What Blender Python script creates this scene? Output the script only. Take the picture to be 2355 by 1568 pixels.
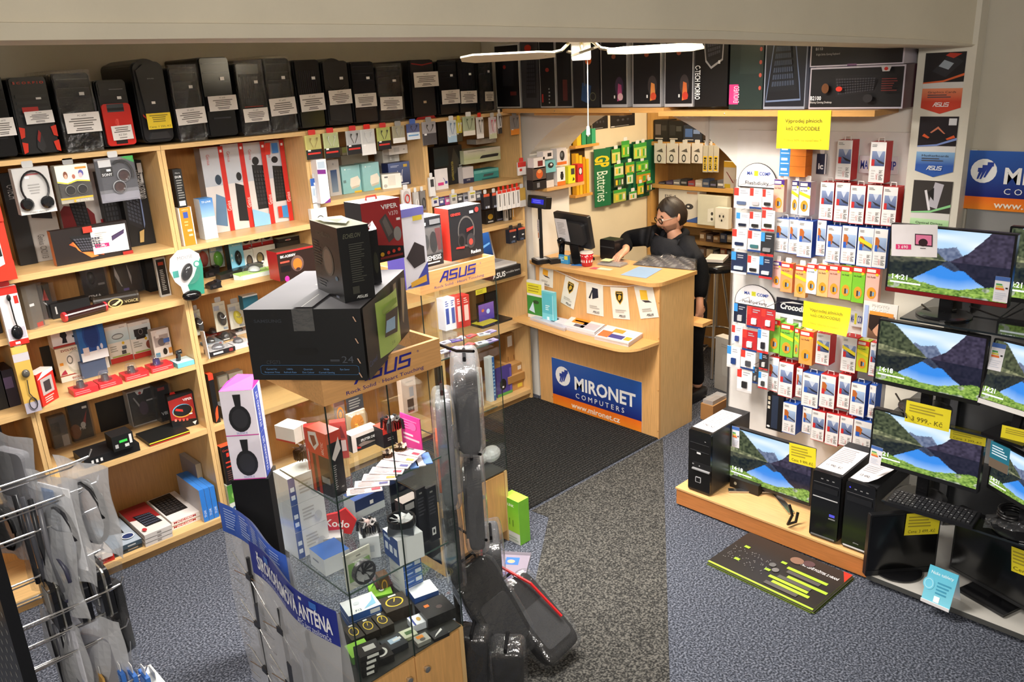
import bpy,math,random
from mathutils import Matrix,Vector
for o in list(bpy.data.objects):bpy.data.objects.remove(o)
SC=bpy.context.scene
COL=SC.collection
rnd=random.Random(7)
# ---------------------------------------------------------------- camera
CAM=Vector((0,0,2.4));FP=1893.53
MR=Vector((-0.71645409,0.69581538,-0.05034372))
MU=Vector((-0.25210389,-0.19094293,0.94867509))
MF=Vector((-0.65048994,-0.692374,-0.31221961))
cd=bpy.data.cameras.new('camera');cd.sensor_width=36;cd.sensor_fit='HORIZONTAL';cd.lens=FP/2355*36;cd.clip_start=.02
cam=bpy.data.objects.new('camera',cd);COL.objects.link(cam)
cam.matrix_world=Matrix(((MR.x,MU.x,-MF.x,0),(MR.y,MU.y,-MF.y,0),(MR.z,MU.z,-MF.z,2.4),(0,0,0,1)))
SC.camera=cam
SC.view_settings.view_transform='Standard';SC.view_settings.look='None';SC.view_settings.gamma=1
SC.view_settings.use_curve_mapping=False;SC.view_settings.exposure=0.17
SC.cycles.transparent_max_bounces=40
# ---------------------------------------------------------------- world and lights
W=bpy.data.worlds.new('world');SC.world=W;W.use_nodes=True
W.node_tree.nodes['Background'].inputs[0].default_value=(.9,.93,1,1);W.node_tree.nodes['Background'].inputs[1].default_value=.05
def area(name,loc,target,sx,sy,power,col=(1,.95,.88),spread=180):
 l=bpy.data.lights.new(name,'AREA');l.shape='RECTANGLE';l.size=sx;l.size_y=sy;l.energy=power;l.color=col;l.spread=math.radians(spread)
 o=bpy.data.objects.new(name,l);COL.objects.link(o);o.location=loc
 o.rotation_euler=(Vector(target)-Vector(loc)).to_track_quat('-Z','Y').to_euler();return o
area('fluorescent_light',(-2.15,-2.75,2.66),(-2.15,-2.75,0),1.3,.35,80,spread=146)
area('fluorescent_light',(-3.15,-2.25,2.66),(-3.15,-2.25,0),.35,1.0,52,spread=144)
area('fluorescent_light',(-.95,-3.2,2.68),(-.95,-3.2,0),1.1,.3,30,spread=146)
area('camera_side_fill',(.9,.9,3.0),(-.6,-.6,0),1.4,.5,130)  # unseen fill added on the camera side to brighten beam and room
area('back_room_light',(-5.1,-3.0,2.5),(-5.1,-3.4,0),.9,.3,34,(1,.82,.58))
# ---------------------------------------------------------------- pixel rays onto real planes
def ray(p):return MR*((p[0]-1177.5)/FP)-MU*((p[1]-784)/FP)+MF
def onX(p,v):r=ray(p);return CAM+r*((v-CAM.x)/r.x)
def onY(p,v):r=ray(p);return CAM+r*((v-CAM.y)/r.y)
def onZ(p,v):r=ray(p);return CAM+r*((v-CAM.z)/r.z)
def onV(p,A,d):n=Vector((-d.y,d.x,0));r=ray(p);return CAM+r*((A-CAM).dot(n)/r.dot(n))
_hc={}
def hx(s):
 if not isinstance(s,str):return s
 if s not in _hc:
  q=s if len(s)==6 else ''.join(c*2 for c in s)
  f=lambda v:v/12.92 if v<=.04045 else((v+.055)/1.055)**2.4
  _hc[s]=tuple(f(int(q[i:i+2],16)/255)for i in(0,2,4))+(1.,)
 return _hc[s]
def mixc(a,b,t):a=hx(a);b=hx(b);return tuple(a[i]+(b[i]-a[i])*t for i in range(3))+(1.,)
# ---------------------------------------------------------------- materials
MATS={}
def newmat(n):
 m=bpy.data.materials.new(n);m.use_nodes=True;t=m.node_tree;t.nodes.clear();MATS[n]=m
 N=lambda k,**kw:_node(t,k,kw)
 return m,t,N,t.links.new
def _node(t,k,kw):
 n=t.nodes.new('ShaderNode'+k)
 for a,b in kw.items():
  if a.startswith('i_'):
   key=a[2:];n.inputs[int(key)if key.isdigit()else key.replace('_',' ')].default_value=b
  else:setattr(n,a,b)
 return n
def m_attr(n,rough,metal=0,spec=.5,nscale=14,namt=.08,bump=0,bscale=200,stretch=None,coat=0):
 m,t,N,L=newmat(n)
 at=N('Attribute',attribute_name='Col');tc=N('TexCoord');mp=N('Mapping');L(tc.outputs['Object'],mp.inputs[0])
 if stretch:mp.inputs['Scale'].default_value=stretch
 nz=N('TexNoise',i_Scale=nscale,i_Detail=4.);L(mp.outputs[0],nz.inputs['Vector'])
 mr=N('MapRange',i_1=.3,i_2=.7,i_3=1-namt,i_4=1+namt);L(nz.outputs[0],mr.inputs[0])
 mx=N('VectorMath',operation='SCALE');L(at.outputs['Color'],mx.inputs[0]);L(mr.outputs[0],mx.inputs['Scale'])
 b=N('BsdfPrincipled',i_Roughness=rough,i_Metallic=metal);b.inputs['Specular IOR Level'].default_value=spec
 if coat:b.inputs['Coat Weight'].default_value=coat;b.inputs['Coat Roughness'].default_value=.12
 L(mx.outputs[0],b.inputs['Base Color'])
 if bump:
  n2=N('TexNoise',i_Scale=bscale,i_Detail=3.);L(tc.outputs['Object'],n2.inputs['Vector'])
  bp=N('Bump',i_Strength=bump,i_Distance=.004);L(n2.outputs[0],bp.inputs['Height']);L(bp.outputs[0],b.inputs['Normal'])
 o=N('OutputMaterial');L(b.outputs[0],o.inputs[0]);return m
m_attr('print',.5,namt=.04);m_attr('gloss',.16,namt=.02,spec=.5);m_attr('semi',.33,namt=.03)
m_attr('matte',.85,namt=.05,spec=.2);m_attr('metal',.28,1,namt=.05);m_attr('cloth',.9,namt=.12,spec=.1,bump=.5,bscale=160)
m_attr('skin',.5,namt=.06,nscale=25);m_attr('hair',.55,namt=.25,nscale=60)
m_attr('woodx',.36,nscale=9,namt=.1,stretch=(1,14,14));m_attr('woodz',.36,nscale=9,namt=.1,stretch=(14,14,1));m_attr('woody',.36,nscale=9,namt=.1,stretch=(14,1,14))
m_attr('plaster',.9,nscale=3,namt=.05,spec=.15,bump=.15,bscale=60)
def m_emit(n,s):
 m,t,N,L=newmat(n);at=N('Attribute',attribute_name='Col');nz=N('TexNoise',i_Scale=300.)
 e=N('Emission',i_Strength=s);L(at.outputs['Color'],e.inputs[0]);g=N('BsdfGlossy',i_Roughness=.15);g.inputs[0].default_value=(.03,.03,.03,1)
 a=N('AddShader');L(e.outputs[0],a.inputs[0]);L(g.outputs[0],a.inputs[1]);o=N('OutputMaterial');L(a.outputs[0],o.inputs[0])
m_emit('screen',1.05);m_emit('glow',4)
def m_clear(n,tint,rough,base,bump=0,bscale=30,milk=0,ior=1.45):
 m,t,N,L=newmat(n);tr=N('BsdfTransparent');tr.inputs[0].default_value=tint
 gl=N('BsdfGlossy',i_Roughness=rough);gl.inputs[0].default_value=(1,1,1,1)
 fr=N('LayerWeight',i_Blend=.5);po=N('Math',operation='POWER',i_1=5.);L(fr.outputs['Facing'],po.inputs[0]);ml=N('Math',operation='MULTIPLY',i_1=.85);L(po.outputs[0],ml.inputs[0])
 ma=N('Math',operation='ADD',i_1=base+.025);L(ml.outputs[0],ma.inputs[0]);ma.use_clamp=True
 mx=N('MixShader');L(ma.outputs[0],mx.inputs[0]);L(tr.outputs[0],mx.inputs[1]);L(gl.outputs[0],mx.inputs[2]);out=mx
 if bump:
  tc=N('TexCoord');nz=N('TexNoise',i_Scale=bscale,i_Detail=5.,i_Roughness=.6);L(tc.outputs['Object'],nz.inputs['Vector'])
  bp=N('Bump',i_Strength=bump,i_Distance=.03);L(nz.outputs[0],bp.inputs['Height']);L(bp.outputs[0],gl.inputs['Normal']);L(bp.outputs[0],fr.inputs['Normal'])
 if milk:
  df=N('BsdfDiffuse');df.inputs[0].default_value=(.8,.8,.82,1);m2=N('MixShader',i_0=milk);L(mx.outputs[0],m2.inputs[1]);L(df.outputs[0],m2.inputs[2]);out=m2
 o=N('OutputMaterial');L(out.outputs[0],o.inputs[0])
m_clear('glass',(.965,.98,.97,1),.02,0.0);m_clear('clear',(.95,.96,.97,1),.08,.03,.25,25,.03)
m_clear('bag',(.93,.94,.95,1),.12,.03,.7,7,.03);m_clear('milky',(.92,.93,.94,1),.22,.04,.7,8,.32);m_clear('hazy',(.92,.93,.94,1),.15,.03,.7,7,.1);m_clear('wrap',(.97,.97,.97,1),.14,.012,1.,9,.012);m_clear('smoke',(.45,.46,.48,1),.05,.02)
def m_carpet(n,c1,c2,c3,rib=0):
 m,t,N,L=newmat(n);tc=N('TexCoord');nz=N('TexNoise',i_Scale=110.,i_Detail=2.);L(tc.outputs['Object'],nz.inputs['Vector'])
 cr=N('ValToRGB');e=cr.color_ramp.elements;e[0].position=.36;e[0].color=hx(c1);e[1].position=.64;e[1].color=hx(c3);k=e.new(.5);k.color=hx(c2)
 L(nz.outputs[0],cr.inputs[0]);b=N('BsdfPrincipled',i_Roughness=.95);b.inputs['Specular IOR Level'].default_value=.1;L(cr.outputs[0],b.inputs['Base Color'])
 n2=N('TexNoise',i_Scale=90.,i_Detail=3.);L(tc.outputs['Object'],n2.inputs['Vector']);bp=N('Bump',i_Strength=.8,i_Distance=.01);src=n2.outputs[0]
 if rib:
  wv=N('TexWave',i_Scale=rib,i_Distortion=.6);wv.bands_direction='Y';L(tc.outputs['Object'],wv.inputs['Vector']);ad=N('Math',operation='ADD');L(wv.outputs['Fac'],ad.inputs[0]);L(n2.outputs[0],ad.inputs[1]);src=ad.outputs[0]
  mm=N('MixRGB',blend_type='MULTIPLY',i_0=.55);L(cr.outputs[0],mm.inputs[1]);L(wv.outputs['Color'],mm.inputs[2]);L(mm.outputs[0],b.inputs['Base Color'])
 L(src,bp.inputs['Height']);L(bp.outputs[0],b.inputs['Normal']);o=N('OutputMaterial');L(b.outputs[0],o.inputs[0])
m_carpet('carpet_blue','2e3138','4b4f5a','757985');m_carpet('carpet_grey','282827','444341','686661');m_carpet('ribbed_mat','1c1c1c','363635','4e4d4b',14)
# ---------------------------------------------------------------- mesh builder
_tc={}
def glyphs(s,bold):
 k=(s,bold)
 if k not in _tc:
  c=bpy.data.curves.new('t','FONT');c.body=s;c.size=1;c.resolution_u=2;c.offset=.018*bold
  o=bpy.data.objects.new('t',c);me=bpy.data.meshes.new_from_object(o)
  vs=[(v.co.x,v.co.y)for v in me.vertices];fs=[list(p.vertices)for p in me.polygons]
  bpy.data.objects.remove(o);bpy.data.curves.remove(c);bpy.data.meshes.remove(me)
  if not vs:vs=[(0,0)]
  x0=min(v[0]for v in vs);x1=max(v[0]for v in vs)
  _tc[k]=([(v[0]-x0,v[1])for v in vs],fs,x1-x0)
 return _tc[k]
def rr(x0,z0,x1,z1,r,n=4):
 P=[]
 for cx,cz,a in((x1-r,z0+r,-90),(x1-r,z1-r,0),(x0+r,z1-r,90),(x0+r,z0+r,180)):
  for i in range(n+1):
   t=math.radians(a+90*i/n);P.append((cx+r*math.cos(t),cz+r*math.sin(t)))
 return P
def circ(cx,cz,rx,rz=None,n=20):rz=rx if rz is None else rz;return[(cx+rx*math.cos(2*math.pi*i/n),cz+rz*math.sin(2*math.pi*i/n))for i in range(n)]
class G:
 def __init__(s,mat='print'):s.v=[];s.f=[];s.c=[];s.m=[];s.T=None;s.mat=mat;s.k=0
 def add(s,vs,fs,col,mat=None):
  o=len(s.v);T=s.T;s.v+=[tuple(T@Vector(v))for v in vs]if T else[tuple(v)for v in vs];mat=mat or s.mat
  pv=isinstance(col,list)
  if pv:col=[hx(c)for c in col]
  else:col=hx(col)
  for f in fs:s.f.append([o+i for i in f]);s.c.append([col[i]for i in f]if pv else[col]*len(f));s.m.append(mat)
  return s
 def box(s,x0,x1,y0,y1,z0,z1,col,mat=None,F=None,B=None,L=None,R=None,U=None,D=None):
  V=[(x0,y0,z0),(x1,y0,z0),(x1,y1,z0),(x0,y1,z0),(x0,y0,z1),(x1,y0,z1),(x1,y1,z1),(x0,y1,z1)]
  for f,c in(([0,1,5,4],F),([2,3,7,6],B),([3,0,4,7],L),([1,2,6,5],R),([4,5,6,7],U),([3,2,1,0],D)):s.add([V[i]for i in f],[[0,1,2,3]],c or col,mat)
  return s
 def prism(s,P,y0,y1,col,mat=None,side=None,caps=True):
  n=len(P);V=[(p[0],y0,p[1])for p in P]+[(p[0],y1,p[1])for p in P]
  if caps:s.add(V,[list(range(n)),list(range(2*n-1,n-1,-1))],col,mat)
  return s.add(V,[[(i+1)%n,i,n+i,n+(i+1)%n]for i in range(n)],side or col,mat)
 def hprism(s,P,z0,z1,col,mat=None,side=None):
  n=len(P);V=[(p[0],p[1],z0)for p in P]+[(p[0],p[1],z1)for p in P]
  s.add(V,[list(range(n-1,-1,-1)),list(range(n,2*n))],col,mat)
  return s.add(V,[[i,(i+1)%n,n+(i+1)%n,n+i]for i in range(n)],side or col,mat)
 def cyl(s,a,b,r,col,r2=None,n=12,mat=None,caps=True):
  a=Vector(a);b=Vector(b);d=(b-a).normalized();u=d.orthogonal().normalized();w=d.cross(u);r2=r if r2 is None else r2;V=[]
  for p,q in((a,r),(b,r2)):
   for i in range(n):t=2*math.pi*i/n;V.append(p+u*q*math.cos(t)+w*q*math.sin(t))
  F=[[i,(i+1)%n,n+(i+1)%n,n+i]for i in range(n)]
  if caps:F+=[list(range(n-1,-1,-1)),list(range(n,2*n))]
  return s.add(V,F,col,mat)
 def tube(s,P,r,col,n=6,mat=None,rs=None):
  P=[Vector(p)for p in P];V=[];m=len(P);u=None
  for i,p in enumerate(P):
   d=(P[min(i+1,m-1)]-P[max(i-1,0)]).normalized()
   u=d.orthogonal().normalized()if u is None else(u-d*u.dot(d)).normalized();w=d.cross(u);q=rs[i]if rs else r
   for j in range(n):t=2*math.pi*j/n;V.append(p+u*q*math.cos(t)+w*q*math.sin(t))
  F=[[i*n+j,i*n+(j+1)%n,(i+1)*n+(j+1)%n,(i+1)*n+j]for i in range(m-1)for j in range(n)]+[list(range(n-1,-1,-1)),list(range((m-1)*n,m*n))]
  return s.add(V,F,col,mat)
 def lathe(s,prof,col,c=(0,0,0),n=20,mat=None,ax='z'):
  V=[];m=len(prof)
  for r,z in prof:
   for j in range(n):
    t=2*math.pi*j/n;x,y=r*math.cos(t),r*math.sin(t)
    V.append((c[0]+x,c[1]+y,c[2]+z)if ax=='z' else(c[0]+x,c[1]-z,c[2]+y)if ax=='y' else(c[0]+z,c[1]+x,c[2]+y))
  F=[[i*n+j,i*n+(j+1)%n,(i+1)*n+(j+1)%n,(i+1)*n+j]for i in range(m-1)for j in range(n)]
  if prof[0][0]>1e-5:F.append(list(range(n-1,-1,-1)))
  if prof[-1][0]>1e-5:F.append(list(range((m-1)*n,m*n)))
  if isinstance(col,(list,)):col=[cc for cc in col for _ in range(n)]
  return s.add(V,F,col,mat)
 def ball(s,c,rx,ry,rz,col,mat=None,n=12,m=8,a0=-90,a1=90):
  V=[];F=[]
  for i in range(m+1):
   a=math.radians(a0+(a1-a0)*i/m)
   for j in range(n):t=2*math.pi*j/n;V.append((c[0]+rx*math.cos(a)*math.cos(t),c[1]+ry*math.cos(a)*math.sin(t),c[2]+rz*math.sin(a)))
  for i in range(m):
   for j in range(n):F.append([i*n+j,i*n+(j+1)%n,(i+1)*n+(j+1)%n,(i+1)*n+j])
  return s.add(V,F,col,mat)
 def grid(s,f,nu,nv,col,mat=None,cf=None):
  V=[f(i/nu,j/nv)for j in range(nv+1)for i in range(nu+1)]
  if cf:col=[cf(i/nu,j/nv)for j in range(nv+1)for i in range(nu+1)]
  return s.add(V,[[j*(nu+1)+i,j*(nu+1)+i+1,(j+1)*(nu+1)+i+1,(j+1)*(nu+1)+i]for j in range(nv)for i in range(nu)],col,mat)
  # flat print laid on the front face (y = 0); coordinates are fractions of w, h
 def pr(s,spec,w,h,mat=None,x=0,z=0,y=0):
  for q in spec:
   s.k+=1;Y=y-.0004-.00022*s.k;k=q[0];X=lambda u:x+u*w;Z=lambda u:z+u*h
   if k=='r':
    _,a,b,c,d,col=q[:6];cc=[col,col,q[6],q[6]]if len(q)>6 else col
    s.add([(X(a),Y,Z(b)),(X(c),Y,Z(b)),(X(c),Y,Z(d)),(X(a),Y,Z(d))],[[0,1,2,3]],cc,mat)
   elif k=='p':s.add([(X(a),Y,Z(b))for a,b in q[1]],[list(range(len(q[1])))],q[2],mat)
   elif k=='e':
    P=circ(q[1],q[2],q[3],q[4],18);s.add([(X(a),Y,Z(b))for a,b in P],[list(range(18))],q[5],mat)
   elif k=='o':
    t=q[6];P=circ(q[1],q[2],q[3],q[4],20);I=circ(q[1],q[2],q[3]*(1-t),q[4]*(1-t),20)
    s.add([(X(a),Y,Z(b))for a,b in P+I],[[i,(i+1)%20,20+(i+1)%20,20+i]for i in range(20)],q[5],mat)
   elif k=='t':
    o=q[6]if len(q)>6 else{};vs,fs,tw=glyphs(q[1],o.get('b',0));sz=q[4]*h/.72;sx=sz
    if 'w' in o:sx=o['w']*(h if o.get('rot')in(90,-90)else w)/max(tw,1e-4)
    a=math.radians(o.get('rot',0));ca,sa=math.cos(a),math.sin(a);off={'c':-.5,'l':0,'r':-1}[o.get('al','c')]*tw*sx;sk=o.get('sk',0)
    s.add([(X(q[2])+((vx*sx+off+sk*vy*sz)*ca-(vy-.36)*sz*sa),Y,Z(q[3])+((vx*sx+off+sk*vy*sz)*sa+(vy-.36)*sz*ca))for vx,vy in vs],fs,q[5],mat)
   elif k=='l':
    _,a,b,c,d,n,col=q[:7];st=(d-b)/n
    for i in range(n):
     e=a+(c-a)*rnd.uniform(.6,1);cx=(a+c)/2 if len(q)>7 else None;u0,u1=(a,e)if cx is None else(cx-(e-a)/2,cx+(e-a)/2)
     s.add([(X(u0),Y,Z(d-st*(i+.75))),(X(u1),Y,Z(d-st*(i+.75))),(X(u1),Y,Z(d-st*(i+.3))),(X(u0),Y,Z(d-st*(i+.3)))],[[0,1,2,3]],col,mat)
  return s
 def at(s,*ops):
  M=Matrix.Identity(4)
  for k,v in ops:M=M@(Matrix.Translation(v)if k=='t' else Matrix.Rotation(math.radians(v),4,k)if k in 'XYZ' else Matrix.Scale(v,4))
  s.T=M if ops else None;return s
 def mesh(s,name,smooth=False):
  me=bpy.data.meshes.new(name);me.from_pydata(s.v,[],s.f);names=list(dict.fromkeys(s.m))
  for n in names:me.materials.append(MATS[n])
  me.polygons.foreach_set('material_index',[names.index(m)for m in s.m])
  if smooth:me.polygons.foreach_set('use_smooth',[True]*len(s.f))
  a=me.color_attributes.new('Col','FLOAT_COLOR','CORNER');a.data.foreach_set('color',[x for f in s.c for c in f for x in c]);me.update();return me
def tag(o,label=None,cat=None,group=None,kind=None):
 for k,v in(('label',label),('category',cat),('group',group),('kind',kind)):
  if v:o[k]=v
 return o
def O(name,g,parent=None,loc=(0,0,0),rz=0,label=None,cat=None,group=None,kind=None,rx=0,ry=0,smooth=False):
 o=bpy.data.objects.new(name,g.mesh(name,smooth)if isinstance(g,G)else g);COL.objects.link(o);o.location=loc;o.rotation_euler=(rx,ry,rz)
 if parent:o.parent=parent
 return tag(o,label,cat,group,kind)
def dup(o,loc,rz,label,group=None):
 c=o.copy();COL.objects.link(c);c.location=loc;c.rotation_euler[2]=rz;c['label']=label
 if group:c['group']=group
 for ch in o.children:
  k=ch.copy();COL.objects.link(k);k.parent=c
  for gc in ch.children:q=gc.copy();COL.objects.link(q);q.parent=k
 return c
def place(a,b,t,z=None,pl=None):
 if z is not None and pl:
  f=onX if pl[0]=='X' else onY;A=f(a,pl[1]);B=f(b,pl[1]);A.z=B.z=z
 elif z is not None:A=onZ(a,z);B=onZ(b,z)
 elif pl[0]=='X':A=onX(a,pl[1]);B=onX(b,pl[1])
 else:A=onY(a,pl[1]);B=onY(b,pl[1])
 d=B-A;d.z=0;w=d.length;d.normalize();T=onV(t,A,d)
 return A,math.atan2(d.y,d.x),w,T.z-A.z
def snap(r):
 for q in(math.pi,-math.pi,math.pi/2):
  if abs(r-q)<.36:return q
 return r
def prod(name,label,cat,a,b,t,z=None,pl=None,d=.08,col='eee',pr=(),group=None,side=None,top=None,mat=None,rx=0,tab=None,rs=None,ls=None,w=None,h=None,rz=None,dz=0,kind=None,tilt=0,free=False):
 A,r,w_,h_=place(a,b,t,z,pl);w=w or w_;h=h or h_;r=(r if free else snap(r))if rz is None else rz
 if abs(abs(r)-math.pi)<.01 and A.y<-4.19 and A.x>-4.12:d=min(d,A.y+4.606)
 g=G(mat or 'print');g.box(0,w,0,d,0,h,col,L=ls or side,R=rs or side,U=top or side)
 g.pr(pr,w,h)
 o=O(name,g,None,A+Vector((0,0,dz+(.001 if z is not None else 0))),r,label,cat,group,kind,rx=math.radians(rx),ry=math.radians(tilt));o['w']=w;o['h']=h;o['d']=d
 if tab:
  k=G('semi');tw=min(.5*w,.045);k.prism(rr(w/2-tw/2,h,w/2+tw/2,h+.028,.006),d*.5-.001,d*.5+.001,tab);O('hang_tab',k,o)
 return o
BEECH='d8b27a';BEECH2='c49a62';WHITE='e6e2da'
ORD=['first','second','third','fourth','fifth','sixth','seventh','eighth','ninth','tenth','eleventh','twelfth','thirteenth','fourteenth','fifteenth','sixteenth','seventeenth']
# ================================================================ the room
YF=-4.183;YB=-4.62
def st(name,g,**k):return O(name,g,kind='structure',**k)
g=G();g.add([(-7,-6,0),(2.5,-6,0),(2.5,2.5,0),(-7,2.5,0)],[[0,1,2,3]],'fff','carpet_blue');st('floor',g,label='mottled blue grey carpet floor of the shop')
g=G();P=[(-4.16,-3.0),(-2.9,-3.0),(-2.912,-2.875),(-2.306,-2.415),(-.9,-1.35),(-.9,-.55),(-2.31,-1.624)]
g.hprism(P,0,.003,'fff','carpet_grey');st('floor_runner',g,label='dark grey carpet runner crossing the blue carpet to the counter')
g=G();g.box(-4.13,-2.9,-4.2,-3.02,.003,.009,'fff','ribbed_mat');O('floor_mat',g,label='black ribbed entrance mat lying before the counter',cat='mat')
CRM='c9c2b0'
g=G('plaster');g.box(-6.2,2.5,YB-.15,YB-.012,0,3.1,'b5ae9c');st('wall_left',g,label='plaster wall behind the tall shelves')
# back wall with the arched opening
g=G('plaster');X0,X1=-4.19,-4.59;ZT=3.1;AZ,AR,AC=.971,1.187,-3.36
J0,J1=-4.18,-2.53
g.box(X1,X0,YB,J0,0,ZT,WHITE);g.box(X1,X0,J1,-1.33,0,ZT,WHITE)
N=24;ys=[J0+(J1-J0)*i/N for i in range(N+1)];zs=[AZ+math.sqrt(AR*AR-(y-AC)**2)for y in ys]
for i in range(N):
 a,b,p,q=ys[i],ys[i+1],zs[i],zs[i+1]
 g.add([(X0,a,p),(X0,b,q),(X0,b,ZT),(X0,a,ZT)],[[0,1,2,3]],WHITE)
 g.add([(X1,a,p),(X1,b,q),(X1,b,ZT),(X1,a,ZT)],[[3,2,1,0]],WHITE)
 g.add([(X0,a,p),(X0,b,q),(X1,b,q),(X1,a,p)],[[0,1,2,3]],WHITE)
st('wall_back',g,label='white plaster wall with a wide low arch behind the counter')
g=G('plaster');g.box(-4.5,-4.2,-1.33,2.5,0,3.1,'c4bdae');st('wall_right',g,label='plain plaster wall carrying the blue shop sign')
g=G('plaster');g.box(-4.19,-4.1,-1.56,-1.315,0,3.0,'d8d2c4');st('pillar_trim',g,label='narrow cream pillar carrying three hanging product posters')
g=G('plaster');g.box(-6.2,-4.59,-4.45,-4.3,0,2.7,'e0d2b4');st('wall_back_room_side',g,label='cream side wall of the room behind the arch')
g=G('plaster');g.box(-6.2,-5.95,-4.3,-1.5,0,2.7,'cdbf9f');g.box(-5.95,-4.59,-1.7,-1.5,0,2.7,'cdbf9f');st('wall_back_room',g,label='end wall of the room behind the arch')
g=G('plaster');g.box(-6.2,-4.59,-4.3,-1.7,2.62,2.7,'d8cdb5');st('ceiling_back_room',g)
# sloping plaster beam across the top of the view
A=Vector((-.653,-2.628,2.544));B=Vector((-4.1,-1.337,2.394));dB=(B-A);dB.z=0;dB.normalize()
pts=[onV(p,A,dB)for p in((-330,96),(0,93),(500,88),(1050,85),(1650,90),(2120,103),(2245,108))];nB=Vector((-dB.y,dB.x,0))
if nB.dot(CAM-A)<0:nB=-nB
g=G('plaster');m=len(pts);V=[]
for i,p in enumerate(pts):
 dp=(p-CAM).dot(MF);k=dp/FP*(38-34*max(0,i-1)/(m-2))if i else.05
 V+=[p,p+Vector((0,0,k))+nB*.012,p+Vector((0,0,k+.002)),Vector((p.x,p.y,3.12)),p-nB*.28,Vector((p.x,p.y,3.12))-nB*.28]
F=[]
for i in range(m-1):
 a,b=i*6,i*6+6
 F+=[[a,b,b+1,a+1],[a+1,b+1,b+2,a+2],[a+2,b+2,b+3,a+3],[a+4,b+4,b,a],[a+5,b+5,b+4,a+4]]
g.add(V,F,'cfc6b2');st('beam_ceiling',g,label='long cream plaster ceiling beam running across the top')
g=G('plaster');g.box(-6.2,2.5,YB-.15,2.5,3.1,3.2,'d8d2c4');st('ceiling',g)
g=G('plaster');g.box(2.4,2.5,YB,2.5,0,3.1,'cfc8ba');g.box(-4.5,2.5,2.4,2.5,0,3.1,'cfc8ba');st('wall_front',g)
# ================================================================ tall beech shelf units along the left wall
TH=.018
def unit(x0,x1,boards,label,plinth=True):
 u=O('shelf_unit',G('woodz').box(x0,x1,YB,YB+.008,.05,2.135,'c08f55'),label=label,cat='shelf unit',group='tall beech shelf units')
 for x in(x0,x1-TH):O('side_panel',G('woodz').box(x,x+TH,YB+.008,YF,0,2.113,BEECH),u)
 for z in boards:O('shelf_board',G('woodx').box(x0+TH,x1-TH,YB+.008,YF-.002,z-.03,z,BEECH),u)
 O('top_board',G('woodx').box(x0,x1,YB,YF+.004,2.113,2.135,BEECH),u)
 O('plinth',G('woodx').box(x0+TH,x1-TH,YF-.05,YF-.03,0,.05,BEECH2),u)
 return u
unit(-.825,.0,(.08,.625,1.0,1.36,1.63),'beech shelf unit at the near end of the row, half hidden by hanging bags')
unit(-1.63,-.827,(.08,.625,1.0,1.36,1.63),'beech shelf unit with hanging headphones, webcams and flat keyboard boxes')
unit(-2.44,-1.632,(.08,.62,1.015,1.385,1.625),'beech shelf unit with upright keyboard boxes above computer mice')
unit(-3.27,-2.442,(.08,.62,1.0,1.385,1.735),'beech shelf unit with hanging earphones and pale blue network boxes')
unit(-4.12,-3.272,(.08,.625,1.0,1.38,1.675),'beech shelf unit beside the arch with laptops and cardboard boxes')
# ================================================================ logos
def asus(x,y,w,h,col,sk=.22):
 q=[]
 def P(pts):q.append(('p',[(x+w*(a+sk*b)/(4.15+sk),y+h*b)for a,b in pts],col))
 def R(a,b,c,d):P([(a,b),(c,b),(c,d),(a,d)])
 P([(0,0),(.2,0),(.6,.82),(.95,.82),(.95,1),(.42,1)]);R(.77,0,.95,.82);P([(.3,.34),(.77,.34),(.77,.5),(.4,.5)])
 for o in(1.08,3.2):R(o,.84,o+.92,1);R(o,.5,o+.18,.84);R(o,.42,o+.92,.58);R(o+.74,.16,o+.92,.42);R(o-.06,0,o+.92,.16)
 R(2.14,.16,2.32,1);R(2.14,0,3.04,.16);R(2.86,.16,3.04,1);return q
def mironet(cut=1):
 q=[('r',0,0,1,.22,'f08a28','f07020'),('r',0,.22,1,1,'1c2470','2f62b8'),('e',.13,.66,.088,.205,'f4f4f2')]
 for x0,y0,x1,y1,t in((.088,.52,.115,.74,.012),(.108,.52,.145,.79,.014),(.133,.55,.178,.84,.015)):q+=[('p',[(x0,y0),(x0+.012,y0),(x1+t,y1-.06),(x1-t,y1-.06)],'24409a'),('r',x1-t-.012,y1-.10,x1+t,y1-.03,'24409a')]
 q+=[('t','MIRONET',.605,.60,.27,'f6f6f4',{'w':.67,'b':1.5}),('t','C O M P U T E R S',.55,.335,.105,'f0f0f0',{'w':.54}),('t','www.mironet.cz',.50,.105,.115,'f6ead8',{'w':.55,'b':1})]
 return q
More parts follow.
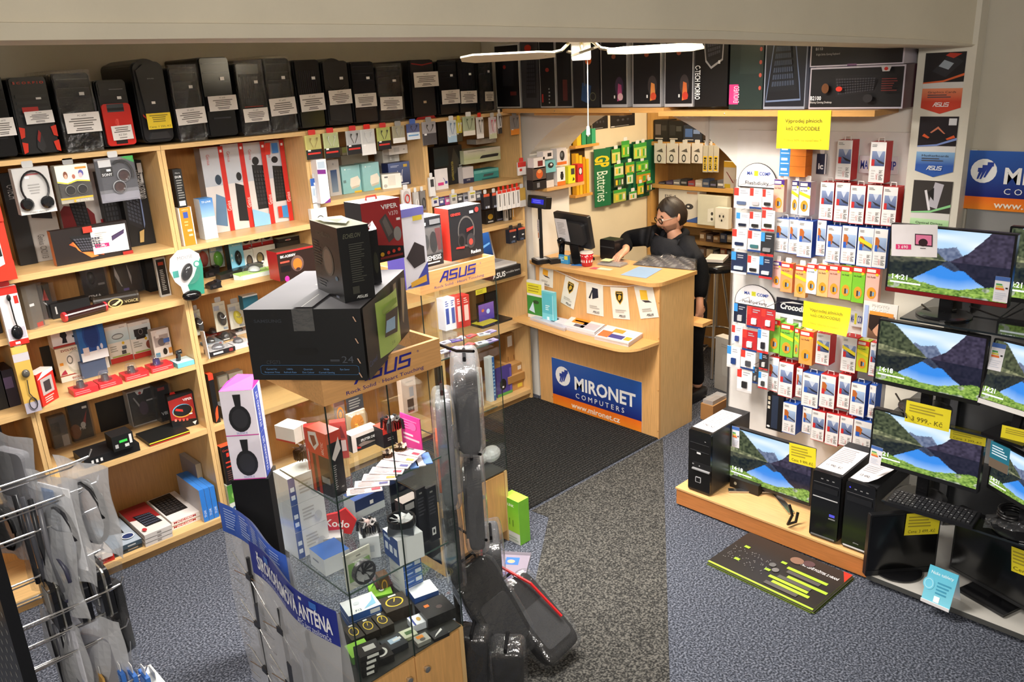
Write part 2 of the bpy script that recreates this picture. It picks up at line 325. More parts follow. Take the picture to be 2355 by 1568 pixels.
 # ================================================================ glass display cabinets
ZB,ZG,ZH=.415,1.463,1.56
def cabinet(x0,x1,y0,y1,label): # x0 near (larger), x1 far, y0 front (larger), y1 back
 u=O('display_cabinet',G('woodz').box(x1,x0,y1,y0-.02,.06,ZB,'d3a063'),label=label,cat='display cabinet',group='glass display cabinets')
 O('plinth',G('woodx').box(x1+.02,x0-.02,y1,y0-.04,0,.06,BEECH2),u)
 for x in(x1,x0-.018):O('side_panel',G('woodz').box(x,x+.018,y1,y0,0,ZB,BEECH),u)
 xm=(x0+x1)/2
 for a,b,kx in((x1+.02,xm-.002,xm-.04),(xm+.002,x0-.02,xm+.04)):
  d=O('door',G('woodz').box(a,b,y0-.02,y0-.003,.065,ZB-.008,'d9a566'),u)
  O('knob',G('metal').at(('t',(kx,y0-.003,ZB-.075)),('X',-90)).lathe([(.006,0),(.006,.01),(.013,.013),(.012,.02),(.0,.022)],'d6d6d6',n=14),d)
 gt=.005
 for nm,bx in(('glass_pane',(x1,x0,y0-gt,y0)),('glass_pane',(x1,x1+gt,y1,y0)),('glass_pane',(x0-gt,x0,y1,y0)),('glass_pane',(x1,x0,y1,y1+gt))):
  O(nm,G('glass').box(*bx,ZB,ZG,'fff'),u)
 for x,y in((x1,y0),(x0,y0),(xm,y0)):O('glass_edge',G('semi').box(x-.002,x+.002,y-.001,y+.002,ZB,ZG,'1d2a26'),u)
 for z in(.775,1.12):
  s=O('glass_shelf',G('glass').box(x1+.012,x0-.012,y1+.03,y0-.03,z-.006,z,'fff'),u)
  e=G('semi').box(x1+.012,x0-.012,y0-.03,y0-.0285,z-.006,z,'4c6058');e.box(x0-.0135,x0-.012,y1+.03,y0-.03,z-.006,z,'4c6058');O('shelf_edge',e,s)
 O('cabinet_floor',G('semi').box(x1+.005,x0-.005,y1,y0-.005,ZB,ZB+.004,'3a3a38'),u)
 t=.014
 for b in((x1,x0,y0-t,y0),(x1,x0,y1,y1+t),(x1,x1+t,y1+t,y0-t),(x0-t,x0,y1+t,y0-t)):O('header_board',G('woodx').box(*b,ZG,ZH,'d6a066'),u)
 O('top_panel',G('woodx').box(x1+t,x0-t,y1+t,y0-t,ZG+.02,ZG+.035,'6e6a60'),u)
 g=G('semi');w=x0-x1;g.at(('t',(x0,y0,ZG)),('Z',180));g.pr(asus(.24,.38,.5,.48,'2a2a86')+[('t','Rock Solid · Heart Touching',.5,.2,.13,'2a2a7c',{'w':.66}),('t','®',.79,.82,.08,'2a2a86')],w,ZH-ZG);O('lettering',g,u)
 area('cabinet_spot_light',(xm,(y0+y1)/2,ZG-.012),(xm,(y0+y1)/2,0),.22,.05,2.6,(1,.9,.86));return u
cabinet(-1.163,-1.621,-2.08,-2.50,'glass display cabinet with the black monitor carton on top, full of fans and coolers')
cabinet(-2.155,-2.613,-2.873,-3.293,'glass display cabinet behind the first one, carrying two headset boxes')
# ================================================================ counter
def counter():
 y0,y1=-4.11,-3.015;xf,xb=-4.133,-4.52
 u=O('service_counter',G('woodz').box(xf-.02,xf,y0,y1,0,1.06,'d6a468'),label='beech veneer service counter with the blue shop sign',cat='counter')
 O('side_panel',G('woodz').box(xb,xf-.02,y1-.02,y1,0,1.06,BEECH),u);O('side_panel',G('woodz').box(xb,xf-.02,y0,y0+.02,0,1.06,BEECH),u)
 P=[(xb,y0-.05),(xf+.008,y0-.05),(xf+.05,y0+.1)]+[(xf-.03+.09*math.cos(math.radians(a)),y1-.06+.08*math.sin(math.radians(a)))for a in range(0,91,15)]+[(xb,y1+.02)]
 O('counter_top',G('woody').hprism(P,1.06,1.085,'dfae72',side='c99a5e'),u)
 P=[(xf,y0-.06),(xf+.20,y0-.06),(xf+.28,y1-.45),(xf+.28,y1-.3)]+[(xf+.13+.15*math.cos(math.radians(a)),y1-.15+.14*math.sin(math.radians(a)))for a in range(0,91,15)]+[(xf,y1)]
 O('leaflet_shelf',G('woody').hprism(P,.672,.69,'dba867',side='e0b070'),u)
 O('desk_board',G('woody').box(-4.64,xb-.001,y0+.03,y1+.07,.70,.725,'d6a468'),u)
 for yy,zz in((y1-.006,.95),(y1-.006,.71),(y1-.006,.35),(y1-.006,.06),(-3.985,.06)):O('screw_cap',G('semi').at(('t',(xf,yy,zz)),('Y',90)).lathe([(.006,0),(.004,.003),(0,.003)],'c08c50',n=8),u)
 a=onX((1273,932),xf+.004);b=onX((1476,995.5),xf+.004);t=onX((1271,827.5),xf+.004)
 w=b.y-a.y;h=t.z-a.z
 s=G('semi');s.box(0,w,0,.004,0,h,'cfd2d8');s.pr(mironet(),w,h);O('shop_sign',s,None,(xf+.005,a.y,max(a.z,.012)),math.pi/2,'blue and orange shop sign fixed low on the counter front','sign','blue shop signs')
counter()
# ================================================================ low platform and monitor rack
g=G('woody').box(-4.18,-3.49,-2.42,-1.33,.012,.105,'c07a42');u=O('display_platform',g,label='low wooden platform carrying the computer towers',cat='platform')
O('platform_top',G('woody').box(-4.18,-3.485,-2.425,-1.33,.105,.115,'dcae74',F='c58a50'),u);O('plinth',G('woody').box(-4.16,-3.52,-2.40,-1.34,0,.012,'5a3a20'),u)
u=O('monitor_rack',G('semi').box(-4.195,-4.18,-1.3,1.2,0,1.76,'8d8c8a'),label='tall rack of tinted glass shelves full of monitors',cat='rack')
O('base_board',G('semi').box(-4.18,-3.47,-1.325,1.2,.02,.045,'b9b6b0',R='4a4a48'),u)
for z in(.44,.875,1.315):
 s=O('glass_shelf',G('smoke').box(-4.17,-3.5,-1.30,1.2,z-.008,z,'fff'),u);O('shelf_edge',G('gloss').box(-3.5,-3.497,-1.30,1.2,z-.008,z,'20262a'),s)
for y in(-1.24,-.62,.0,.6):O('upright_post',G('metal').box(-4.18,-4.14,y-.018,y+.018,.045,1.45,'8a8a8c'),u)
for y in(-.62,.0,.6):
 for z in(.44,.875,1.315):O('shelf_bracket',G('metal').prism([(-4.14,z-.09),(-4.14,z-.008),(-3.62,z-.008),(-3.62,z-.016)],y-.006,y+.006,'707274'),u)
 # ================================================================ wall shelf above the arch
u=O('wall_shelf',G('woody').box(-4.19,-3.95,-4.18,-2.86,2.128,2.155,'cf9a58'),label='beech wall shelf above the arch holding dark keyboard cartons',cat='shelf')
O('shelf_board',G('woody').box(-4.19,-3.92,-2.875,-1.66,2.112,2.14,'cf9a58'),u)
O('support_batten',G('woody').box(-4.10,-4.02,-3.95,-3.2,2.108,2.128,'d0a060'),u)
for y in(-2.72,-2.02):O('bracket',G('semi').prism([(-4.19,1.93),(-4.19,2.112),(-3.97,2.112),(-3.97,2.10),(-4.17,2.085),(-4.175,1.93)],y-.008,y+.008,'dcd8d0'),u)
for y in(-3.7,-2.45,-3.1):O('screw',G('metal').ball((-3.95 if y<-2.9 else-3.92,y,2.14 if y<-2.9 else 2.126),.004,.004,.004,'b0a890',n=6,m=4),u)
# ================================================================ product helpers
def stick(ob,bl,br,tl,name='price_sheet',col='eeeae4',spec=(),off=.003,mat=None,label=None,th=.0006,rot=None):
 M=ob.matrix_basis;R=M.to_3x3();d=R@Vector((1,0,0));n=R@Vector((0,-1,0));A0=ob.location+n*off
 def hit(p):r=ray(p);return CAM+r*((A0-CAM).dot(n)/r.dot(n))
 I=M.inverted();a=I@hit(bl);b=I@hit(br);t=I@hit(tl)
 w=(b-a).length;h=(t-a).length;ang=math.atan2(b.z-a.z,b.x-a.x)
 g=G(mat or 'print');g.box(0,w,-th,0,0,h,col);g.pr(spec,w,h,y=-th)
 k=O(name,g,ob,a,0);k.rotation_euler=(0,-ang,0)
 if label:k['label']=label
 return k
def kbd(q,base='17171a',key='3a3a40',rows=5,cols=13):
 (ax,ay),(bx,by),(cx,cy),(dx,dy)=q
 f=lambda u,v:((ax*(1-u)+bx*u)*(1-v)+(dx*(1-u)+cx*u)*v,(ay*(1-u)+by*u)*(1-v)+(dy*(1-u)+cy*u)*v)
 out=[('p',list(q),base)]
 for r in range(rows):
  for c in range(cols):
   u0,u1,v0,v1=.05+.9*c/cols,.05+.9*(c+.75)/cols,.1+.8*r/rows,.1+.8*(r+.7)/rows
   out.append(('p',[f(u0,v0),f(u1,v0),f(u1,v1),f(u0,v1)],key))
 return out
def mousepic(x,y,rx,ry,c='1b1b1d',c2='3c3c42'):return[('e',x,y,rx,ry,c),('e',x-.1*rx,y+.15*ry,rx*.7,ry*.7,c2),('r',x-.06*rx,y+.35*ry,x+.06*rx,y+.8*ry,'777')]
def phones(x,y,rx,ry,c='1c1c1e'):return[('o',x,y,rx,ry,c,.16),('e',x-rx*.9,y-ry*.75,rx*.36,ry*.42,c),('e',x+rx*.9,y-ry*.75,rx*.36,ry*.42,c)]
def shell(ob,x0,x1,y0,y1,z0,z1,name='clear_window',mat='clear'):O(name,G(mat).box(x0,x1,y0,y1,z0,z1,'fff'),ob)
def blister(ob,P,y,d,name='blister',mat='clear',k=.86):
 cx=sum(p[0]for p in P)/len(P);cz=sum(p[1]for p in P)/len(P);I=[(cx+(a-cx)*k,cz+(b-cz)*k)for a,b in P];n=len(P)
 V=[(a,y,b)for a,b in P]+[(a,y-d,b)for a,b in I]
 O(name,G(mat).add(V,[[i,(i+1)%n,n+(i+1)%n,n+i]for i in range(n)]+[list(range(n,2*n))],'fff'),ob)
 # ================================================================ computer cases on top of the shelves
PCL=[('t','PC skříň',.5,.86,.09,'3a3430',{}),('l',.08,.3,.92,.76,4,'6a645e',1),('l',.25,.08,.75,.26,2,'4a4440',1)]
def case(bl,br,tl,sheet,label,wrap=False,style=0,d=.44,sc='e4dfda',spec=None,yv=-4.215,bevel=.012,colr='151516'):
 A,r,w,h=place(bl,br,tl,2.135,('Y',yv));r=math.pi;w-=.006;A.z+=.001;g=G('semi')
 g.prism(rr(0,.012,w,h,bevel),.02,d,colr)
 o=O('computer_case',g,None,A,r,label,'computer case','computer cases on top of the tall shelves')
 f=G('gloss' if style in(0,4)else 'semi');f.prism(rr(.004,.016,w-.004,h-.004,bevel),0,.022,'1b1b1d')
 if style==0:
  for z in(.93,.82,.71):f.box(.012,w-.012,-.002,.002,h*z-.004,h*z,'2c2c30')
  f.box(w*.2,w*.8,-.003,0,h*.25,h*.27,'333337')
 elif style==1:
  for z in(.95,.78,.7,.62,.54):f.box(.015,w-.015,-.006,.002,h*z-.012,h*z,'252527')
  for s in(0,1):
   for z in(.05,.24):f.pr([('p',[(s*.98+.01,z),(.12 if not s else.88,z+.02),(.16 if not s else.84,z+.13),(s*.98+.01,z+.15)],'c8321e')],w,h,y=-.007)
  f.pr([('t','S C O R P I O',.5,.93,.03,'d8402a',{'w':.8,'b':1}),('p',[(.38,.12),(.5,.05),(.62,.12),(.56,.28),(.44,.28)],'2a2a2c'),('p',[(.42,.22),(.47,.18),(.55,.3),(.5,.34)],'8a1f1a'),('r',.2,.56,.62,.63,'b32220')],w,h,y=-.007)
 elif style==2:
  f.prism(rr(.004,.016,w-.004,h*.66,.016),-.012,0,'c8261c');f.pr([('r',.2,.54,.75,.655,'3a4248'),('r',.2,.56,.75,.6,'141416'),('r',.3,.075,.68,.13,'1c1415'),('r',.42,.33,.5,.44,'e0544a'),('r',.38,.36,.46,.42,'d84238')],w,h,y=-.0125)
  f.box(.01,w-.01,-.004,0,h*.78,h*.95,'232325');f.box(w*.4,w*.85,-.006,0,h*.86,h*.868,'8a8a8c')
 elif style==3:
  f.prism([(.03,.3*h),(w*.3,.2*h),(w*.7,.2*h),(w-.03,.3*h),(w-.012,h-.04),(w-.05,h-.012),(.05,h-.012),(.012,h-.04)],-.014,0,'222224')
  f.pr([('p',[(.06,.36),(.34,.25),(.34,.265),(.06,.39)],'a02a20'),('p',[(.94,.36),(.66,.25),(.66,.265),(.94,.39)],'a02a20'),('t','EVOLVEO',.5,.8,.014,'aaa',{}),('r',.4,.5,.52,.53,'e8e4e0')],w,h,y=-.0145)
  f.prism([(.02,.03),(w*.25,.16*h),(w*.75,.16*h),(w-.02,.03)],-.012,0,'2c2c2e')
 elif style==4:
  for i in range(9):f.box(w*(.14+.08*i),w*(.145+.08*i)+.001,-.003,0,h*.45,h*.85,'34343a')
  f.pr([('r',.15,.4,.85,.41,'b03024')],w,h,y=-.001)
 elif style==5:
  f.pr([('p',[(.06,.93),(.5,.9),(.94,.93),(.94,.95),(.5,.92),(.06,.95)],'8c2220'),('r',.45,.27,.58,.31,'c8b090'),('p',[(.05,.0),(.95,.0),(.85,.05),(.15,.04)],'a02020')],w,h,y=-.001)
 elif style==6:
  for z in(.62,.58):f.prism([(.03,z*h),(w/2,z*h-.03),(w-.03,z*h),(w-.03,z*h+.004),(w/2,z*h-.026),(.03,z*h+.004)],-.004,0,'343438')
  f.prism([(.01,.12*h),(w-.01,.06*h),(w-.01,.3*h),(.01,.36*h)],-.01,0,'232326')
 f.pr([('r',.62,.72,.76,.76,'f0f0f0')],w,h,y=-.003)
 O('front_bezel',f,o)
 if style in(3,6):
  t=G('semi');n=10;P=[(0,h-.02)]+[(w*i/n,h-.02+.035*math.sin(math.pi*i/n))for i in range(n+1)]+[(w,h-.02)];t.prism(P,.03,d,'161617');O('top_cover',t,o)
 if wrap:
  def fn(u,v):
   x=(u-.5)*(w+.003)+w/2;return(x+.002*math.sin(v*17+u*5),-.009-.006*math.sin(v*23)*math.sin(u*7),.003+v*(h+.01))
  b=G('wrap');b.grid(fn,6,14,'fff');b.box(-.002,w+.002,.0,d,.004,h+.014,'fff');O('plastic_wrap',b,o)
 if sheet:stick(o,*sheet,col=sc,spec=spec or PCL,off=.022,label='printed price sheet taped to the front')
 return o
Z1=lambda*p:[(x/3.798,80+y/3.798)for x,y in p]
Z2=lambda*p:[(580+x/3.68,80+y/3.68)for x,y in p]
case((-32,377),(51,368),(-53,172),Z1((-60,895),(150,875),(-90,735)),'black computer case cut off by the picture edge, beside the red-trimmed case')
case(*Z1((225,1110),(560,1070),(120,375)),Z1((235,785),(480,762),(208,675)),'black computer case with red corner inserts and a red name bar',style=1)
case(*Z1((600,1050),(925,1030),(495,340)),Z1((590,865),(895,838),(555,690)),'computer case in crinkled clear plastic between the red-trimmed and the red case',wrap=True)
case(*Z1((945,1020),(1215,995),(845,400)),Z1((995,925),(1170,905),(970,800)),'small computer case with a bright red front panel',style=2,spec=[('l',.1,.5,.9,.92,3,'6a645e',1),('t','Kč 550',.5,.36,.14,'3a3430',{}),('l',.2,.08,.8,.22,1,'8a847e',1)])
case(*Z1((1270,960),(1545,930),(1150,240)),Z1((1300,830),(1508,812),(1283,690)),'large rounded computer case with a yellow price sheet',style=3,sc='f0d234',d=.5,bevel=.03,spec=[('l',.1,.42,.9,.92,4,'8a7a28',1),('t','Cena: 1 250,-Kč',.5,.16,.12,'3a3210',{'w':.9})])
case(*Z1((1580,940),(1820,910),(1490,290)),Z1((1560,795),(1812,765),(1538,650)),'plastic wrapped computer case right after the yellow price sheet',wrap=True)
case(*Z1((1840,905),(2100,880),(1755,200)),Z1((1835,672),(2080,650),(1815,540)),'tall matt black computer case on little silver feet',style=0,d=.5)
case((563.5,314),(625,306),(546,146),Z2((-60,745),(145,725),(-80,630)),'plastic wrapped computer case with vertical ribs and a thin red line',wrap=True,style=4)
case(*Z2((175,840),(390,800),(125,200)),Z2((165,692),(382,665),(148,545)),'plastic wrapped computer case with a glossy silver reflection and green sticker',wrap=True)
case(*Z2((420,790),(635,775),(375,215)),Z2((420,655),(625,632),(405,510)),'black computer case with a mesh front, left of the chevron-fronted case',style=4)
case(*Z2((650,770),(865,755),(605,225)),Z2((660,597),(850,578),(640,475)),'black computer case with a chevron-shaped front and bulging top',style=6,d=.5)
case(*Z2((880,750),(1080,735),(845,230)),Z2((878,617),(1058,602),(868,502)),'plain black computer case standing right of the chevron-fronted case',style=0)
case(*Z2((1085,740),(1300,715),(1050,270)),Z2((1090,640),(1275,630),(1080,528)),'low plastic wrapped computer case beside the one with a red foot',wrap=True)
case(*Z2((1370,705),(1570,670),(1335,215)),Z2((1375,447),(1580,432),(1370,320)),'big black computer case with a dark red foot and its sheet high up',style=5,d=.5)
case(*Z2((1595,670),(1760,660),(1575,225)),Z2((1610,590),(1762,577),(1600,472)),'narrow black computer case, third from the end of the shelf top row',style=0)
case(*Z2((1760,665),(1910,655),(1750,215)),Z2((1770,583),(1905,575),(1758,478)),'narrow black computer case, second from the end of the shelf top row',style=4)
case(*Z2((1930,665),(2060,650),(1900,190)),Z2((1972,562),(2045,560),(1963,482)),'computer case with clear frosted edges at the far end of the shelf top',wrap=True,sc='c8c2b8')
# ================================================================ first full bay: keyboards, headphones, mice, webcams
Z3=lambda*p:[(x/4.6125,340+y/4.6125)for x,y in p]
Z4=lambda*p:[(x/4.127,640+y/4.127)for x,y in p]
Z6=lambda*p:[(100+x/3.267,860+y/3.267)for x,y in p]
YH=-4.15
prod('keyboard_box','red and white keyboard box at the very left edge of the picture','box',(-40,655),(41,641),(-85,465),1.63,d=.06,col='f0ecea',rs='d8341e',top='c8301c',pr=[('r',.76,0,1,.8,'d8341e')]+kbd([(.1,.28),(.74,.3),(.72,.62),(.1,.6)],'1a1a1c','3c3c40',8,5)+[('r',0,.72,1,1,'d8341e'),('p',[(0,0),(1,0),(1,.24),(0,.1)],'d8341e')])
prod('keyboard_box','black keyboard box squeezed behind the grey boxed headphones','box',(48,612),(84,604),(0,400),1.63,d=.05,col='131314',pr=[('t','C-TECH',.5,.8,.09,'9a9a9a',{'rot':-90,'w':.15})])
prod('keyboard_box','grey keyboard box standing behind the boxed grey headphones','box',(82,604),(152,592),(30,400),1.63,d=.06,col='b3aca6',rs='8f8a86',pr=kbd([(.2,.5),(.85,.46),(.85,.95),(.2,.95)],'2a2a30','3a3a42',7,4)+[('t','Genius CX2113',.35,.17,.07,'5a5450',{'rot':-90,'w':.27})])
prod('keyboard_box','dark red and white keyboard box behind the yellow boxed headphones','box',(160,585),(255,566),(128,385),1.63,d=.05,col='cfc9c6',pr=[('p',[(0,.0),(.72,.0),(.72,.42),(.6,.5),(.1,.56),(0,.5)],'7e1f22')]+kbd([(.3,.26),(.62,.2),(.56,.62),(.2,.66)],'1a1a1c','34343a',8,4)+[('r',.82,.25,.98,.35,'b3242a')])
prod('keyboard_box','black keyboard box behind the boxed silver over-ear headphones','box',(256,572),(296,566),(230,395),1.63,d=.05,col='1e1e22',pr=kbd([(.1,.15),(.9,.15),(.85,.9),(.05,.9)],'141416','2c2c32',9,4))
prod('keyboard_box','thin slate blue keyboard box beside the black gaming keyboard box','box',(298,566),(312,563),(284,440),1.63,d=.2,col='5c7682')
o=prod('keyboard_box','black gaming keyboard box with glowing blue outline, against the beech side panel','box',(312,567),(372,560),(268,374),1.63,rz=math.pi,d=.07,col='121214',rs='0d0d0f',pr=kbd([(.08,.28),(.62,.18),(.66,.7),(.12,.8)],'1c1d24','3a3e4a',9,4)+[('p',[(.62,.2),(.68,.25),(.7,.5),(.68,.72),(.665,.7)],'6f7fa8'),('p',[(.34,.04),(.5,.04),(.6,.19),(.4,.17)],'b89a60'),('t','C-TECH GAMING KEYBOARD',.78,.72,.1,'d8d8d8',{'rot':-90,'w':.34}),('r',.78,.86,.96,.97,'e6e6e6'),('r',.84,.74,.93,.84,'d0d0d0')])
o=prod('keyboard_box','landscape keyboard box with orange glow and a white price sheet','box',(132,613),(302,581),(118,533),1.63,d=.045,col='1d1412',ls='c87a50',top='2a1a16',pr=[('p',[(.2,.55),(.45,.2),(.62,.1),(.62,.35),(.4,.75)],'c85a26'),('p',[(.24,.62),(.4,.3),(.55,.1),(.45,.08),(.3,.35)],'f0823c')]+kbd([(.34,.28),(.62,.22),(.62,.72),(.22,.78)],'18181a','50505a',5,9)+[('r',.40,.82,.52,1,'c83a28'),('r',.86,0,1,.1,'a0241c')])
stick(o,(217,586),(297.5,573),(204,525),col='f2f0ec',spec=[('r',.06,.24,.46,.38,'d8286e'),('t','1 298,-',.26,.31,.09,'fff',{'b':1})]+kbd([(.56,.42),(.92,.64),(.95,.8),(.56,.6)],'3c2a4a','5a4a70',3,8)+[('l',.1,.5,.45,.85,5,'d8d4d0')],label='white price sheet with a pink price and keyboard picture')
# hanging headphones
o=prod('headphone_box','light grey carded wireless headphones hanging from the shelf edge','headphones',(50,496),(132,484),(24,390),pl=('Y',YH),d=.05,col='bdbbb9',rs='8e8c8a',tab='bbb',pr=[('r',0,0,1,.08,'d6d4d2'),('r',.32,.84,.78,.87,'b05a5c'),('r',.3,.77,.42,.82,'f4f4f4'),('l',.3,.42,.7,.66,4,'9a9896',1),('t','STEREO HEADSET',.5,.04,.035,'6a6866',{})])
w,h=o['w'],o['h']
O('headband',G('semi').tube([(w*(.5+.37*math.cos(a)),-.014,h*(.57+.36*math.sin(a)))for a in[math.radians(x)for x in range(-38,219,16)]],.0045,'1b1b1d',6),o)
for x in(.2,.76):O('ear_cup',G('gloss').at(('t',(w*x,-.002,h*.23)),('X',90)).lathe([(.026,0),(.028,.012),(.02,.024),(0,.026)],'1c1e20',n=18),o)
o=prod('headphone_box','yellow and white box of clip-on headphones with pictures of people','headphones',(143,470),(216,459),(131,382),pl=('Y',YH),d=.06,col='a8a294',rs='6e6a60',tab='999',pr=[('r',0,.5,1,1,'f2ecd8'),('p',[(0,.56),(.3,.5),(.6,.56),(1,.52),(1,.14),(0,.16)],'2c2820'),('p',[(0,.6),(.3,.53),(.6,.6),(1,.55),(1,.52),(.6,.565),(.3,.5),(0,.57)],'e0c832'),('r',0,.1,1,.15,'e2b830'),('e',.28,.74,.07,.1,'7a4838'),('e',.28,.7,.045,.06,'d8a890'),('e',.52,.69,.05,.06,'b06a58'),('e',.76,.76,.08,.09,'5a5aa0'),('e',.74,.71,.06,.07,'d0b8c0'),('r',.6,.88,.95,.93,'e89038'),('e',.42,.05,.045,.04,'f0a030'),('t','HD SOUND',.66,.05,.05,'e0dcd0',{})])
w,h=o['w'],o['h']
for x in(.33,.7):
 O('ear_cup',G('gloss').at(('t',(w*x,-.002,h*.34)),('X',90)).lathe([(.021,0),(.022,.008),(.019,.011),(.016,.009),(0,.008)],['55534e','a8a8a0','1c1c1c','232323','232323'],n=18),o)
shell(o,.01*w,.99*w,-.016,-.001,.15*h,.52*h,'clear_window')
o=prod('headphone_box','clear blister pack of silver rimmed headphones with a green corner flash','headphones',(236,468),(323,455),(219,366),pl=('Y',YH),d=.012,col='76757a',tab='ccc',pr=[('r',0,.28,1,.95,'4c4c52'),('r',.08,.8,.4,.96,'d8d6d6'),('r',.1,.58,.42,.8,'151517'),('t','SONY',.26,.63,.06,'f0f0f0',{'b':1}),('r',.26,.7,.37,.75,'f0f0f0'),('p',[(.68,1),(1,1),(1,.84)],'2fa048'),('r',0,0,1,.2,'8f8d96')])
w,h=o['w'],o['h']
for x,z in((.66,.58),(.5,.33)):O('ear_cup',G('gloss').at(('t',(w*x,0,h*z)),('X',90)).lathe([(.028,0),(.03,.012),(.026,.016),(.018,.013),(0,.012)],['2c2c30','c8c8cc','26262a','4a3430','3a2a2a'],n=20),o)
O('headband',G('semi').tube([(w*(.6+.3*math.cos(a)),-.012,h*(.62+.3*math.sin(a)))for a in[math.radians(x)for x in range(-20,140,16)]],.006,'2a2a2e',6),o)
blister(o,rr(.01*w,.02*h,.99*w,.98*h,.012),-.001,.03,k=.93)
# mouse hanging on the upright between the bays
A=onY((436,655),YH+.01)
g=G('print');P=rr(-.075,.0,.075,.1,.03,5);cardP=[(-.035,-.06),(.06,-.06),(.07,.02),(.085,.09),(.075,.15),(.03,.185),(-.03,.185),(-.075,.15),(-.088,.09),(-.07,.03),(-.045,.0)]
g.prism(cardP,0,.003,'e8e2e0');g.pr([('p',[(.07,-.06),(.085,.09),(.078,.13),(.03,.04),(-.01,-.0),(.0,-.06)],'2f8a74'),('t','MOUSE',0,.145,.018,'8a8684',{}),('r',-.075,.05,-.045,.085,'4a9a90'),('e',.055,.1,.018,.018,'3a9a84'),('e',.055,.1,.011,.011,'e8e8e8')],1,1)
o=O('computer_mouse',g,None,A,math.pi,'carded black computer mouse on a white and green card hung on the upright','mouse')
O('mouse_body',G('gloss').at(('t',(-.005,-.004,.07)),('Y',28)).ball((0,-.004,0),.026,.026,.047,'17171a',n=14,m=10),o,smooth=True)
O('packed_base',G('gloss').at(('t',(0,-.006,-.055))).ball((0,0,0),.05,.03,.028,'0f0f11',n=16,m=8),o,smooth=True)
blister(o,circ(0,.07,.06,.07,14),-.001,.035)
# shelf with gaming mice
o=prod('headset_box','red and white carded computer microphone hanging at the near upright','headset',(24,797.5),(67,783),(0,662),pl=('Y',YH),d=.03,col='e6e0e2',rs='c8c0c4',tab='c33',pr=[('r',0,.87,1,1,'d6281e'),('r',0,0,1,.09,'d6281e'),('r',.74,.7,.95,.83,'d6281e'),('r',.3,.02,.55,.06,'eee'),('r',.1,.12,.95,.3,'bcb6c2')])
w,h=o['w'],o['h']
O('microphone_stem',G('semi').tube([(w*.5,-.01,h*.82),(w*.5,-.012,h*.7),(w*.52,-.01,h*.45),(w*.6,-.01,h*.22)],.003,'1a1a1c',6),o)
O('microphone_base',G('gloss').at(('t',(w*.5,-.004,h*.22))).ball((0,0,0),.024,.012,.034,'17171b',n=14,m=8),o,smooth=True);O('microphone_head',G('semi').ball((w*.48,-.012,h*.82),.009,.009,.016,'151517',n=8,m=6),o)
o=prod('earphone_card','yellow carded lapel earphone with coiled cable below the microphone card','earphones',(62,952.5),(98,945),(28,800),pl=('Y',YH),d=.012,col='d0a850',tab='bbb',pr=[('r',0,.78,1,.9,'c2bcc2'),('r',0,0,1,.16,'a8a2b0'),('r',.05,.9,.95,1,'d8b860')])
w,h=o['w'],o['h']
O('ear_clip',G('gloss').ball((w*.52,-.01,h*.6),.017,.012,.02,'55524c',n=12,m=8),o,smooth=True)
O('cable',G('semi').tube([(w*.5,-.008,h*.5),(w*.45,-.006,h*.3)]+[(w*(.55+.25*math.cos(a)),-.006,h*(.14+.09*math.sin(a)))for a in[x*.6 for x in range(12)]],.0022,'2c2c30',5),o)
A,r,w,h=None,None,0,0
def clearbox(label,bl,br,tl,z,d=.07,inner='2a2a2c',pr=(),cat='mouse',name='mouse_box',**k):
 o=prod(name,label,cat,bl,br,tl,z,d=d*.9,col=inner,pr=pr,**k);w,h=o['w'],o['h'];shell(o,-.001,w+.001,-.03,o['d']+.002,.001,h+.002,'clear_case');return o
o=clearbox('dusty clear plastic mouse box leaning at the near end of the mouse shelf',(70,758.7),(104,746.6),(40,662),1.36,inner='5a544c',pr=[('r',.5,0,.9,.1,'a8241c'),('r',.3,.5,.6,.56,'ddd')])
o=clearbox('clear mouse box with red and white triangles behind the dusty one',(105,735),(128,727),(92,655),1.36,inner='232326',pr=[('p',[(.1,.55),(.7,.5),(.5,.85)],'c83a3a'),('p',[(.1,.5),(.6,.3),(.4,.45)],'ddd')])
o=clearbox('black boxed gaming mouse with pale lettering along its foot',(195,697),(250,684),(178,600),1.36,inner='1c1c1f',pr=mousepic(.42,.55,.2,.28,'2c2e33','40444c')+[('r',.66,.05,.95,.95,'141416'),('r',.66,.35,.92,.4,'888'),('t','V7MA',.4,.1,.1,'e4e4e4',{'b':1})])
O('mouse_body',G('semi').ball((o['w']*.42,-.005,o['h']*.55),.018,.02,.035,'26282c',n=12,m=8),o,smooth=True)
o=clearbox('black boxed gaming mouse with silver fins under a violet shelf label',(268,680),(330,667),(252,590),1.36,inner='1e1a1c',pr=[('p',[(.1,.75),(.2,.5),(.32,.2),(.25,.2),(.08,.5)],'b8b4b4'),('p',[(.55,.75),(.66,.4),(.62,.2),(.58,.4)],'b0acac'),('e',.38,.4,.16,.24,'17171a'),('r',.6,.8,.95,.9,'9a3030'),('r',.3,.08,.5,.14,'6a5ab0')])
prod('mouse_box','dark mouse box with a silver framed side, against the upright','mouse',(346,672),(368,668),(333,588),1.36,d=.1,col='141618',rs='2a2a2a',pr=[('r',.1,.1,.9,.9,'1b2024')])
prod('side_box','upright dark product box with silver border and fine print beside the upright','box',(371,684),(395,679),(356,594),1.36,d=.02,col='b8b8b4',pr=[('r',.1,.05,.9,.95,'161616'),('l',.3,.15,.7,.7,12,'9a9a96'),('r',.25,.8,.75,.88,'a03828')])
prod('cable_box','long black box lying behind the shiny cylinders','box',(123,735),(212,716),(121,700),1.36,d=.06,col='1a1a1c',pr=[('r',.1,.3,.14,.8,'bbb')])
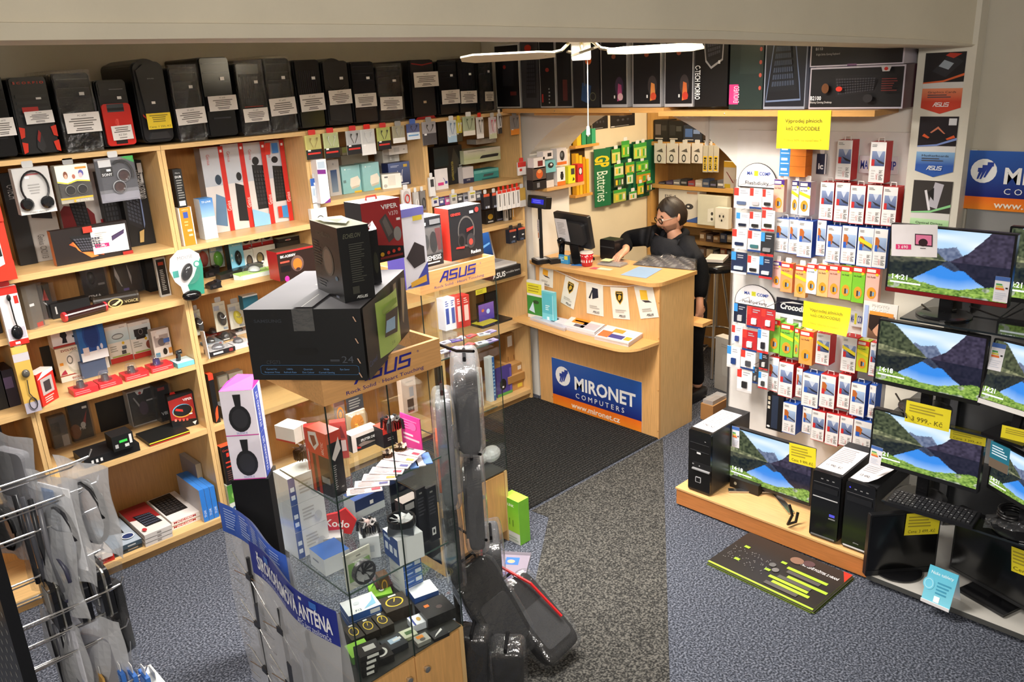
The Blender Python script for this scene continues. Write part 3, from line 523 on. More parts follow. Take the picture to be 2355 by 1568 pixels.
def rod(p,q,r,z,label,c1,prs):
 a=onZ(p,z);b=onZ(q,z);a.z=b.z=z+r;d=(b-a);L=d.length
 g=G('gloss').at(('Y',90));g.lathe([(r*.9,0),(r,.003),(r,.012),(r*.97,.014),(r*.97,L-.014),(r,L-.012),(r,L-.003),(r*.9,L)],prs,n=20)
 o=O('speaker_tube',g,None,a,math.atan2(d.y,d.x),label,'speaker',smooth=False);return o
o=rod((147,741),(246,714),.024,1.362,'short glossy dark tube with red rings lying on the shelf','',['c83a40','c83a40','c83a40','2a1216','2a1216','b03038','b03038','b03038'])
o=rod((216,711),(322,693),.032,1.362,'thicker dark tube with a gold emblem lying behind the red ringed tube','',['2c2622','38322c','38322c','2c2824','2c2824','38322c','38322c','2c2622'])
O('emblem',G('semi').at(('t',(.1,.0,.0)),('X',20)).pr([('o',0,0,.035,.026,'d8cc90',.18),('p',[(-.02,-.01),(.0,.0),(.02,.015),(.03,.01),(.0,-.015)],'e8e0b8'),('t','VOICE',.075,0,.016,'d8d0a0',{})],1,1,y=-.033),o)
# webcam shelf
zB=1.0
prod('webcam_box','tall red and white webcam box at the near end of the webcam shelf','webcam',(100,936),(136,914),(84,862),zB,d=.06,col='d42820',ls='c82018',rs='b82018',top='d8d0cc',pr=[('r',.15,.3,.85,.8,'b8b0ae'),('r',.3,.38,.7,.7,'3a3638'),('p',[(0,.82),(1,.9),(1,1),(.4,1)],'f0eeec'),('l',.2,.05,.8,.25,3,'f0c8c0')])
prod('webcam_box','small dark box with peach stickers at the back of the webcam shelf','box',(82,852),(116,843),(70,782),zB,d=.06,col='2a2824',pr=[('r',.1,.6,.4,.75,'e8e0d8'),('r',.5,.62,.9,.8,'e0d8d0'),('r',.55,.4,.95,.6,'e0a890')])
bx=prod('camera_box','cream network camera box with red bands and a round white camera','webcam',(143,881.5),(201,860.5),(123.5,806),zB,d=.08,col='efe6cc',ls='b8a888',top='d8d0b8',pr=[('r',0,0,1,.16,'e8e2d6'),('r',0,.17,1,.2,'a8322a'),('e',.62,.52,.3,.36,'d0cebe'),('e',.6,.55,.24,.28,'e8e6da'),('e',.45,.6,.16,.2,'f4f2ea'),('o',.42,.62,.1,.13,'7a7a70',.3),('e',.93,.82,.06,.09,'c03a5a'),('p',[(.02,.22),(.25,.22),(.2,.36),(.1,.3)],'b03048'),('r',.06,.5,.18,.58,'f0a030'),('t','EVOLVEO',.45,.92,.07,'9a3a2a',{'b':1}),('t','EVOLVEO',.6,.08,.06,'a84a30',{'b':1})])
prod('camera_box','white box with a black robot camera stacked on the cream camera box','webcam',(124,806),(178,793),(113,762),onY((124,806),onZ((143,881.5),zB).y).z,pl=('Y',onZ((143,881.5),zB).y-.02),d=.07,col='eeeae6',top='eee',pr=[('p',[(.4,.2),(.62,.18),(.6,.45),(.66,.6),(.55,.95),(.42,.95),(.36,.6),(.45,.45)],'1a1a1c'),('r',0,0,1,.12,'b8382c'),('r',.86,.4,.94,.52,'333')])
prod('mouse_box','bright blue boxed mouse at the back of the webcam shelf','mouse',(182,795),(243,780),(174,742),zB+.09,pl=('Y',-4.42),d=.07,col='2a6ab4',pr=[('e',.5,.62,.32,.4,'1c4a96'),('e',.5,.6,.26,.3,'163a80'),('r',0,0,1,.22,'e4e8ec'),('r',.1,.14,.32,.34,'e0d8d8'),('e',.8,.3,.05,.07,'d8e0f0'),('e',.65,.25,.05,.07,'d8e0f0')])
prod('pedestal_box','plain dark carton under the bright blue mouse box','box',(184,840),(243,830),(182,797),zB,pl=('Y',-4.43),d=.06,col='4a5a78',h=.089)
prod('mouse_box','white and blue boxed black mouse with a red rim','mouse',(201,858),(255.6,846),(184,790),zB,d=.05,col='eeece8',ls='2a3a90',pr=[('r',0,0,.34,1,'2f419c'),('l',.06,.1,.3,.9,9,'a8b4e0'),('e',.66,.46,.25,.27,'2a1c26'),('e',.65,.47,.22,.23,'17171a'),('t','MSI',.66,.87,.09,'3a3a3a',{'b':1}),('t','Canto',.55,.08,.06,'4a4a4a',{})])
for i,(b,c,t,lb,cam_)in enumerate((((257,838.7),(309,826.6),(242,754),'white, blue and red webcam box with a slim grey webcam',0),((310,826.6),(360,815),(297,744),'white, blue and red webcam box with a dark square webcam',1))):
 prod('webcam_box',lb,'webcam',b,c,t,zB,d=.06,col='ecebe6',top='ddd',pr=[('r',0,.55,1,.9,'b8d6e2','e0ecf0'),('r',0,0,1,.14,'c03028'),('r',.1,.15,.9,.19,'a8b860'),('t','Genius',.75,.93,.035,'888',{})]+([('p',circ(.5,.7,.26,.08),'70767a'),('p',circ(.5,.7,.23,.055),'c8d4d8'),('r',.55,.2,.75,.3,'4a4c50'),('r',.6,.33,.8,.42,'5a6a80')]if not cam_ else[('r',.2,.6,.85,.8,'26282a'),('e',.5,.71,.1,.08,'101012'),('o',.5,.71,.1,.08,'8a8a8a',.2),('r',.25,.52,.7,.6,'1c1c1e'),('e',.8,.32,.16,.12,'8a4a3a')])+[('l',.08,.3,.5,.48,3,'a8a8a0'),('e',.68,.5,.06,.04,'e8c030')])
prod('webcam_box','white window box with a webcam and small pictures, next to the upright','webcam',(358.6,826.6),(401,818),(344,763),zB,d=.05,col='e8e4e2',ls='aaa',top='c8c4c0',pr=[('r',.1,.4,.9,.8,'b0a8a8'),('e',.5,.55,.22,.14,'6a6468'),('r',.2,.72,.4,.9,'f0f0f0'),('r',.3,.82,.9,.95,'eef0f2'),('r',.6,.5,.95,.65,'4a70c0'),('r',.55,.05,.8,.3,'f4f4f4'),('e',.6,.2,.12,.12,'222'),('r',.05,.05,.3,.2,'5aa0c8'),('r',.8,.1,1,.3,'d89a50')])
for i,(a,b,lb)in enumerate((((172,914),(226,897),'nearest'),((230,897),(282,882),'second'),((290,879),(344,864),'third'),((350,860),(397,845),'fourth'))):
 A=onZ(a,zB);B=onZ(b,zB);w=(B-A).length;g=G('semi');g.box(0,w,0,.09,0,.03,'c8262a',F='d8363a');g.pr([('l',.05,.2,.95,.8,2,'e88a8a')],w,.03)
 o=O('webcam_pack',g,None,A+Vector((0,0,.001)),snap(math.atan2((B-A).y,(B-A).x)),['red tray webcam pack with clear dome, nearest of four on the shelf edge','red tray webcam pack with clear dome, second of four on the shelf edge','red tray webcam pack with clear dome, third of four on the shelf edge','red tray webcam pack with a violet webcam, farthest of four'][i],'webcam','red tray webcam packs')
 q=G('clear');q.lathe([(.034,0),(.026,.04),(.022,.045),(0,.045)],'fff',c=(w*.42,.045,.03),n=14);O('clear_dome',q,o);O('webcam',G('metal').lathe([(.02,0),(.016,.03),(0,.034)],'9a98a0' if i<3 else '6a50c0',c=(w*.42,.045,.03),n=12),o)
A=onZ((410,848),zB);B=onZ((444,836),zB);w=(B-A).length
o=O('webcam_pack',G('semi').box(0,w,0,.1,0,.026,'58b0bc',F='7ac4cc',U='cfe4e6'),None,A+Vector((0,0,.001)),snap(math.atan2((B-A).y,(B-A).x)),'turquoise tray with a small black webcam beside the upright','webcam')
O('webcam',G('gloss').tube([(w*.3,.05,.026),(w*.35,.05,.05),(w*.3,.04,.075),(w*.5,.03,.078)],.013,'1c1c20',8),o,smooth=True);O('lens',G('metal').lathe([(.012,0),(.012,.006),(0,.006)],'aaa',c=(w*.3,.035,.078),ax='y',n=10),o)
# gaming mouse boxes
zC=.625
clearbox('grey and white window box half hidden by the hanging bags',(125,1033),(161,1020),(110,962),zC,inner='4a4a4c',pr=[('r',.6,0,1,.35,'a8a4a4'),('r',.1,.4,.6,.8,'2a2a2c')])
DARK=lambda:[('p',[(.55,.3),(.7,.35),(.9,.75),(.6,.45)],'8a2a28'),('e',.6,.38,.12,.08,'b8b8b8'),('r',.7,.8,.92,.86,'e4e4e4'),('r',.3,.84,.6,.95,'2a2a2e')]
clearbox('black gaming mouse box with a faint orange glow in its lower corner',(170,1017),(216,1001),(144,935),zC,inner='161416',pr=[('e',.2,.25,.25,.2,'6a3a18')]+DARK()+[('t','M6',.55,.3,.08,'ddd',{})])
clearbox('black gaming mouse box with a burning orange ring',(228,990),(297,974),(211,925),zC,inner='131213',pr=[('o',.2,.42,.28,.3,'d8722a',.3),('o',.2,.42,.24,.25,'f0a83c',.15),('e',.26,.44,.2,.22,'120f10')]+DARK())
clearbox('black gaming mouse box with a silver frame and white tab',(307,983),(366,968),(291,904),zC,inner='b4b6b8',pr=[('r',.03,.02,.97,.97,'18181a'),('p',[(.3,1),(.7,1),(.6,.86),(.4,.86)],'c8c8c8'),('e',.5,.9,.06,.04,'a03030'),('p',[(.2,.8),(.24,.82),(.5,.45),(.42,.45)],'8a8a8a'),('e',.55,.45,.18,.2,'3a2a3c'),('r',.7,.62,.95,.66,'999')])
clearbox('plain black gaming mouse box behind the dark red one',(370,972),(402,963),(352,890),zC,inner='151518',pr=[('t','V8M',.5,.22,.09,'d0d0d0',{'b':1}),('r',.2,.85,.7,.93,'8a2a2a')])
o=prod('mouse_box','dark red and black gaming mouse box with a rainbow edged mouse','mouse',(399,991),(458,984),(385,914),zC,rz=2.98,d=.06,col='141214',rs='101012',top='1a1a1c',pr=[('p',[(0,.3),(.95,.2),(.95,.95),(0,.88)],'9e2420')]+[('e',.47,.52,.38,.19,'60b8d8'),('e',.5,.5,.38,.18,'e0a840'),('e',.49,.52,.36,.17,'17171a'),('p',[(.2,.56),(.5,.48),(.5,.55),(.25,.62)],'c83028'),('t','VIPER',.75,.82,.07,'f0f0f0',{'b':1,'sk':-.2}),('r',.12,.25,.2,.32,'e88a78'),('r',.28,.23,.36,.3,'d85848'),('r',.42,.21,.5,.28,'d85848'),('r',.56,.2,.64,.27,'d85848'),('p',[(.78,.12),(.96,.14),(.87,.02)],'e8e8e8'),('r',.72,.36,.84,.4,'f0f0f0')])
O('handle_tab',G('semi').prism([(.02,o['h']),(.05,o['h']),(.046,o['h']+.012),(.024,o['h']+.012)],.028,.031,'d0281e'),o)
o=prod('keyboard_carton','flat black keyboard carton lying under the cube-shaped mouse box','box',(197,1078),(325,1037),(185,1062),zC,d=.17,col='141416',top='18181b',pr=[('r',.12,.3,.16,.7,'ddd'),('r',.2,.3,.24,.7,'ddd'),('r',.28,.3,.32,.7,'ddd')])
zt=zC+o['h']
prod('mouse_box','cube-shaped black mouse box with a glowing green stripe','mouse',(263,1041),(312,1026),(247,1010),zt,d=.1,col='0f1010',top='1c1c1e',pr=[('r',.32,.5,.7,.66,'3ccc50'),('r',.8,.3,.92,.9,'d8d8d8'),('r',.55,.15,.75,.35,'c8c8c8'),('r',.1,.2,.25,.45,'aaa')])
o=prod('keyboard_carton','flat black carton with yellow and red edge stripes','box',(345,1028),(437,997),(343,1020),zC,d=.19,col='1a1612',top='161615',pr=[('r',0,.6,1,.9,'e0d030'),('r',0,.1,1,.35,'c03020')])
# flat keyboard boxes on the lowest shelf
zD=.08
def flat(label,a,b,z,d,h,col,top,pr=(),tp=(),lean=0):
 A=onZ(a,z);B=onZ(b,z);w=(B-A).length-.004;d=min(d,A.y+4.6);g=G();g.box(0,w,0,d,0,h,col,U=top);g.pr(pr,w,h)
 g.at(('t',(0,0,h)),('X',-90));g.pr(tp,w,d);g.at()
 o=O('keyboard_box',g,None,A+Vector((0,0,.001)),snap(math.atan2((B-A).y,(B-A).x)),label,'box','flat keyboard boxes on the lowest shelf');return o
flat('red keyboard box at the bottom of the near flat stack',(207,1310),(267,1286),zD,.38,.03,'b8281e','b8281e',[('l',.1,.2,.9,.8,2,'e08a80')])
flat('white keyboard box lying on the red one',(205,1300),(263,1278),zD+.031,.37,.032,'d8d0cc','cfc8c2',[('r',.3,.2,.5,.5,'b04040')],[('l',.1,.2,.9,.95,14,'b8b0aa'),('r',.7,.08,.78,.2,'2a2a2a')])
flat('lower of two blue grey keyboard boxes',(262,1284),(332.6,1259),zD,.38,.026,'33404a','4a5a66',[('l',.5,.2,.9,.8,1,'bbb')])
flat('upper blue grey keyboard box with a curved black keyboard',(262,1275),(331,1250),zD+.027,.38,.026,'3a4a56','5f7f9a',[('l',.5,.2,.9,.8,1,'bbb')],[('p',[(.3,.0),(1,0),(1,1),(.55,1)],'a8b4c2')]+kbd([(.2,.45),(.72,.35),(.78,.88),(.25,.95)],'16181c','26282e',9,4)+[('e',.7,.18,.22,.09,'e4e8ec'),('e',.7,.18,.19,.07,'2a3a6a')])
for i in range(3):flat(['bottom of three white and red keyboard boxes','middle of three white and red keyboard boxes','top white and red keyboard box with a small black keyboard picture'][i],(336-i,1259-i*9),(401-i,1234-i*9),zD+i*.0245,.38,.024,'c8c2be','e2dcd8',[('r',.45,.3,.6,.7,'8a8480')],([('p',[(0,.55),(1,.4),(1,1),(0,1)],'8e1f22')]+kbd([(.28,.22),(.9,.22),(.8,.62),(.2,.66)],'1c1c20','44485a',5,8)+[('e',.14,.12,.08,.05,'b03038')])if i==2 else())
for i in range(2):flat(['lower white keyboard box with a red name on its edge','upper white keyboard box with a broad black keyboard picture'][i],(396,1221-i*10),(467,1196-i*10),zD+i*.0275,.36,.027,'e4dedb','e8e2de',[('t','MODECOM',.45,.55,.5,'c0282c',{'w':.75,'b':1})],(kbd([(.05,.25),(.8,.25),(.8,.98),(.05,.98)],'1c1a1a','353232',8,5))if i else())
for i in range(3):prod('book_box',['nearest of three blue router boxes standing upright','middle of three blue router boxes standing upright','blue router box pressed against the side panel'][i],'box',(470+i*12,1199-i*4),(482+i*12,1195-i*4),(459+i*12,1128-i*4),zD,pl=('Y',-4.2),w=.028,d=.3,col='2f7ad2',ls='b8b4b8',top='3a80d4',pr=[('t','TP-LINK',.5,.25,.07,'e8f0ff',{'rot':90,'w':.22})],group='blue boxes standing on the lowest shelf')
for i in range(2):prod('book_box',['grey software box leaning behind the blue boxes','second grey software box leaning behind the blue boxes'][i],'box',(462+i*16,1130-i*3),(474+i*16,1126-i*3),(452+i*15,1068-i*8),zD+.17,pl=('Y',-4.36),d=.22,col='b09a78',ls='8a8688',top='a8a4a0',rx=0)
for i,(b,c,t,z)in enumerate((((-30,800),(12,790),(-50,690),1.361),((14,790),(34,786),(0,700),1.361),((-20,952),(24,940),(-40,830),1.001),((28,945),(56,938),(16,850),1.001),((-10,1100),(30,1088),(-25,985),.626))):prod('accessory_box',['dark box at the picture edge behind the microphone card','slim dark box behind the microphone card','black box at the picture edge behind the yellow card','slim violet edged box behind the yellow card','dark box low at the picture edge behind the hook rack'][i],'box',b,c,t,z,pl=('Y',-4.3),d=.15,col=['2a2024','1c1c20','17171a','241e2a','1e1e22'][i],pr=[('r',.1,.5,.8,.8,['6a3a48','3a3a44','2c2c34','5a4a68','33333a'][i])])
# ================================================================ second bay
Z5=lambda*p:[(380+x/4.9,540+y/4.9)for x,y in p]
zS=1.625
o1=prod('webcam_box','slim orange and white accessory box at the foot of the upright','box',(424,566.6),(452,561),(413,479),zS,d=.05,col='f08a20',ls='e8e4dc',rs='b8aea4',top='ddd',pr=[('r',.32,.72,.68,.88,'3a58a8'),('r',.0,.0,.08,1,'e8e0d4'),('r',.92,0,1,1,'e8e0d4'),('t','OFFICE',.5,.94,.04,'fbe0b0',{}),('r',.45,.36,.8,.42,'f6d8a8'),('r',.5,.24,.8,.29,'f6d8a8'),('l',.3,.5,.7,.66,2,'f8c070')])
prod('accessory_box','slim black accessory box stacked on the orange one','box',(411,476),(431,473),(401,390),zS+o1['h']+.002,pl=('Y',o1.location.y),d=.05,col='141414',rs='3a3630',pr=[('t','DUB',.5,.8,.06,'e0e0e0',{'b':1}),('t','Micro',.5,.9,.04,'c8c8c8',{}),('l',.2,.22,.9,.74,8,'8a8a86'),('r',.15,.04,.85,.17,'e4e0da')])
KB=[(((490,536),(528,528),(446,343)),'first'),(((536,526),(572,519),(497,335)),'second'),(((584,517),(616,511),(549,331)),'third'),(((627,508),(652,503),(590,327)),'fourth')]
for i,((b,c,t),n)in enumerate(KB):
 pc=[[('e',.6,.62,.14,.06,'2a3a4a'),('p',[(.2,.1),(.7,.06),(.8,.4),(.4,.46)],'5a7a9a')],[('e',.62,.62,.12,.05,'1c1c1e'),('p',[(.35,.1),(.9,.08),(.85,.5),(.4,.55)],'1b1b1e')],[('e',.5,.78,.16,.05,'1c1c1e')]+kbd([(.32,.2),(.95,.2),(.85,.72),(.3,.74)],'1c1c1e','2e2e32',9,4)+[('p',[(0,0),(1,0),(1,.1),(0,.22)],'8cc0e0')],[('e',.5,.77,.16,.04,'18181a')]+kbd([(.3,.26),(.95,.26),(.9,.68),(.35,.7)],'1a1c1a','2a2c2c',9,4)+[('p',[(.4,.06),(.95,.04),(.95,.2),(.45,.2)],'3a8ac8'),('r',.3,.06,.5,.2,'d8382a'),('p',[(.05,.84),(.3,.84),(.36,.98),(.12,.98)],'d8382a'),('r',.4,.85,.7,.97,'3a7ac0')]][i]
 prod('keyboard_box',f'tall white and red keyboard box, {n} of four standing in a row','box',b,c,t,zS,pl=('Y',-4.40),d=.075,col='cfcac8',ls='8a8684',top='b8201c',w=.13,pr=[('r',.0,.55,1,1,'aeb4be','c4c6cc'),('t','Genius',.3,.86,.04,'b83a34',{'rot':-90,'w':.12})]+pc+[('r',.78,0,1,1,'c42820'),('t','Genius',.89,.3,.05,'f0d8d4',{'rot':90,'w':.12}),('r',.84,.93,.94,.96,'eee')],group='keyboard boxes in a row',tilt=0)
prod('router_box','small white and sky blue router box in front of the keyboard boxes','box',(473,552),(498,546),(458,459),zS,d=.07,col='dce6ec',rs='a8b8cc',top='4a86c0',pr=[('r',0,.55,1,1,'9cc4e2','3a7ac0'),('t','TP-LINK',.5,.92,.05,'f0f4f8',{}),('r',.5,.1,.55,.4,'c0ccd4')])
prod('keyboard_box','tall pale blue box with a saturated blue side next to the upright','box',(657,500),(698,494),(650,325),zS,d=.09,col='bcc4dc',ls='9aa4c4',top='4a70b8',pr=[('r',.66,0,1,1,'2f62bc'),('l',.76,.4,.9,.8,6,'a8c0e8'),('r',.06,.94,.4,.98,'5a6a90'),('p',[(.2,.34),(.24,.34),(.6,.26),(.56,.25)],'8a90a8'),('e',.75,.9,.12,.02,'6a86c0')])
# mice
z2=1.385;YM=-4.5
for i,(x,c,lb)in enumerate(((446,'b8322c','red computer mouse in a clear blister hanging at the back'),(480,'6cc038','bright green computer mouse in a clear blister hanging at the back'))):
 o=prod('mouse_pack',lb,'mouse',(x+8,618),(x+38,612),(x,566),pl=('Y',YM),d=.006,col='d0d4c8',tab='bbb',pr=[('r',0,.7,1,1,'9ab4c8'),('r',.1,.75,.5,.9,'e8ecee')]);w,h=o['w'],o['h']
 O('mouse_body',G('gloss').ball((w*.55,-.004,h*.38),.028,.02,.045,c,n=12,m=8),o,smooth=True);blister(o,rr(.1*w,.05*h,.95*w,.72*h,.02),-.001,.03)
o=prod('mouse_box','light blue boxed dark mouse among the white mouse boxes','mouse',(536,632),(565,625),(523,560),z2,d=.06,col='7cc0d8',ls='1c2a34',top='8accdc',pr=[('t','Bluetooth',.55,.9,.05,'e8f4f8',{}),('e',.12,.6,.05,.05,'d8ecf4'),('e',.12,.45,.05,.05,'d8ecf4'),('r',0,0,1,.12,'68b0cc')])
O('mouse_body',G('gloss').ball((o['w']*.55,-.003,o['h']*.5),.02,.02,.042,'22282a',n=12,m=8),o,smooth=True)
for i,(b,c,t)in enumerate((((566,625),(586,620),(556,577)),((588,619),(611,613),(579,571)),((613,613),(634,607),(604,566)))):
 prod('mouse_box',['white mouse box next to the light blue one','white mouse box with a bronze mouse, middle of three','white mouse box partly behind the red and black speaker box'][i],'mouse',b,c,t,z2,d=.05,col='dcdcd4',top='b0302a',pr=mousepic(.55,.45,.34,.3,'2a2624',['6a5a48','8a7a50','5a5a5a'][i])+[('r',.6,.25,.8,.33,'f4f4f4'),('t','Genius',.7,.88,.04,'aaa',{})],group='white mouse boxes in two tiers')
for i,(b,c,t)in enumerate((((558,574),(578,569),(552,545)),((580,568),(602,562),(572,540)),((604,562),(628,556),(598,536)))):
 prod('mouse_box',f'white and red mouse box, {ORD[i]} along the upper tier','mouse',b,c,t,z2+.112,pl=('Y',-4.44),d=.05,col='dcdcd4',pr=[('r',0,0,1,.34,'b8302a')]+mousepic(.5,.68,.36,.24,'1c1c1e','3a3a3c'),group='white mouse boxes in two tiers')
for i,(p,q,hh)in enumerate((((474,640),(506,632),.05),((484,667),(508,660),.035),((508,645),(536,620),.045))):
 A=onZ(p,z2);B=onZ(q,z2);w=(B-A).length;g=G('semi');g.prism([(0,0),(w,0),(w*.9,hh*.5),(w,hh),(w*.3,hh*.8),(0,hh*.6)],0,.06,'1c1b1c');g.box(w*.7,w,.01,.05,hh*.4,hh*1.1,'26242a')
 o=O('mouse_stand',g,None,A+Vector((0,0,.001)),math.pi,['folded black plastic holder at the back of the mouse shelf','small black plastic clip at the edge of the mouse shelf','black plastic holder leaning against the light blue mouse box'][i],'holder');O('clip',G('gloss').box(w*.2,w*.5,-.006,0,hh*.2,hh*.5,'3a3434'),o)
A=onZ((560,645),z2);o=O('mouse_pack',G('semi').hprism([(0,0),(.2,0),(.22,.05),(.2,.12),(.0,.12),(-.03,.05)],0,.022,'e4e8dc'),None,A+Vector((0,0,.001)),math.pi,'white and green tray mouse pack at the edge of the mouse shelf','mouse')
O('green_card',G().hprism([(-.01,.01),(.19,.01),(.2,.1),(-.01,.1)],.022,.025,'a8d070'),o);O('mouse_body',G('gloss').ball((.1,.06,.03),.03,.045,.022,'c8ccc8',n=12,m=6,a0=0),o,smooth=True);O('clear_dome',G('clear').ball((.1,.06,.025),.07,.05,.045,'fff',n=14,m=5,a0=0),o,smooth=True)
prod('speaker_box','red and black speaker box with orange glowing drivers','box',(645,648),(735,630),(633,582),z2,d=.11,col='2a1c18',ls='b8262a',top='1e1818',mat='semi',pr=[('p',[(0,.94),(1,.94),(1,1),(0,1)],'c82a2a'),('t','BK-A2800V',.28,.82,.09,'e8e4e0',{'b':1,'w':.4}),('r',.06,.6,.3,.66,'d05040'),('e',.5,.5,.17,.28,'6a5048'),('e',.5,.48,.12,.2,'e8702a'),('e',.5,.3,.06,.06,'3a2a2a'),('r',.06,.3,.3,.5,'151214'),('e',.18,.05,.06,.1,'c83090')])
prod('clear_box','black open-front box stacked behind the speaker box','box',(655,575),(702,566),(650,549),z2+.13,pl=('Y',-4.36),d=.06,col='17171a',top='b8d0c8',pr=[('e',.45,.4,.14,.2,'d8d0d0'),('e',.45,.4,.1,.14,'b83028')])
prod('pedestal_box','plain dark box under the open-front box','box',(655,600),(702,594),(652,577),z2,pl=('Y',-4.36),d=.06,col='2c2a28',h=.128)
# lower mouse shelf
z3=1.015
for i,(b,c,t,cc,cb)in enumerate((((452,772),(468,767),(440,715),'c8ccbc','1c1c1e'),((499,764),(526,757),(478,700),'d4d2c0','161617'),((532,758),(565,750),(518,702),'cfd0c6','d8cc30'))):
 o=prod('mouse_pack',['carded mouse partly hidden behind the upright','white carded black mouse with chrome details','white carded bright yellow mouse'][i],'mouse',b,c,t,pl=('Y',-4.42),d=.008,col=cc,tab='bbb',pr=[('r',.05,.72,.5,.88,'a8b0c0'),('t','Genius',.72,.9,.035,'7a7a7a',{}),('r',.6,.04,.95,.12,'8a9aa8')]);w,h=o['w'],o['h']
 O('mouse_body',G('gloss').at(('t',(w*.56,-.003,h*.42)),('Y',-14)).ball((0,0,0),.024,.022,.043,cb,n=12,m=8),o,smooth=True)
 O('chrome_trim',G('metal').at(('t',(w*.56,-.024,h*.46))).tube([(-.016,0,.008),(-.006,-.002,.0),(.006,-.002,.0),(.016,0,.01)],.002,'eee',5),o);blister(o,rr(.2*w,.1*h,.92*w,.78*h,.02),-.001,.032)
for i,(p,q,lb)in enumerate((((486,822),(541,806),'clear topped grey mouse box at the shelf edge'),((538,806),(578,793),'clear topped white mouse box right of the grey one'),((476,800),(512,789),'black mouse on a blue card behind the grey box'),((511,786),(545,776),'second black mouse pack behind the grey box'),((543,772),(575,763),'red and black mouse pack at the back of the shelf'),((484,776),(514,768),'dark red mouse pack behind the blue card'))):
 A=onZ(p,z3);B=onZ(q,z3);w=(B-A).length;hh=.028 if i<2 else.016
 o=O('mouse_pack',G('semi').box(0,w,0,.085,0,hh,['3a3a3c','d8d4d2','4a80b0','2a2a2c','c8c4c0','9a2420'][i],F=['2a2628','e0d8d8','9ab','333','ccc','a02820'][i],U=['b0aeae','c8c4c4','7a8a94','3a383a','b8b0b0','3a1a1a'][i]).pr([('r',.1,.3,.5,.7,'c8c8c8'),('r',.75,.2,.9,.8,'8a3030')],w,hh),None,A+Vector((0,0,.001)),math.pi,lb,'mouse')
 O('mouse_body',G('gloss').ball((w*.45,.042,hh),w*.24,.036,.026,['55555a','3c3c40','1c1c1e','232326','1a1a1c','26181a'][i],n=12,m=6,a0=0),o,smooth=True);O('clear_dome',G('clear').ball((w*.45,.042,hh),w*.42,.042,.034,'fff',n=12,m=5,a0=0),o,smooth=True)
A=onZ((482,826),z3);O('price_stand',G('print').at(('X',-12)).box(0,.004,0,.11,0,.15,'e8e4e0',L='d8d4d0'),None,A+Vector((.0,0,.002)),math.pi-.2,'thin white card stand leaning beside the upright','card stand')
prod('software_box','teal box with a white lid behind the monitor carton','box',(566,740),(600,733),(560,682),z3+.17,pl=('Y',-4.3),d=.05,col='1f5a6c',top='e4e8e8',pr=[('r',0,.9,1,1,'e4e8e8')])
# dark accessories below
z4=.62
prod('flashlight_box','tall slim black box with orange flame print on the fourth shelf','box',(497,974),(509,971),(478,862),z4,d=.05,col='141213',ls='181415',pr=[('p',[(.1,.02),(.7,.1),(.9,.35),(.5,.3),(.2,.2)],'e0542a'),('r',0,.88,1,1,'d83a24')],top='e8502a')
prod('speaker_box','grey boxed round speakers at the back of the fourth shelf','box',(510,935),(535,929),(498,866),z4+.02,pl=('Y',-4.42),d=.06,col='8a9088',pr=[('e',.5,.35,.3,.2,'3a5080'),('e',.5,.35,.2,.13,'1c2430'),('r',.1,.6,.9,.95,'c8ccc0')])
prod('mouse_box','black open-topped box with a silver tray on the fourth shelf','box',(520,968),(552,957),(512,940),z4,d=.12,col='2a2a2c',top='6a6a6c',pr=[('r',.3,.1,.9,.5,'d4d4d4'),('r',.5,.15,.8,.4,'4a4a4a')])
prod('speaker_box','white box of round desk speakers behind the black column stand','box',(540,948),(572,940),(528,860),z4,pl=('Y',-4.45),d=.06,col='cfd0c8',pr=[('e',.3,.3,.16,.2,'222'),('e',.7,.3,.16,.2,'2a2a2a')])
g1=prod('software_box','green and white software box at the end of the lowest shelf','box',(533,1185),(561,1174),(522,1118),.08,d=.05,col='d8dcd0',ls='b8c0a8',pr=[('r',0,.4,1,1,'5f9a3c','3c7a30'),('e',.5,.22,.3,.05,'3a5a8a'),('e',.55,.62,.3,.12,'8ac060')])
prod('speaker_box','black box with red print stacked on the green software box','box',(523,1117),(547,1108),(508,1030),.08+g1['h']+.002,pl=('Y',g1.location.y),d=.05,col='161314',top='e0502c',pr=[('t','Genius',.5,.9,.06,'c83c2c',{}),('r',.38,.72,.62,.82,'d83424'),('r',.2,.56,.8,.6,'c83a28'),('r',.2,.44,.7,.48,'c83a28'),('l',.2,.1,.8,.38,5,'5a3a34')])
prod('software_box','orange and white box behind the black and red one','box',(548,1105),(566,1098),(538,1045),.25,pl=('Y',-4.38),d=.06,col='c8783a',top='f0ece6',pr=[('r',0,.7,1,1,'d8c8b8')])
prod('software_box','narrow yellow green box at the end of the lowest shelf','box',(564,1172),(574,1168),(556,1070),.08,pl=('Y',-4.3),d=.1,col='c0cc48',ls='d8dc90')
# ================================================================ third and fourth bays
YH3=-4.155
def ear(label,q,top,low,pic=None,tab='c33',lowh=.4,mid=None):
 bl,br,tl=Z2(*q);o=prod('earphone_card',label,'earphones',bl,br,tl,pl=('Y',YH3),d=.004,col=top,tab=tab,pr=[('r',0,0,1,lowh,low)]+([('r',.1,lowh*.5,.9,lowh*.68,mid)]if mid else[])+[('r',.12,lowh*.85,.3,lowh*1.0,'f0f0f0')],group='earphone cards hung along the top shelf edge');w,h=o['w'],o['h']
 pic=pic or '2a2a2a'
 for s in(-1,1):O('earbud',G('gloss').tube([(w*(.5+.05*s),-.006,h*(lowh+.08)),(w*(.5+.22*s),-.008,h*.75),(w*(.5+.2*s),-.012,h*.88)],.0022,pic,5,rs=[.0015,.002,.006]),o)
 blister(o,rr(.08*w,h*(lowh+.03),.92*w,h*.98,.008),-.001,.016);return o
ear('yellow green earphone card with black foot, first on the top edge',((465,1060),(598,1045),(437,855)),'c8c070','18181a','a89050',mid='c83028')
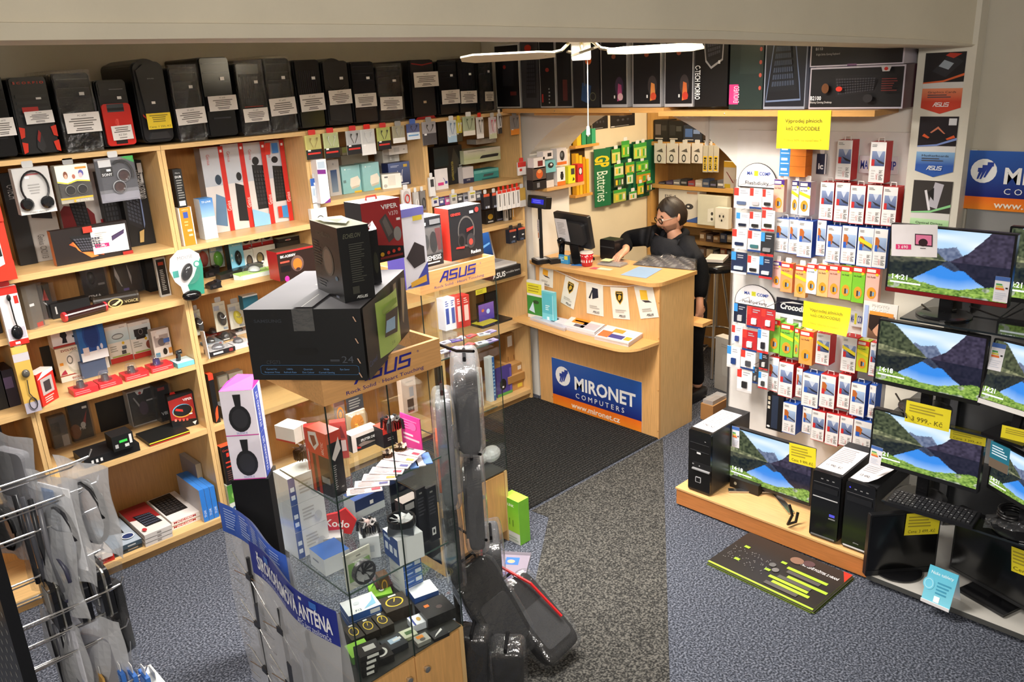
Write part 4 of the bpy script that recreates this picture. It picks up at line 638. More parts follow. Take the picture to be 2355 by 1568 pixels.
ear('pale green earphone card with black foot, second on the top edge',((620,1050),(747,1035),(606,835)),'b8c08a','18181a','d8d8c0',mid='c83028')
ear('white earphone card with black foot and dark earbuds',((810,1018),(932,1000),(785,818)),'b8b8b8','1a1a1c','2c2422',mid='c83028')
ear('tall white card with a red top and white ear hooks',((935,1022),(1052,1008),(912,805)),'d0d0ce','e4e2e0','e8e8e8',tab='d8281e',lowh=.42)
ear('green earphone card with black foot beside the red-topped card',((1068,978),(1180,968),(1058,790)),'b8c066','18181a','3a3a20',mid='c83028')
ear('beige earphone card with silver earbuds',((1195,920),(1298,912),(1188,775)),'a8a288','e8e6e0','b8b8b0',tab='999',lowh=.3)
ear('dark blue earphone card with a light blue foot',((1315,892),(1422,880),(1300,758)),'4a5a90','dde8f2','26264a',tab='4a6ab8',lowh=.45,mid='5a9ad0')
ear('grey packet of black earphones at the unit joint',((1450,938),(1565,928),(1428,742)),'a8a4a8','4a484c','1a1a1c',tab='999',lowh=.5)
ear('white card with pale blue earphones, first of the far unit',((1660,915),(1735,910),(1645,728)),'dde6ee','a8c8e0','6a90b8',tab='eee',lowh=.3)
ear('yellow earphone card beside the white and blue card',((1735,905),(1782,900),(1722,725)),'d8c838','3a3420','eee',tab='e0c828',lowh=.4)
ear('pale green earphone card with a cream foot',((1790,858),(1890,848),(1782,695)),'b8c4a0','f0ece0','5a6a4a',tab='eee',lowh=.25)
ear('white earphone card with a red top in the far unit',((1905,880),(1962,872),(1890,700)),'e8e4e0','f4f2f0','2a2a2a',tab='d82818',lowh=.2)
ear('pinkish packet with a green edge in the far unit',((2010,882),(2072,872),(2000,700)),'e0d4d8','c8d0b0','c84a6a',tab='bbb',lowh=.25)
ear('slim black and white earphone packet near the arch',((2082,838),(2116,832),(2074,668)),'d8d8d8','2a2a2c','1a1a1a',tab='ddd',lowh=.3)
ear('grey packet with an orange and yellow foot, last before the wall',((2190,850),(2262,838),(2150,690)),'8a8684','e08a2a','3a3a3a',tab='888',lowh=.3)
z3s=1.735
def net(label,q,col,pr=(),z=z3s,pl=None,d=.07,name='router_box',cat='box',**k):
 bl,br,tl=Z2(*q);return prod(name,label,cat,bl,br,tl,z,pl=('Y',pl)if pl else None,d=d,col=col,pr=pr,**k)
net('tall white box with a purple flash at the near end of the router shelf',((585,1432),(660,1418),(548,1060)),'ece8ea',[('p',[(0,.68),(.85,.66),(.85,.76),(0,.78)],'7a2a86'),('p',[(.3,0),(1,0),(1,.1)],'7a2a86'),('r',.1,.8,.8,.95,'b8c8d8')])
o=prod('earphone_card','blue and white earbud pack hanging at the upright','earphones',*Z2((515,1425),(600,1412),(497,1218)),pl=('Y',-4.165),d=.004,col='e4e8f0',tab='bbb',pr=[('r',0,.7,1,1,'2a5aa8'),('r',.3,.72,.7,.82,'eee'),('e',.6,.18,.2,.12,'3a6ab8'),('r',.1,.3,.9,.6,'b8ccde')])
for x in(.3,.5,.7):O('earbud',G('gloss').cyl((o['w']*x,-.006,o['h']*.55),(o['w']*x,-.006,o['h']*.25),.003,'f0f0f0',n=6),o)
blister(o,rr(.002,.002,o['w']-.002,o['h']*.7,.01),-.001,.014)
net('grey box with a dark blue gradient window',((665,1370),(765,1355),(632,1065)),'b4b0ac',[('r',.2,.1,.75,.72,'7a8a98','28406a'),('e',.5,.88,.06,.03,'888')])
TPL=lambda s:[('r',0,0,1,1,'86b8b8','9accd0'),('p',[(.48,.14),(.9,.2),(.98,.42),(.86,.6),(.45,.54),(.4,.3)],'e8e0d2'),('p',[(.48,.14),(.9,.2),(.9,.27),(.47,.22)],'c8beac'),('e',.2,.88,.04,.03,'e8f4f4'),('t','tp-link',.42,.88,.04,'e8f4f4',{}),('r',.6,0,1,.06,'e8b830')]+([('r',.05,.4,.2,.5,'6a8a8a')]if s else[])
net('pale turquoise router box with two white wall plugs, nearer of two',((775,1352),(945,1330),(762,1118)),'8cc0c2',TPL(1),d=.08,top='a8d4d4',ls='7ab0b0')
net('pale turquoise router box with two white wall plugs, farther of two',((950,1328),(1107,1308),(942,1092)),'8cc0c2',TPL(0),d=.08,top='a8d4d4')
net('beige and green box behind the turquoise router boxes',((775,1110),(1000,1085),(760,955)),'b8b498',[('r',0,.3,.3,1,'a8b468'),('r',.5,.5,.95,.8,'d0ccb8')],z=1.95,pl=-4.48)
net('low plain carton hidden under the beige box',((775,1250),(1000,1225),(765,1115)),'a8a494',z=z3s,pl=-4.48,h=.213)
net('small white box next to the beige and green one',((1005,1112),(1115,1100),(1000,1010)),'d8d4cc',[('t','C30',.7,.4,.12,'5a5a58',{})],z=1.95,pl=-4.46)
net('cream carton under the small white box',((1108,1250),(1120,1246),(1100,1150)),'c8c4ba',z=z3s,pl=-4.46,w=.11,h=.213)
net('tall grey white box with a slim adapter picture',((1118,1182),(1256,1165),(1110,985)),'c8c6be',[('r',.3,.15,.7,.95,'b4b2aa'),('r',.42,.35,.52,.55,'e0ded8')],z=1.86,pl=-4.40)
net('low white box with a round emblem in front of the tall grey box',((1108,1308),(1266,1292),(1102,1185)),'ece8e0',[('r',.3,.2,.7,.9,'dcd8ce'),('e',.15,.2,.1,.12,'b8b4ac'),('r',.12,.75,.3,.85,'6a6a68')],top='c8c4bc')
net('white mesh router box on top of the dark blue box',((1268,1080),(1420,1060),(1258,935)),'e2deda',[('p',[(.25,.3),(.55,.28),(.55,.8),(.25,.82)],'c4c2c0'),('e',.8,.5,.05,.06,'999')],z=1.93,pl=-4.335,d=.07)
net('dark blue repeater box with two white antennas',((1265,1302),(1440,1282),(1258,1078)),'26305a',[('r',0,0,1,1,'1c2448','5a6a98'),('r',.42,.15,.62,.42,'e4e6ea'),('p',[(.42,.42),(.45,.42),(.42,.65),(.4,.65)],'e0e0e8'),('p',[(.58,.42),(.61,.42),(.66,.68),(.64,.68)],'e0e0e8'),('r',.7,.78,.88,.9,'c8a84a'),('l',.1,.8,.5,.9,2,'b8c0d8'),('r',.1,.03,.9,.09,'b8c0d0')],pl=-4.33,d=.07)
z4s=1.675
net('big black carton with yellow lettering on the far unit',((1560,1335),(1795,1300),(1530,960)),'15181a',[('r',0,.5,.5,1,'10262c'),('p',[(.55,.2),(.75,.3),(.9,.6),(.7,.95),(.6,.6)],'3a3830'),('t','GAMING ROUTER',.62,.35,.07,'b8a840',{'rot':90,'w':.5}),('l',.86,.1,.96,.5,8,'b8b8b0')],z=z4s,pl=-4.4,d=.1)
net('black carton behind the yellow-lettered one',((1600,1200),(1760,1180),(1580,740)),'171412',[('r',.2,.5,.6,.54,'6a5a50')],z=z4s,pl=-4.52,d=.05)
net('white price card with a blue antenna picture leaning on the black carton',((1555,1312),(1662,1298),(1532,1145)),'ebe7ea',[('r',.2,.2,.65,.34,'d8408a'),('p',[(.62,.55),(.66,.55),(.82,.35),(.8,.33)],'3a4a9a'),('r',.75,.25,.95,.38,'4a50a0')],z=z4s,pl=-4.27,d=.003,name='price_card',cat='card')
net('pale green carton with a black network switch picture',((1800,1168),(2108,1142),(1790,985)),'c4cca8',[('r',0,.3,1,1,'b8c490','d8d4cc'),('p',[(.42,.28),(.92,.3),(.95,.48),(.46,.44)],'26282a'),('p',[(.46,.44),(.95,.48),(.9,.52),(.5,.5)],'3a3c3e'),('l',.1,.8,.6,.92,2,'a8a898')],z=1.80,pl=-4.36,d=.14)
net('small grey carton stacked on the pale green switch carton',((1900,972),(2068,958),(1895,890)),'a8a49c',[('p',[(.5,.3),(.7,.2),(.9,.6),(.85,.62),(.7,.34)],'c8c6c0')],z=1.80+.118,pl=-4.40,d=.1)
net('turquoise network switch carton under the pale green one',((1885,1295),(2092,1278),(1878,1155)),'3a9290',[('r',0,.7,1,1,'6ab8b4'),('p',[(.35,.3),(.75,.32),(.8,.55),(.4,.55)],'4a5a5c'),('r',.3,.02,.95,.12,'1f5a5c'),('t','tp-link',.3,.86,.08,'e0f0ee',{})],z=z4s,pl=-4.37,d=.1)
net('white and dark blue box beside the turquoise carton',((1790,1288),(1880,1276),(1768,1128)),'d0ccd0',[('r',0,0,1,.3,'2c3050'),('t','LINK',.5,.2,.1,'ddd',{})],z=z4s,pl=-4.35)
for i in range(4):prod('price_list',f'printed price strip on the end panel, {ORD[i]} from the top','paper',*Z2((2085,960+i*103),(2170,954+i*103),(2080,868+i*103)),pl=('Y',-4.6),d=.002,col='d8d4d0',pr=[('l',.1,.1,.9,.9,5,'9aa0a8')],group='paper price strips beside the routers',rz=math.pi)
# second tier: cables on hooks
def hang(label,q,col,pr=(),tab='ddd',d=.015,pl=-4.16,name='cable_pack',cat='cable pack',group='cable packs hung under the router shelves',inner=None):
 bl,br,tl=Z2(*q);o=prod(name,label,cat,bl,br,tl,pl=('Y',pl),d=d,col=col,pr=pr,tab=tab,group=group)
 if inner:O('coiled_cable',G('semi').tube([(o['w']*(.5+.25*math.cos(a)),-.008,o['h']*(.4+.26*math.sin(a)))for a in[x*.55 for x in range(14)]],.003,inner,5),o)
 return o
hang('oval clear pack with red earphones above the tall red carton',((1275,1445),(1350,1435),(1270,1312)),'d8d4d2',[('e',.5,.5,.4,.4,'b8b0ae')],inner='c8281e')
hang('grey cable pack hanging beside the red earphones',((1378,1500),(1420,1494),(1366,1335)),'b8b4b0',inner='e0dcd8');hang('dark grey cable pack hanging behind the headset boxes',((1432,1490),(1476,1484),(1420,1325)),'7a7674',inner='3a3a3c')
hang('white tag packet clipped to the shelf joint',((1508,1370),(1555,1364),(1498,1210)),'e4e2e0',[('r',.2,.5,.8,.9,'3a3a3c')],pl=-4.15)
for i in range(8):hang(f'small flat cable bag, {ORD[i]} in the crowded hook row',((1530+i*52,1455-i*7),(1582+i*52,1449-i*7),(1512+i*52,1375-i*8)),['d8d4d8','4a4a80','d05a9a','c8c4c0','3a3a40','b8b8c8','e0dcda','5a5a60'][i],[('r',.2,.3,.7,.6,['3a3a6a','e8e8e8','eee','6a6a68','ccc','4a4a4c','888','ddd'][i]),('r',.1,.7,.9,.85,'c8c040' if i%3==0 else 'aaa')],pl=-4.17-.02*(i%3))
for i in range(2):hang(['black cable box with an orange cap, nearer of two on the hook row','black cable box with an orange cap, farther of two on the hook row'][i],((1965+i*72,1480-i*10),(2015+i*72,1474-i*10),(1955+i*66,1352-i*10)),'24242a',[('r',0,.82,1,1,'d85a3a'),('e',.35,.12,.12,.08,'a8b0c8'),('r',.55,.05,.9,.2,'c0c4d0')],d=.03)
for i in range(5):hang(f'white cable pack with a red header, {ORD[i]} of five beside the end panel',((2085+i*38,1492-i*8),(2118+i*38,1488-i*8),(2092+i*36,1322-i*8)),'e8e6e4',[('r',0,.86,1,1,'d8301e'),('r',.35,.2,.65,.8,'8a8884')],tab='d8301e',inner=None,pl=-4.14)
hang('yellow brown cable pack at the end panel',((2265,1460),(2318,1452),(2262,1300)),'d0a850',[('r',0,0,1,.35,'e4e0d8')])
z5=1.38;Z9=lambda*p:[(900+x/3.268,440+y/3.268)for x,y in p]
def far(label,q,z,col,pr=(),d=.07,pl=None,name='accessory_box',cat='box',**k):
 bl,br,tl=Z9(*q);return prod(name,label,cat,bl,br,tl,z,pl=('Y',pl)if pl else None,d=d,col=col,pr=pr,**k)
far('black accessory pack with a gold oval on the cable shelf',((715,250),(780,240),(692,150)),z5,'1c1a1a',[('e',.5,.5,.3,.2,'c8a030'),('r',.2,.1,.8,.2,'bbb')],pl=-4.28)
far('black antenna pack on the cable shelf',((785,250),(850,240),(760,120)),z5,'26242a',[('r',.2,.05,.8,.15,'8a8aa0')],pl=-4.3)
for i in range(5):far(f'slim blister pack, {ORD[i]} of five standing on the cable shelf',((858+i*28,245-i*5),(882+i*28,240-i*5),(848+i*28,130-i*6)),z5,['c8c4be','3a3836','d8a860','e0d8d0','b89868'][i],[('r',.35,.2,.65,.8,['5a5650','b8b4b0','f0e8d8','8a8078','e8e0d0'][i])],pl=-4.26,d=.02)
for i,q in enumerate((((892,395),(943,388),(888,292)),((957,372),(1008,364),(960,275)))):
 bl,br,tl=Z9(*q);prod('cable_box',['small black box with a red cap hanging over the laptop, nearer of two','small black box with a red cap hanging over the laptop, farther of two'][i],'box',bl,br,tl,pl=('Y',-4.15),d=.04,col='22242c',tab='333',pr=[('r',0,.84,1,1,'d05a40'),('t','CFG',.5,.12,.14,'8aa0c8',{}),('r',.5,.4,.8,.5,'ddd')])
 # laptop on its sign board
a,b,t=Z9((770,680),(1000,628),(765,600));zl=1.0
o=prod('sign_board','black wedge-shaped display board with white lettering under the laptop','sign',a,b,t,zl,d=.28,col='17171a',top='2a2a2c',pr=[('t','ASUS',.2,.5,.5,'f0f0f0',{'b':1}),('t','The incredible future',.62,.55,.2,'c8c8c8',{})])
hb=zl+o['h']+.002;A=o.location+Vector((0,0,o['h']+.002))
g=G('semi');g.box(.01,o['w']-.02,.02,.25,0,.014,'d8d6d4');l=O('laptop',g,None,A,math.pi,'open silver laptop with a blue screen','laptop')
O('keyboard',G('semi').box(.03,o['w']-.04,.12,.22,.014,.016,'b0aeb0'),l);s=G('semi');s.box(.01,o['w']-.02,-.008,0,0,.22,'d0cecc');sc=O('screen_lid',s,l,(0,.25,.012));sc.rotation_euler[0]=math.radians(-14)
q=G('screen');q.pr([('r',.06,.08,.94,.93,'16305a','3a6ab0'),('p',[(.3,.3),(.9,.5),(.9,.56),(.3,.4)],'7ab0e0')],o['w']-.03,.22,x=.01,y=-.009);O('display',q,sc)
far('dark tablet leaning against the end panel',((740,1010),(830,985),(735,760)),.626,'1c1c20',[('r',.05,.05,.95,.95,'2a3040')],d=.01,pl=-4.5,name='tablet',cat='tablet')
a=Z9((690,1035))[0];A=onZ(a,.626);g=G('gloss').box(0,.3,0,.2,0,.012,'222226');o=O('tablet',g,None,A+Vector((0,0,.001)),math.pi,'dark tablet lying flat under a yellow price sheet','tablet');O('price_sheet',G().at(('Z',4)).box(.02,.19,.02,.14,.013,.014,'ece02a',U='efe235'),o)
# cardboard boxes
zq=.081
for i,(q,hgt,lb)in enumerate((((835,1530),.06,'bottom'),((830,1470),.05,'second'),((822,1400),.055,'third'),((815,1350),.05,'fourth'))):pass
zc=.081
for i,(x0,x1,hh,pl,lb,c)in enumerate(((1176,1218,.075,-4.26,'lowest cardboard box with a yellow sticker at the shelf end','b8894e'),(1170,1216,.055,-4.24,'second cardboard box from the bottom at the shelf end','a97c44'),(1174,1208,.07,-4.27,'third cardboard box from the bottom with a white label','b58750'),(1168,1202,.22,-4.34,'tall cardboard box with a white label on top of the stack','a87c48'))):
 A=onY((x0,880),pl);B=onY((x1,880),pl);w=min((B-A).length,A.x+4.098);A.z=zc
 g=G();g.box(0,w,0,.2,0,hh,c,U='c89a60');g.pr([('r',.5,.2,.9,.6,'d8c040')]if i==0 else[('r',.65,.25,.95,.7,'e0d8cc')]if i==2 else[('r',.2,.55,.75,.93,'e4e0da'),('r',.15,.05,.22,.2,'6a4a2a'),('r',.85,.05,.92,.2,'6a4a2a')]if i==3 else[],w,hh)
 O('cardboard_box',g,None,A,math.pi,lb,'cardboard box','cardboard boxes stacked on the lowest shelf');zc+=hh+.0015
 # ================================================================ cartons on top of the glass cabinets
Z8=lambda*p:[(540+x/3.2,430+y/3.2)for x,y in p]
Za=lambda*p:[(600+x/3.92,840+y/3.92)for x,y in p]
Zb=lambda*p:[(480+x/3.752,1150+y/3.752)for x,y in p]
ztop=ZH
A,r,w,h=place((584,874),(846,875),(557,713),ztop);d=.476
g=G('print');g.box(0,w,0,d,0,h,'0d0e10',U='5c5b60',R='221f1d',F='0b0c0f')  # light falling on the top is put into its greyer colour
g.pr([('t','SAMSUNG',.2,.84,.045,'2e3138',{'b':1,'w':.24}),('r',.38,.62,.56,.98,'0d0e11'),('p',rr(.39,.36,.6,.46,.04),'060607'),('t','CFG73',.2,.26,.055,'383b42',{'w':.12}),('t','24',.85,.3,.1,'40444c',{'w':.1}),('r',.7,.27,.78,.3,'34373e')],w,h)
fr=[(.08,.1),(.1,.08),(.92,.08),(.94,.1),(.94,.2),(.92,.22),(.1,.22),(.08,.2)];fi=[(.084,.104),(.103,.086),(.917,.086),(.936,.104),(.936,.196),(.917,.214),(.103,.214),(.084,.196)]
for i in range(8):j=(i+1)%8;g.pr([('p',[fr[i],fr[j],fi[j],fi[i]],'2f5a82')],w,h)
for i,(s1,s2)in enumerate((('Curved for','Response Time'),('144Hz','Refresh Rate'),('Quantum','Dot Colour'),('Wide','Curved Gaming'),('Eye Saver',''))):g.pr([('t',s1,.18+.16*i,.165,.025,'5a86b8',{})]+([('t',s2,.18+.16*i,.12,.025,'5a86b8',{})]if s2 else[]),w,h)
for z in(.9,.6,.32,.12):g.pr([('p',[(.935,z),(.945,z),(.965,z-.07),(.955,z-.07)],'c09a80')],w,h)
g.at(('t',(0,0,h)),('X',-90));g.pr([('p',[(.42,0),(.6,0),(.6,1),(.42,1)],'55555a'),('r',.505,0,.511,.3,'c8c8c4'),('t','SAMSUNG',.45,.62,.02,'b8b4a8',{'w':.3,'rot':50})],w,d)
g.at(('t',(w,0,0)),('Z',90));g.pr([('r',.0,0,.4,1,'1c1a19'),('t','Curved',.1,.2,.08,'4a5a88',{}),('p',[(.62,.35),(.66,.95),(.72,.95),(.68,.3)],'8a7a60'),('p',[(.8,.3),(.84,.95),(.94,.9),(.82,.25)],'8a7a60')],d,h);g.at()
o=O('monitor_carton',g,None,A+Vector((0,0,.001)),r,'large black monitor carton lying across the front display cabinet','carton')
q=G('print').at(('t',(w+.004,.1,h*.12)),('Z',90));q.grid(lambda u,v:(u*.2,-.02*math.sin(u*2.2),v*h*.8),8,2,'a8c060');q.pr([('p',[(.02,.3),(.15,.2),(.18,.55),(.05,.6)],'121214'),('p',[(.03,.35),(.13,.28),(.14,.45),(.05,.5)],'8ab0d0'),('r',.02,.62,.17,.7,'7a9a30'),('t','5 let',.1,.12,.06,'506a20',{})],1,h,y=-.022);O('leaflet',q,o)
O('tape',G('clear').box(w*.42,w*.6,-.002,-.001,h*.7,h+.002,'fff'),o)
zs=ztop+h+.002
a=onZ((732,667),zs);b=onZ((794,697),zs);c=onZ((862,682),zs);w=(b-a).length;d=(c-b).length;r=math.atan2((b-a).y,(b-a).x);hh=onV((716,507),a,(b-a).normalized()).z-zs
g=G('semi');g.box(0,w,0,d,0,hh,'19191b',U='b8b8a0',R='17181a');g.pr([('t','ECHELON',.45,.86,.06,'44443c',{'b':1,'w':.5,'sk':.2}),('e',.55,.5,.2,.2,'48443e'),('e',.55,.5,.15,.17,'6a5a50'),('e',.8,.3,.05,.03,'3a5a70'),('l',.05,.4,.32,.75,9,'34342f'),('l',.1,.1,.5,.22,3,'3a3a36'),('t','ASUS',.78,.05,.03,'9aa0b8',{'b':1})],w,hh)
g.at(('t',(w,0,0)),('Z',90));g.pr([('t','ECHELON',.42,.88,.06,'5a5a4c',{'b':1,'w':.55,'sk':.2}),('l',.3,.25,.8,.78,18,'44443e'),('r',.28,.1,.5,.2,'3a3a34')]+asus(.38,.035,.36,.035,'d8d8d4'),d,hh)
g.at(('t',(0,0,hh)),('X',-90));g.pr([('p',[(.1,.1),(.5,.05),(.9,.4),(.6,.8),(.2,.9)],'d8d8c0'),('p',[(.3,.3),(.7,.3),(.5,.7)],'a0a890')],w,d);g.at()
O('headset_carton',g,None,a,r,'small black headset carton standing on the large monitor carton','carton')
o=prod('headset_carton','clear pack with a crumpled lid wedged behind the small black carton','pack',(861,655),(884,632),(826,505),zs,d=.02,col='1c1c20',mat='semi',rz=math.pi,w=.03,h=.17,pr=[('e',.5,.4,.3,.2,'3a3a30')]);O('clear_lid',G('clear').add([(-.0,0,.17),(.03,0,.172),(.03,.06,.172),(.0,.06,.18),(.05,.05,.19)],[[0,1,2,3,4]],'fff'),o)
vb=onZ((931,592),zs)
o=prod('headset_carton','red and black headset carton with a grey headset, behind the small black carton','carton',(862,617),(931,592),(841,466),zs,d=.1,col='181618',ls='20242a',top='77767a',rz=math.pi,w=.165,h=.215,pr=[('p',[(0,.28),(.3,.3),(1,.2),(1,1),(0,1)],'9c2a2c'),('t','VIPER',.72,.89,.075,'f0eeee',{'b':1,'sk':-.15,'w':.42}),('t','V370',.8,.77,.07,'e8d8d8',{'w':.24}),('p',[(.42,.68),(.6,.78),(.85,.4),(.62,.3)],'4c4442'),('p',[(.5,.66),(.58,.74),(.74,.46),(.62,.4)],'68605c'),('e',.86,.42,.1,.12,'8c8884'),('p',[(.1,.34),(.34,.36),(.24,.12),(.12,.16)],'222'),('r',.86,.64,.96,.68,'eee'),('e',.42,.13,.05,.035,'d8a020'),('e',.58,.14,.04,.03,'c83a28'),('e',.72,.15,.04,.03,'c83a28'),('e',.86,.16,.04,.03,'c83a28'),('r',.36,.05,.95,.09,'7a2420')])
o.location=vb+Vector((.165,0,.001))
O('handle',G('semi').tube([(o['w']*.35,.05,o['h']),(o['w']*.37,.05,o['h']+.012),(o['w']*.6,.05,o['h']+.012),(o['w']*.62,.05,o['h'])],.004,'d84a3a',5),o)
o=prod('headset_carton','white and violet carton on the rear cabinet behind the red one','carton',(936,668),(972,652),(925,482),ZH,d=.12,col='e8e6f0',ls='5a50a8',top='7a72c8',pr=[('r',.0,.9,1,1,'7a78c8'),('p',[(.1,.4),(.5,.58),(.9,.5),(.9,.3),(.4,.25)],'3a3234'),('p',[(0,.02),(.5,.1),(1,.3),(1,.0)],'4a50a8'),('p',[(.2,.02),(.9,.05),(.9,.14),(.2,.08)],'e8b040'),('r',.5,.84,.9,.9,'d8c040')])
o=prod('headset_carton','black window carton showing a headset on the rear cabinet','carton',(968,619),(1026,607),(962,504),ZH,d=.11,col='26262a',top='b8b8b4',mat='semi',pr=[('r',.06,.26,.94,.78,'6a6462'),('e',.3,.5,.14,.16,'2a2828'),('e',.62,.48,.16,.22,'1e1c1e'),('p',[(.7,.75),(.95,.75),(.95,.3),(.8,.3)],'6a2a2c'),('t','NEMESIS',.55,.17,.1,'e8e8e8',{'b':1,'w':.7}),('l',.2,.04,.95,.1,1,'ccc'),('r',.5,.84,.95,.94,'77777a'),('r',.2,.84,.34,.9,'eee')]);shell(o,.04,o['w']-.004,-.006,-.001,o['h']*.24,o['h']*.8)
o=prod('headset_carton','black headset carton with a bright red side on the rear cabinet','carton',(1039,602),(1114,584),(1031,482),ZH,d=.1,col='17161a',ls='e03428',top='8a8684',pr=[('o',.5,.52,.26,.3,'55504e',.12)]+[('e',.34,.35,.12,.15,'2a2628'),('e',.34,.35,.08,.1,'0c0c0e'),('e',.62,.32,.13,.15,'322e30'),('e',.62,.3,.06,.06,'e03a30'),('p',[(.15,.22),(.4,.2),(.42,.24),(.17,.25)],'b82a28'),('t','GENESIS',.2,.88,.05,'d83a30',{'w':.3,'b':1}),('e',.85,.9,.06,.05,'b8302c'),('t','Radon',.75,.1,.07,'f0f0f0',{'b':1,'w':.3}),('r',.62,.85,.74,.9,'eee'),('p',[(.5,.5),(.7,.55),(.72,.6),(.5,.57)],'8a2422')])
prod('earphone_card','white earphone box hanging below the router shelf','earphones',*Z8((575,300),(690,290),(560,165)),pl=('Y',-4.16),d=.03,col='e8e4dc',tab='ddd',pr=[('o',.55,.3,.25,.3,'3a3a3a',.15)])
# ================================================================ contents of the front cabinet
def cb(label,q,z,d,col,pr=(),name='component_box',cat='box',**k):
 k.setdefault('free',True);return prod(name,label,cat,q[0],q[1],q[2],z,d=d,col=col,pr=pr,**k)
def fanpart(o,c,R,n,col,frame=None,tiltx=0):
 g=G('gloss').at(('t',c));
 for i in range(n):
  a=2*math.pi*i/n;g.add([(R*.28*math.cos(a),R*.28*math.sin(a),0),(R*math.cos(a-.18),R*math.sin(a-.18),.004),(R*math.cos(a+.28),R*math.sin(a+.28),.012),(R*.3*math.cos(a+.5),R*.3*math.sin(a+.5),.01)],[[0,1,2,3]],col)
 O('fan_blades',g,o);O('fan_hub',G('gloss').lathe([(R*.3,0),(R*.3,.012),(R*.2,.015),(0,.015)],frame or col,c=c,n=14),o)
def cooler(label,p,z,R,base,blade,hub,legs=True,name='cpu_cooler'):
 A=onZ(p,z)+Vector((0,0,.0015));g=G('metal');n=22
 for i in range(n):a=2*math.pi*i/n;g.at(('Z',math.degrees(a))).box(R*.3,R*.92,-.0012,.0012,0,.03,base)
 g.at();g.lathe([(R*.32,0),(R*.32,.03),(0,.03)],'b8b4b0',n=12);o=O(name,g,None,A,0,label,'cooler');fanpart(o,(0,0,.032),R*.95,7,blade,hub)
 if legs:
  for i in range(4):a=i*math.pi/2+.6;O('mounting_leg',G('semi').tube([(R*.5*math.cos(a),R*.5*math.sin(a),.042),(R*1.1*math.cos(a),R*1.1*math.sin(a),.034),(R*1.2*math.cos(a),R*1.2*math.sin(a),.0)],.006,'1c1c1e',6),o)
 return o
T1,T2,T3=1.1205,.7755,.4195
for i,(p,w_,h_,c)in enumerate((((632,955),.05,.16,'b82828'),((660,945),.055,.14,'c04038'))):
 A=onZ(p,T1);A+=Vector((0,.0,.0));g=G('print');g.box(0,w_,0,.03,0,h_,c);g.pr([('r',.1,.2,.9,.5,'e8d0cc'),('p',[(.1,.6),(.9,.55),(.7,.9)],'7a1818')],w_,h_);o=O('cable_pack',g,None,(-1.24-.1*i,-2.38,T1+.001),2.6,['red cable pack standing in the back corner of the top glass shelf','second red cable pack in the back of the top glass shelf'][i],'cable pack');O('plastic_bag',G('wrap').box(-.006,w_+.006,-.006,.036,0,h_+.02,'fff'),o)
cb('open white box with a dark cooler inside on the top glass shelf',((636,1012),(680,1022),(630,968)),T1,.07,'e8d8d0',[('r',0,0,1,.12,'b8382c')],top='f0e8e0',ls='d8c4b8',h=.06)
cooler('round dark cooler with curved fins on the top glass shelf',(700,1052),T1,.04,'3a3030','6a5a58','2a2424',False)
o=cb('tall red and black boxed cooler at the front corner of the top shelf',((722,1125),(768,1146),(706,984)),T1,.055,'1b1a1c',[('r',0,.62,1,1,'c8301e'),('p',[(.1,.95),(.5,.98),(.6,.8),(.35,.68),(.1,.8)],'d8d0cc'),('p',[(.18,.9),(.42,.92),(.48,.8),(.3,.73)],'7a2a20'),('r',.05,.0,.2,.62,'b02a1c'),('r',.35,.0,.5,.62,'a02418'),('t','ARCTIC',.75,.75,.06,'f0d8d0',{'rot':90,'w':.2}),('r',.55,.2,.95,.3,'8a8a88')],top='d84a34',rs='161416',name='cooler_box')
g=G().at(('t',(o['w'],0,0)),('Z',90));g.pr([('r',0,.84,1,1,'c8402c'),('p',[(.2,.6),(.8,.9),(.9,.7),(.4,.55)],'e0d4d0'),('l',.2,.1,.45,.5,12,'a8a4a0'),('t','Arctic',.7,.12,.06,'d8d4d0',{'rot':80,'w':.1})],.055,o['h']);O('side_print',g,o)
for i,(q,c,pr_)in enumerate(((((775,985),(800,978),(768,925)),'8a7a70',[('o',.5,.45,.36,.3,'e89030',.3),('e',.5,.45,.16,.12,'f0b050'),('r',0,.8,1,1,'55504c')]),(((803,968),(842,956),(800,900)),'4a4a50',[('r',.05,.78,.4,.95,'d8602c'),('l',.1,.35,.9,.7,4,'b8b4b0'),('e',.6,.15,.2,.12,'d8884a')]))):
 o=cb(['grey carded fan with an orange ring at the back of the top shelf','dark carded connector with an orange label at the back of the top shelf'][i],q,T1,.006,c,pr_,name='component_pack',cat='pack',rz=math.pi);
o=cb('clear carded orange case fan on the top shelf',((803,1002),(850,990),(797,955)),T1,.01,'d8b890',[('e',.5,.45,.36,.42,'e8962c')],name='component_pack',cat='fan',rz=math.pi);blister(o,rr(0,0,o['w'],o['h'],.01),-.001,.02)
g=G('gloss').at(('t',(o['w']*.5,-.012,o['h']*.45)),('X',90))
for i in range(7):a=2*math.pi*i/7;g.add([(.006*math.cos(a),.006*math.sin(a),0),(.022*math.cos(a-.2),.022*math.sin(a-.2),.002),(.022*math.cos(a+.3),.022*math.sin(a+.3),.005),(.007*math.cos(a+.5),.007*math.sin(a+.5),.004)],[[0,1,2,3]],'f0a030')
O('fan_blades',g,o)
cb('black and white splitter cable box on the top shelf',((812,1043),(884,1024),(806,1004)),T1,.05,'2a2826',[('r',0,0,.16,1,'e8dcd4'),('r',.16,.8,1,1,'e4d8d0'),('t','SPLITTER CABLE',.62,.55,.14,'f4f0ec',{'b':1,'w':.6}),('p',[(.2,.35),(.3,.2),(.9,.25),(.4,.45)],'8a7a70'),('p',[(.16,.3),(.3,.2),(.3,.12),(.16,.16)],'c02a20')],rz=math.pi,top='cfc0b8')
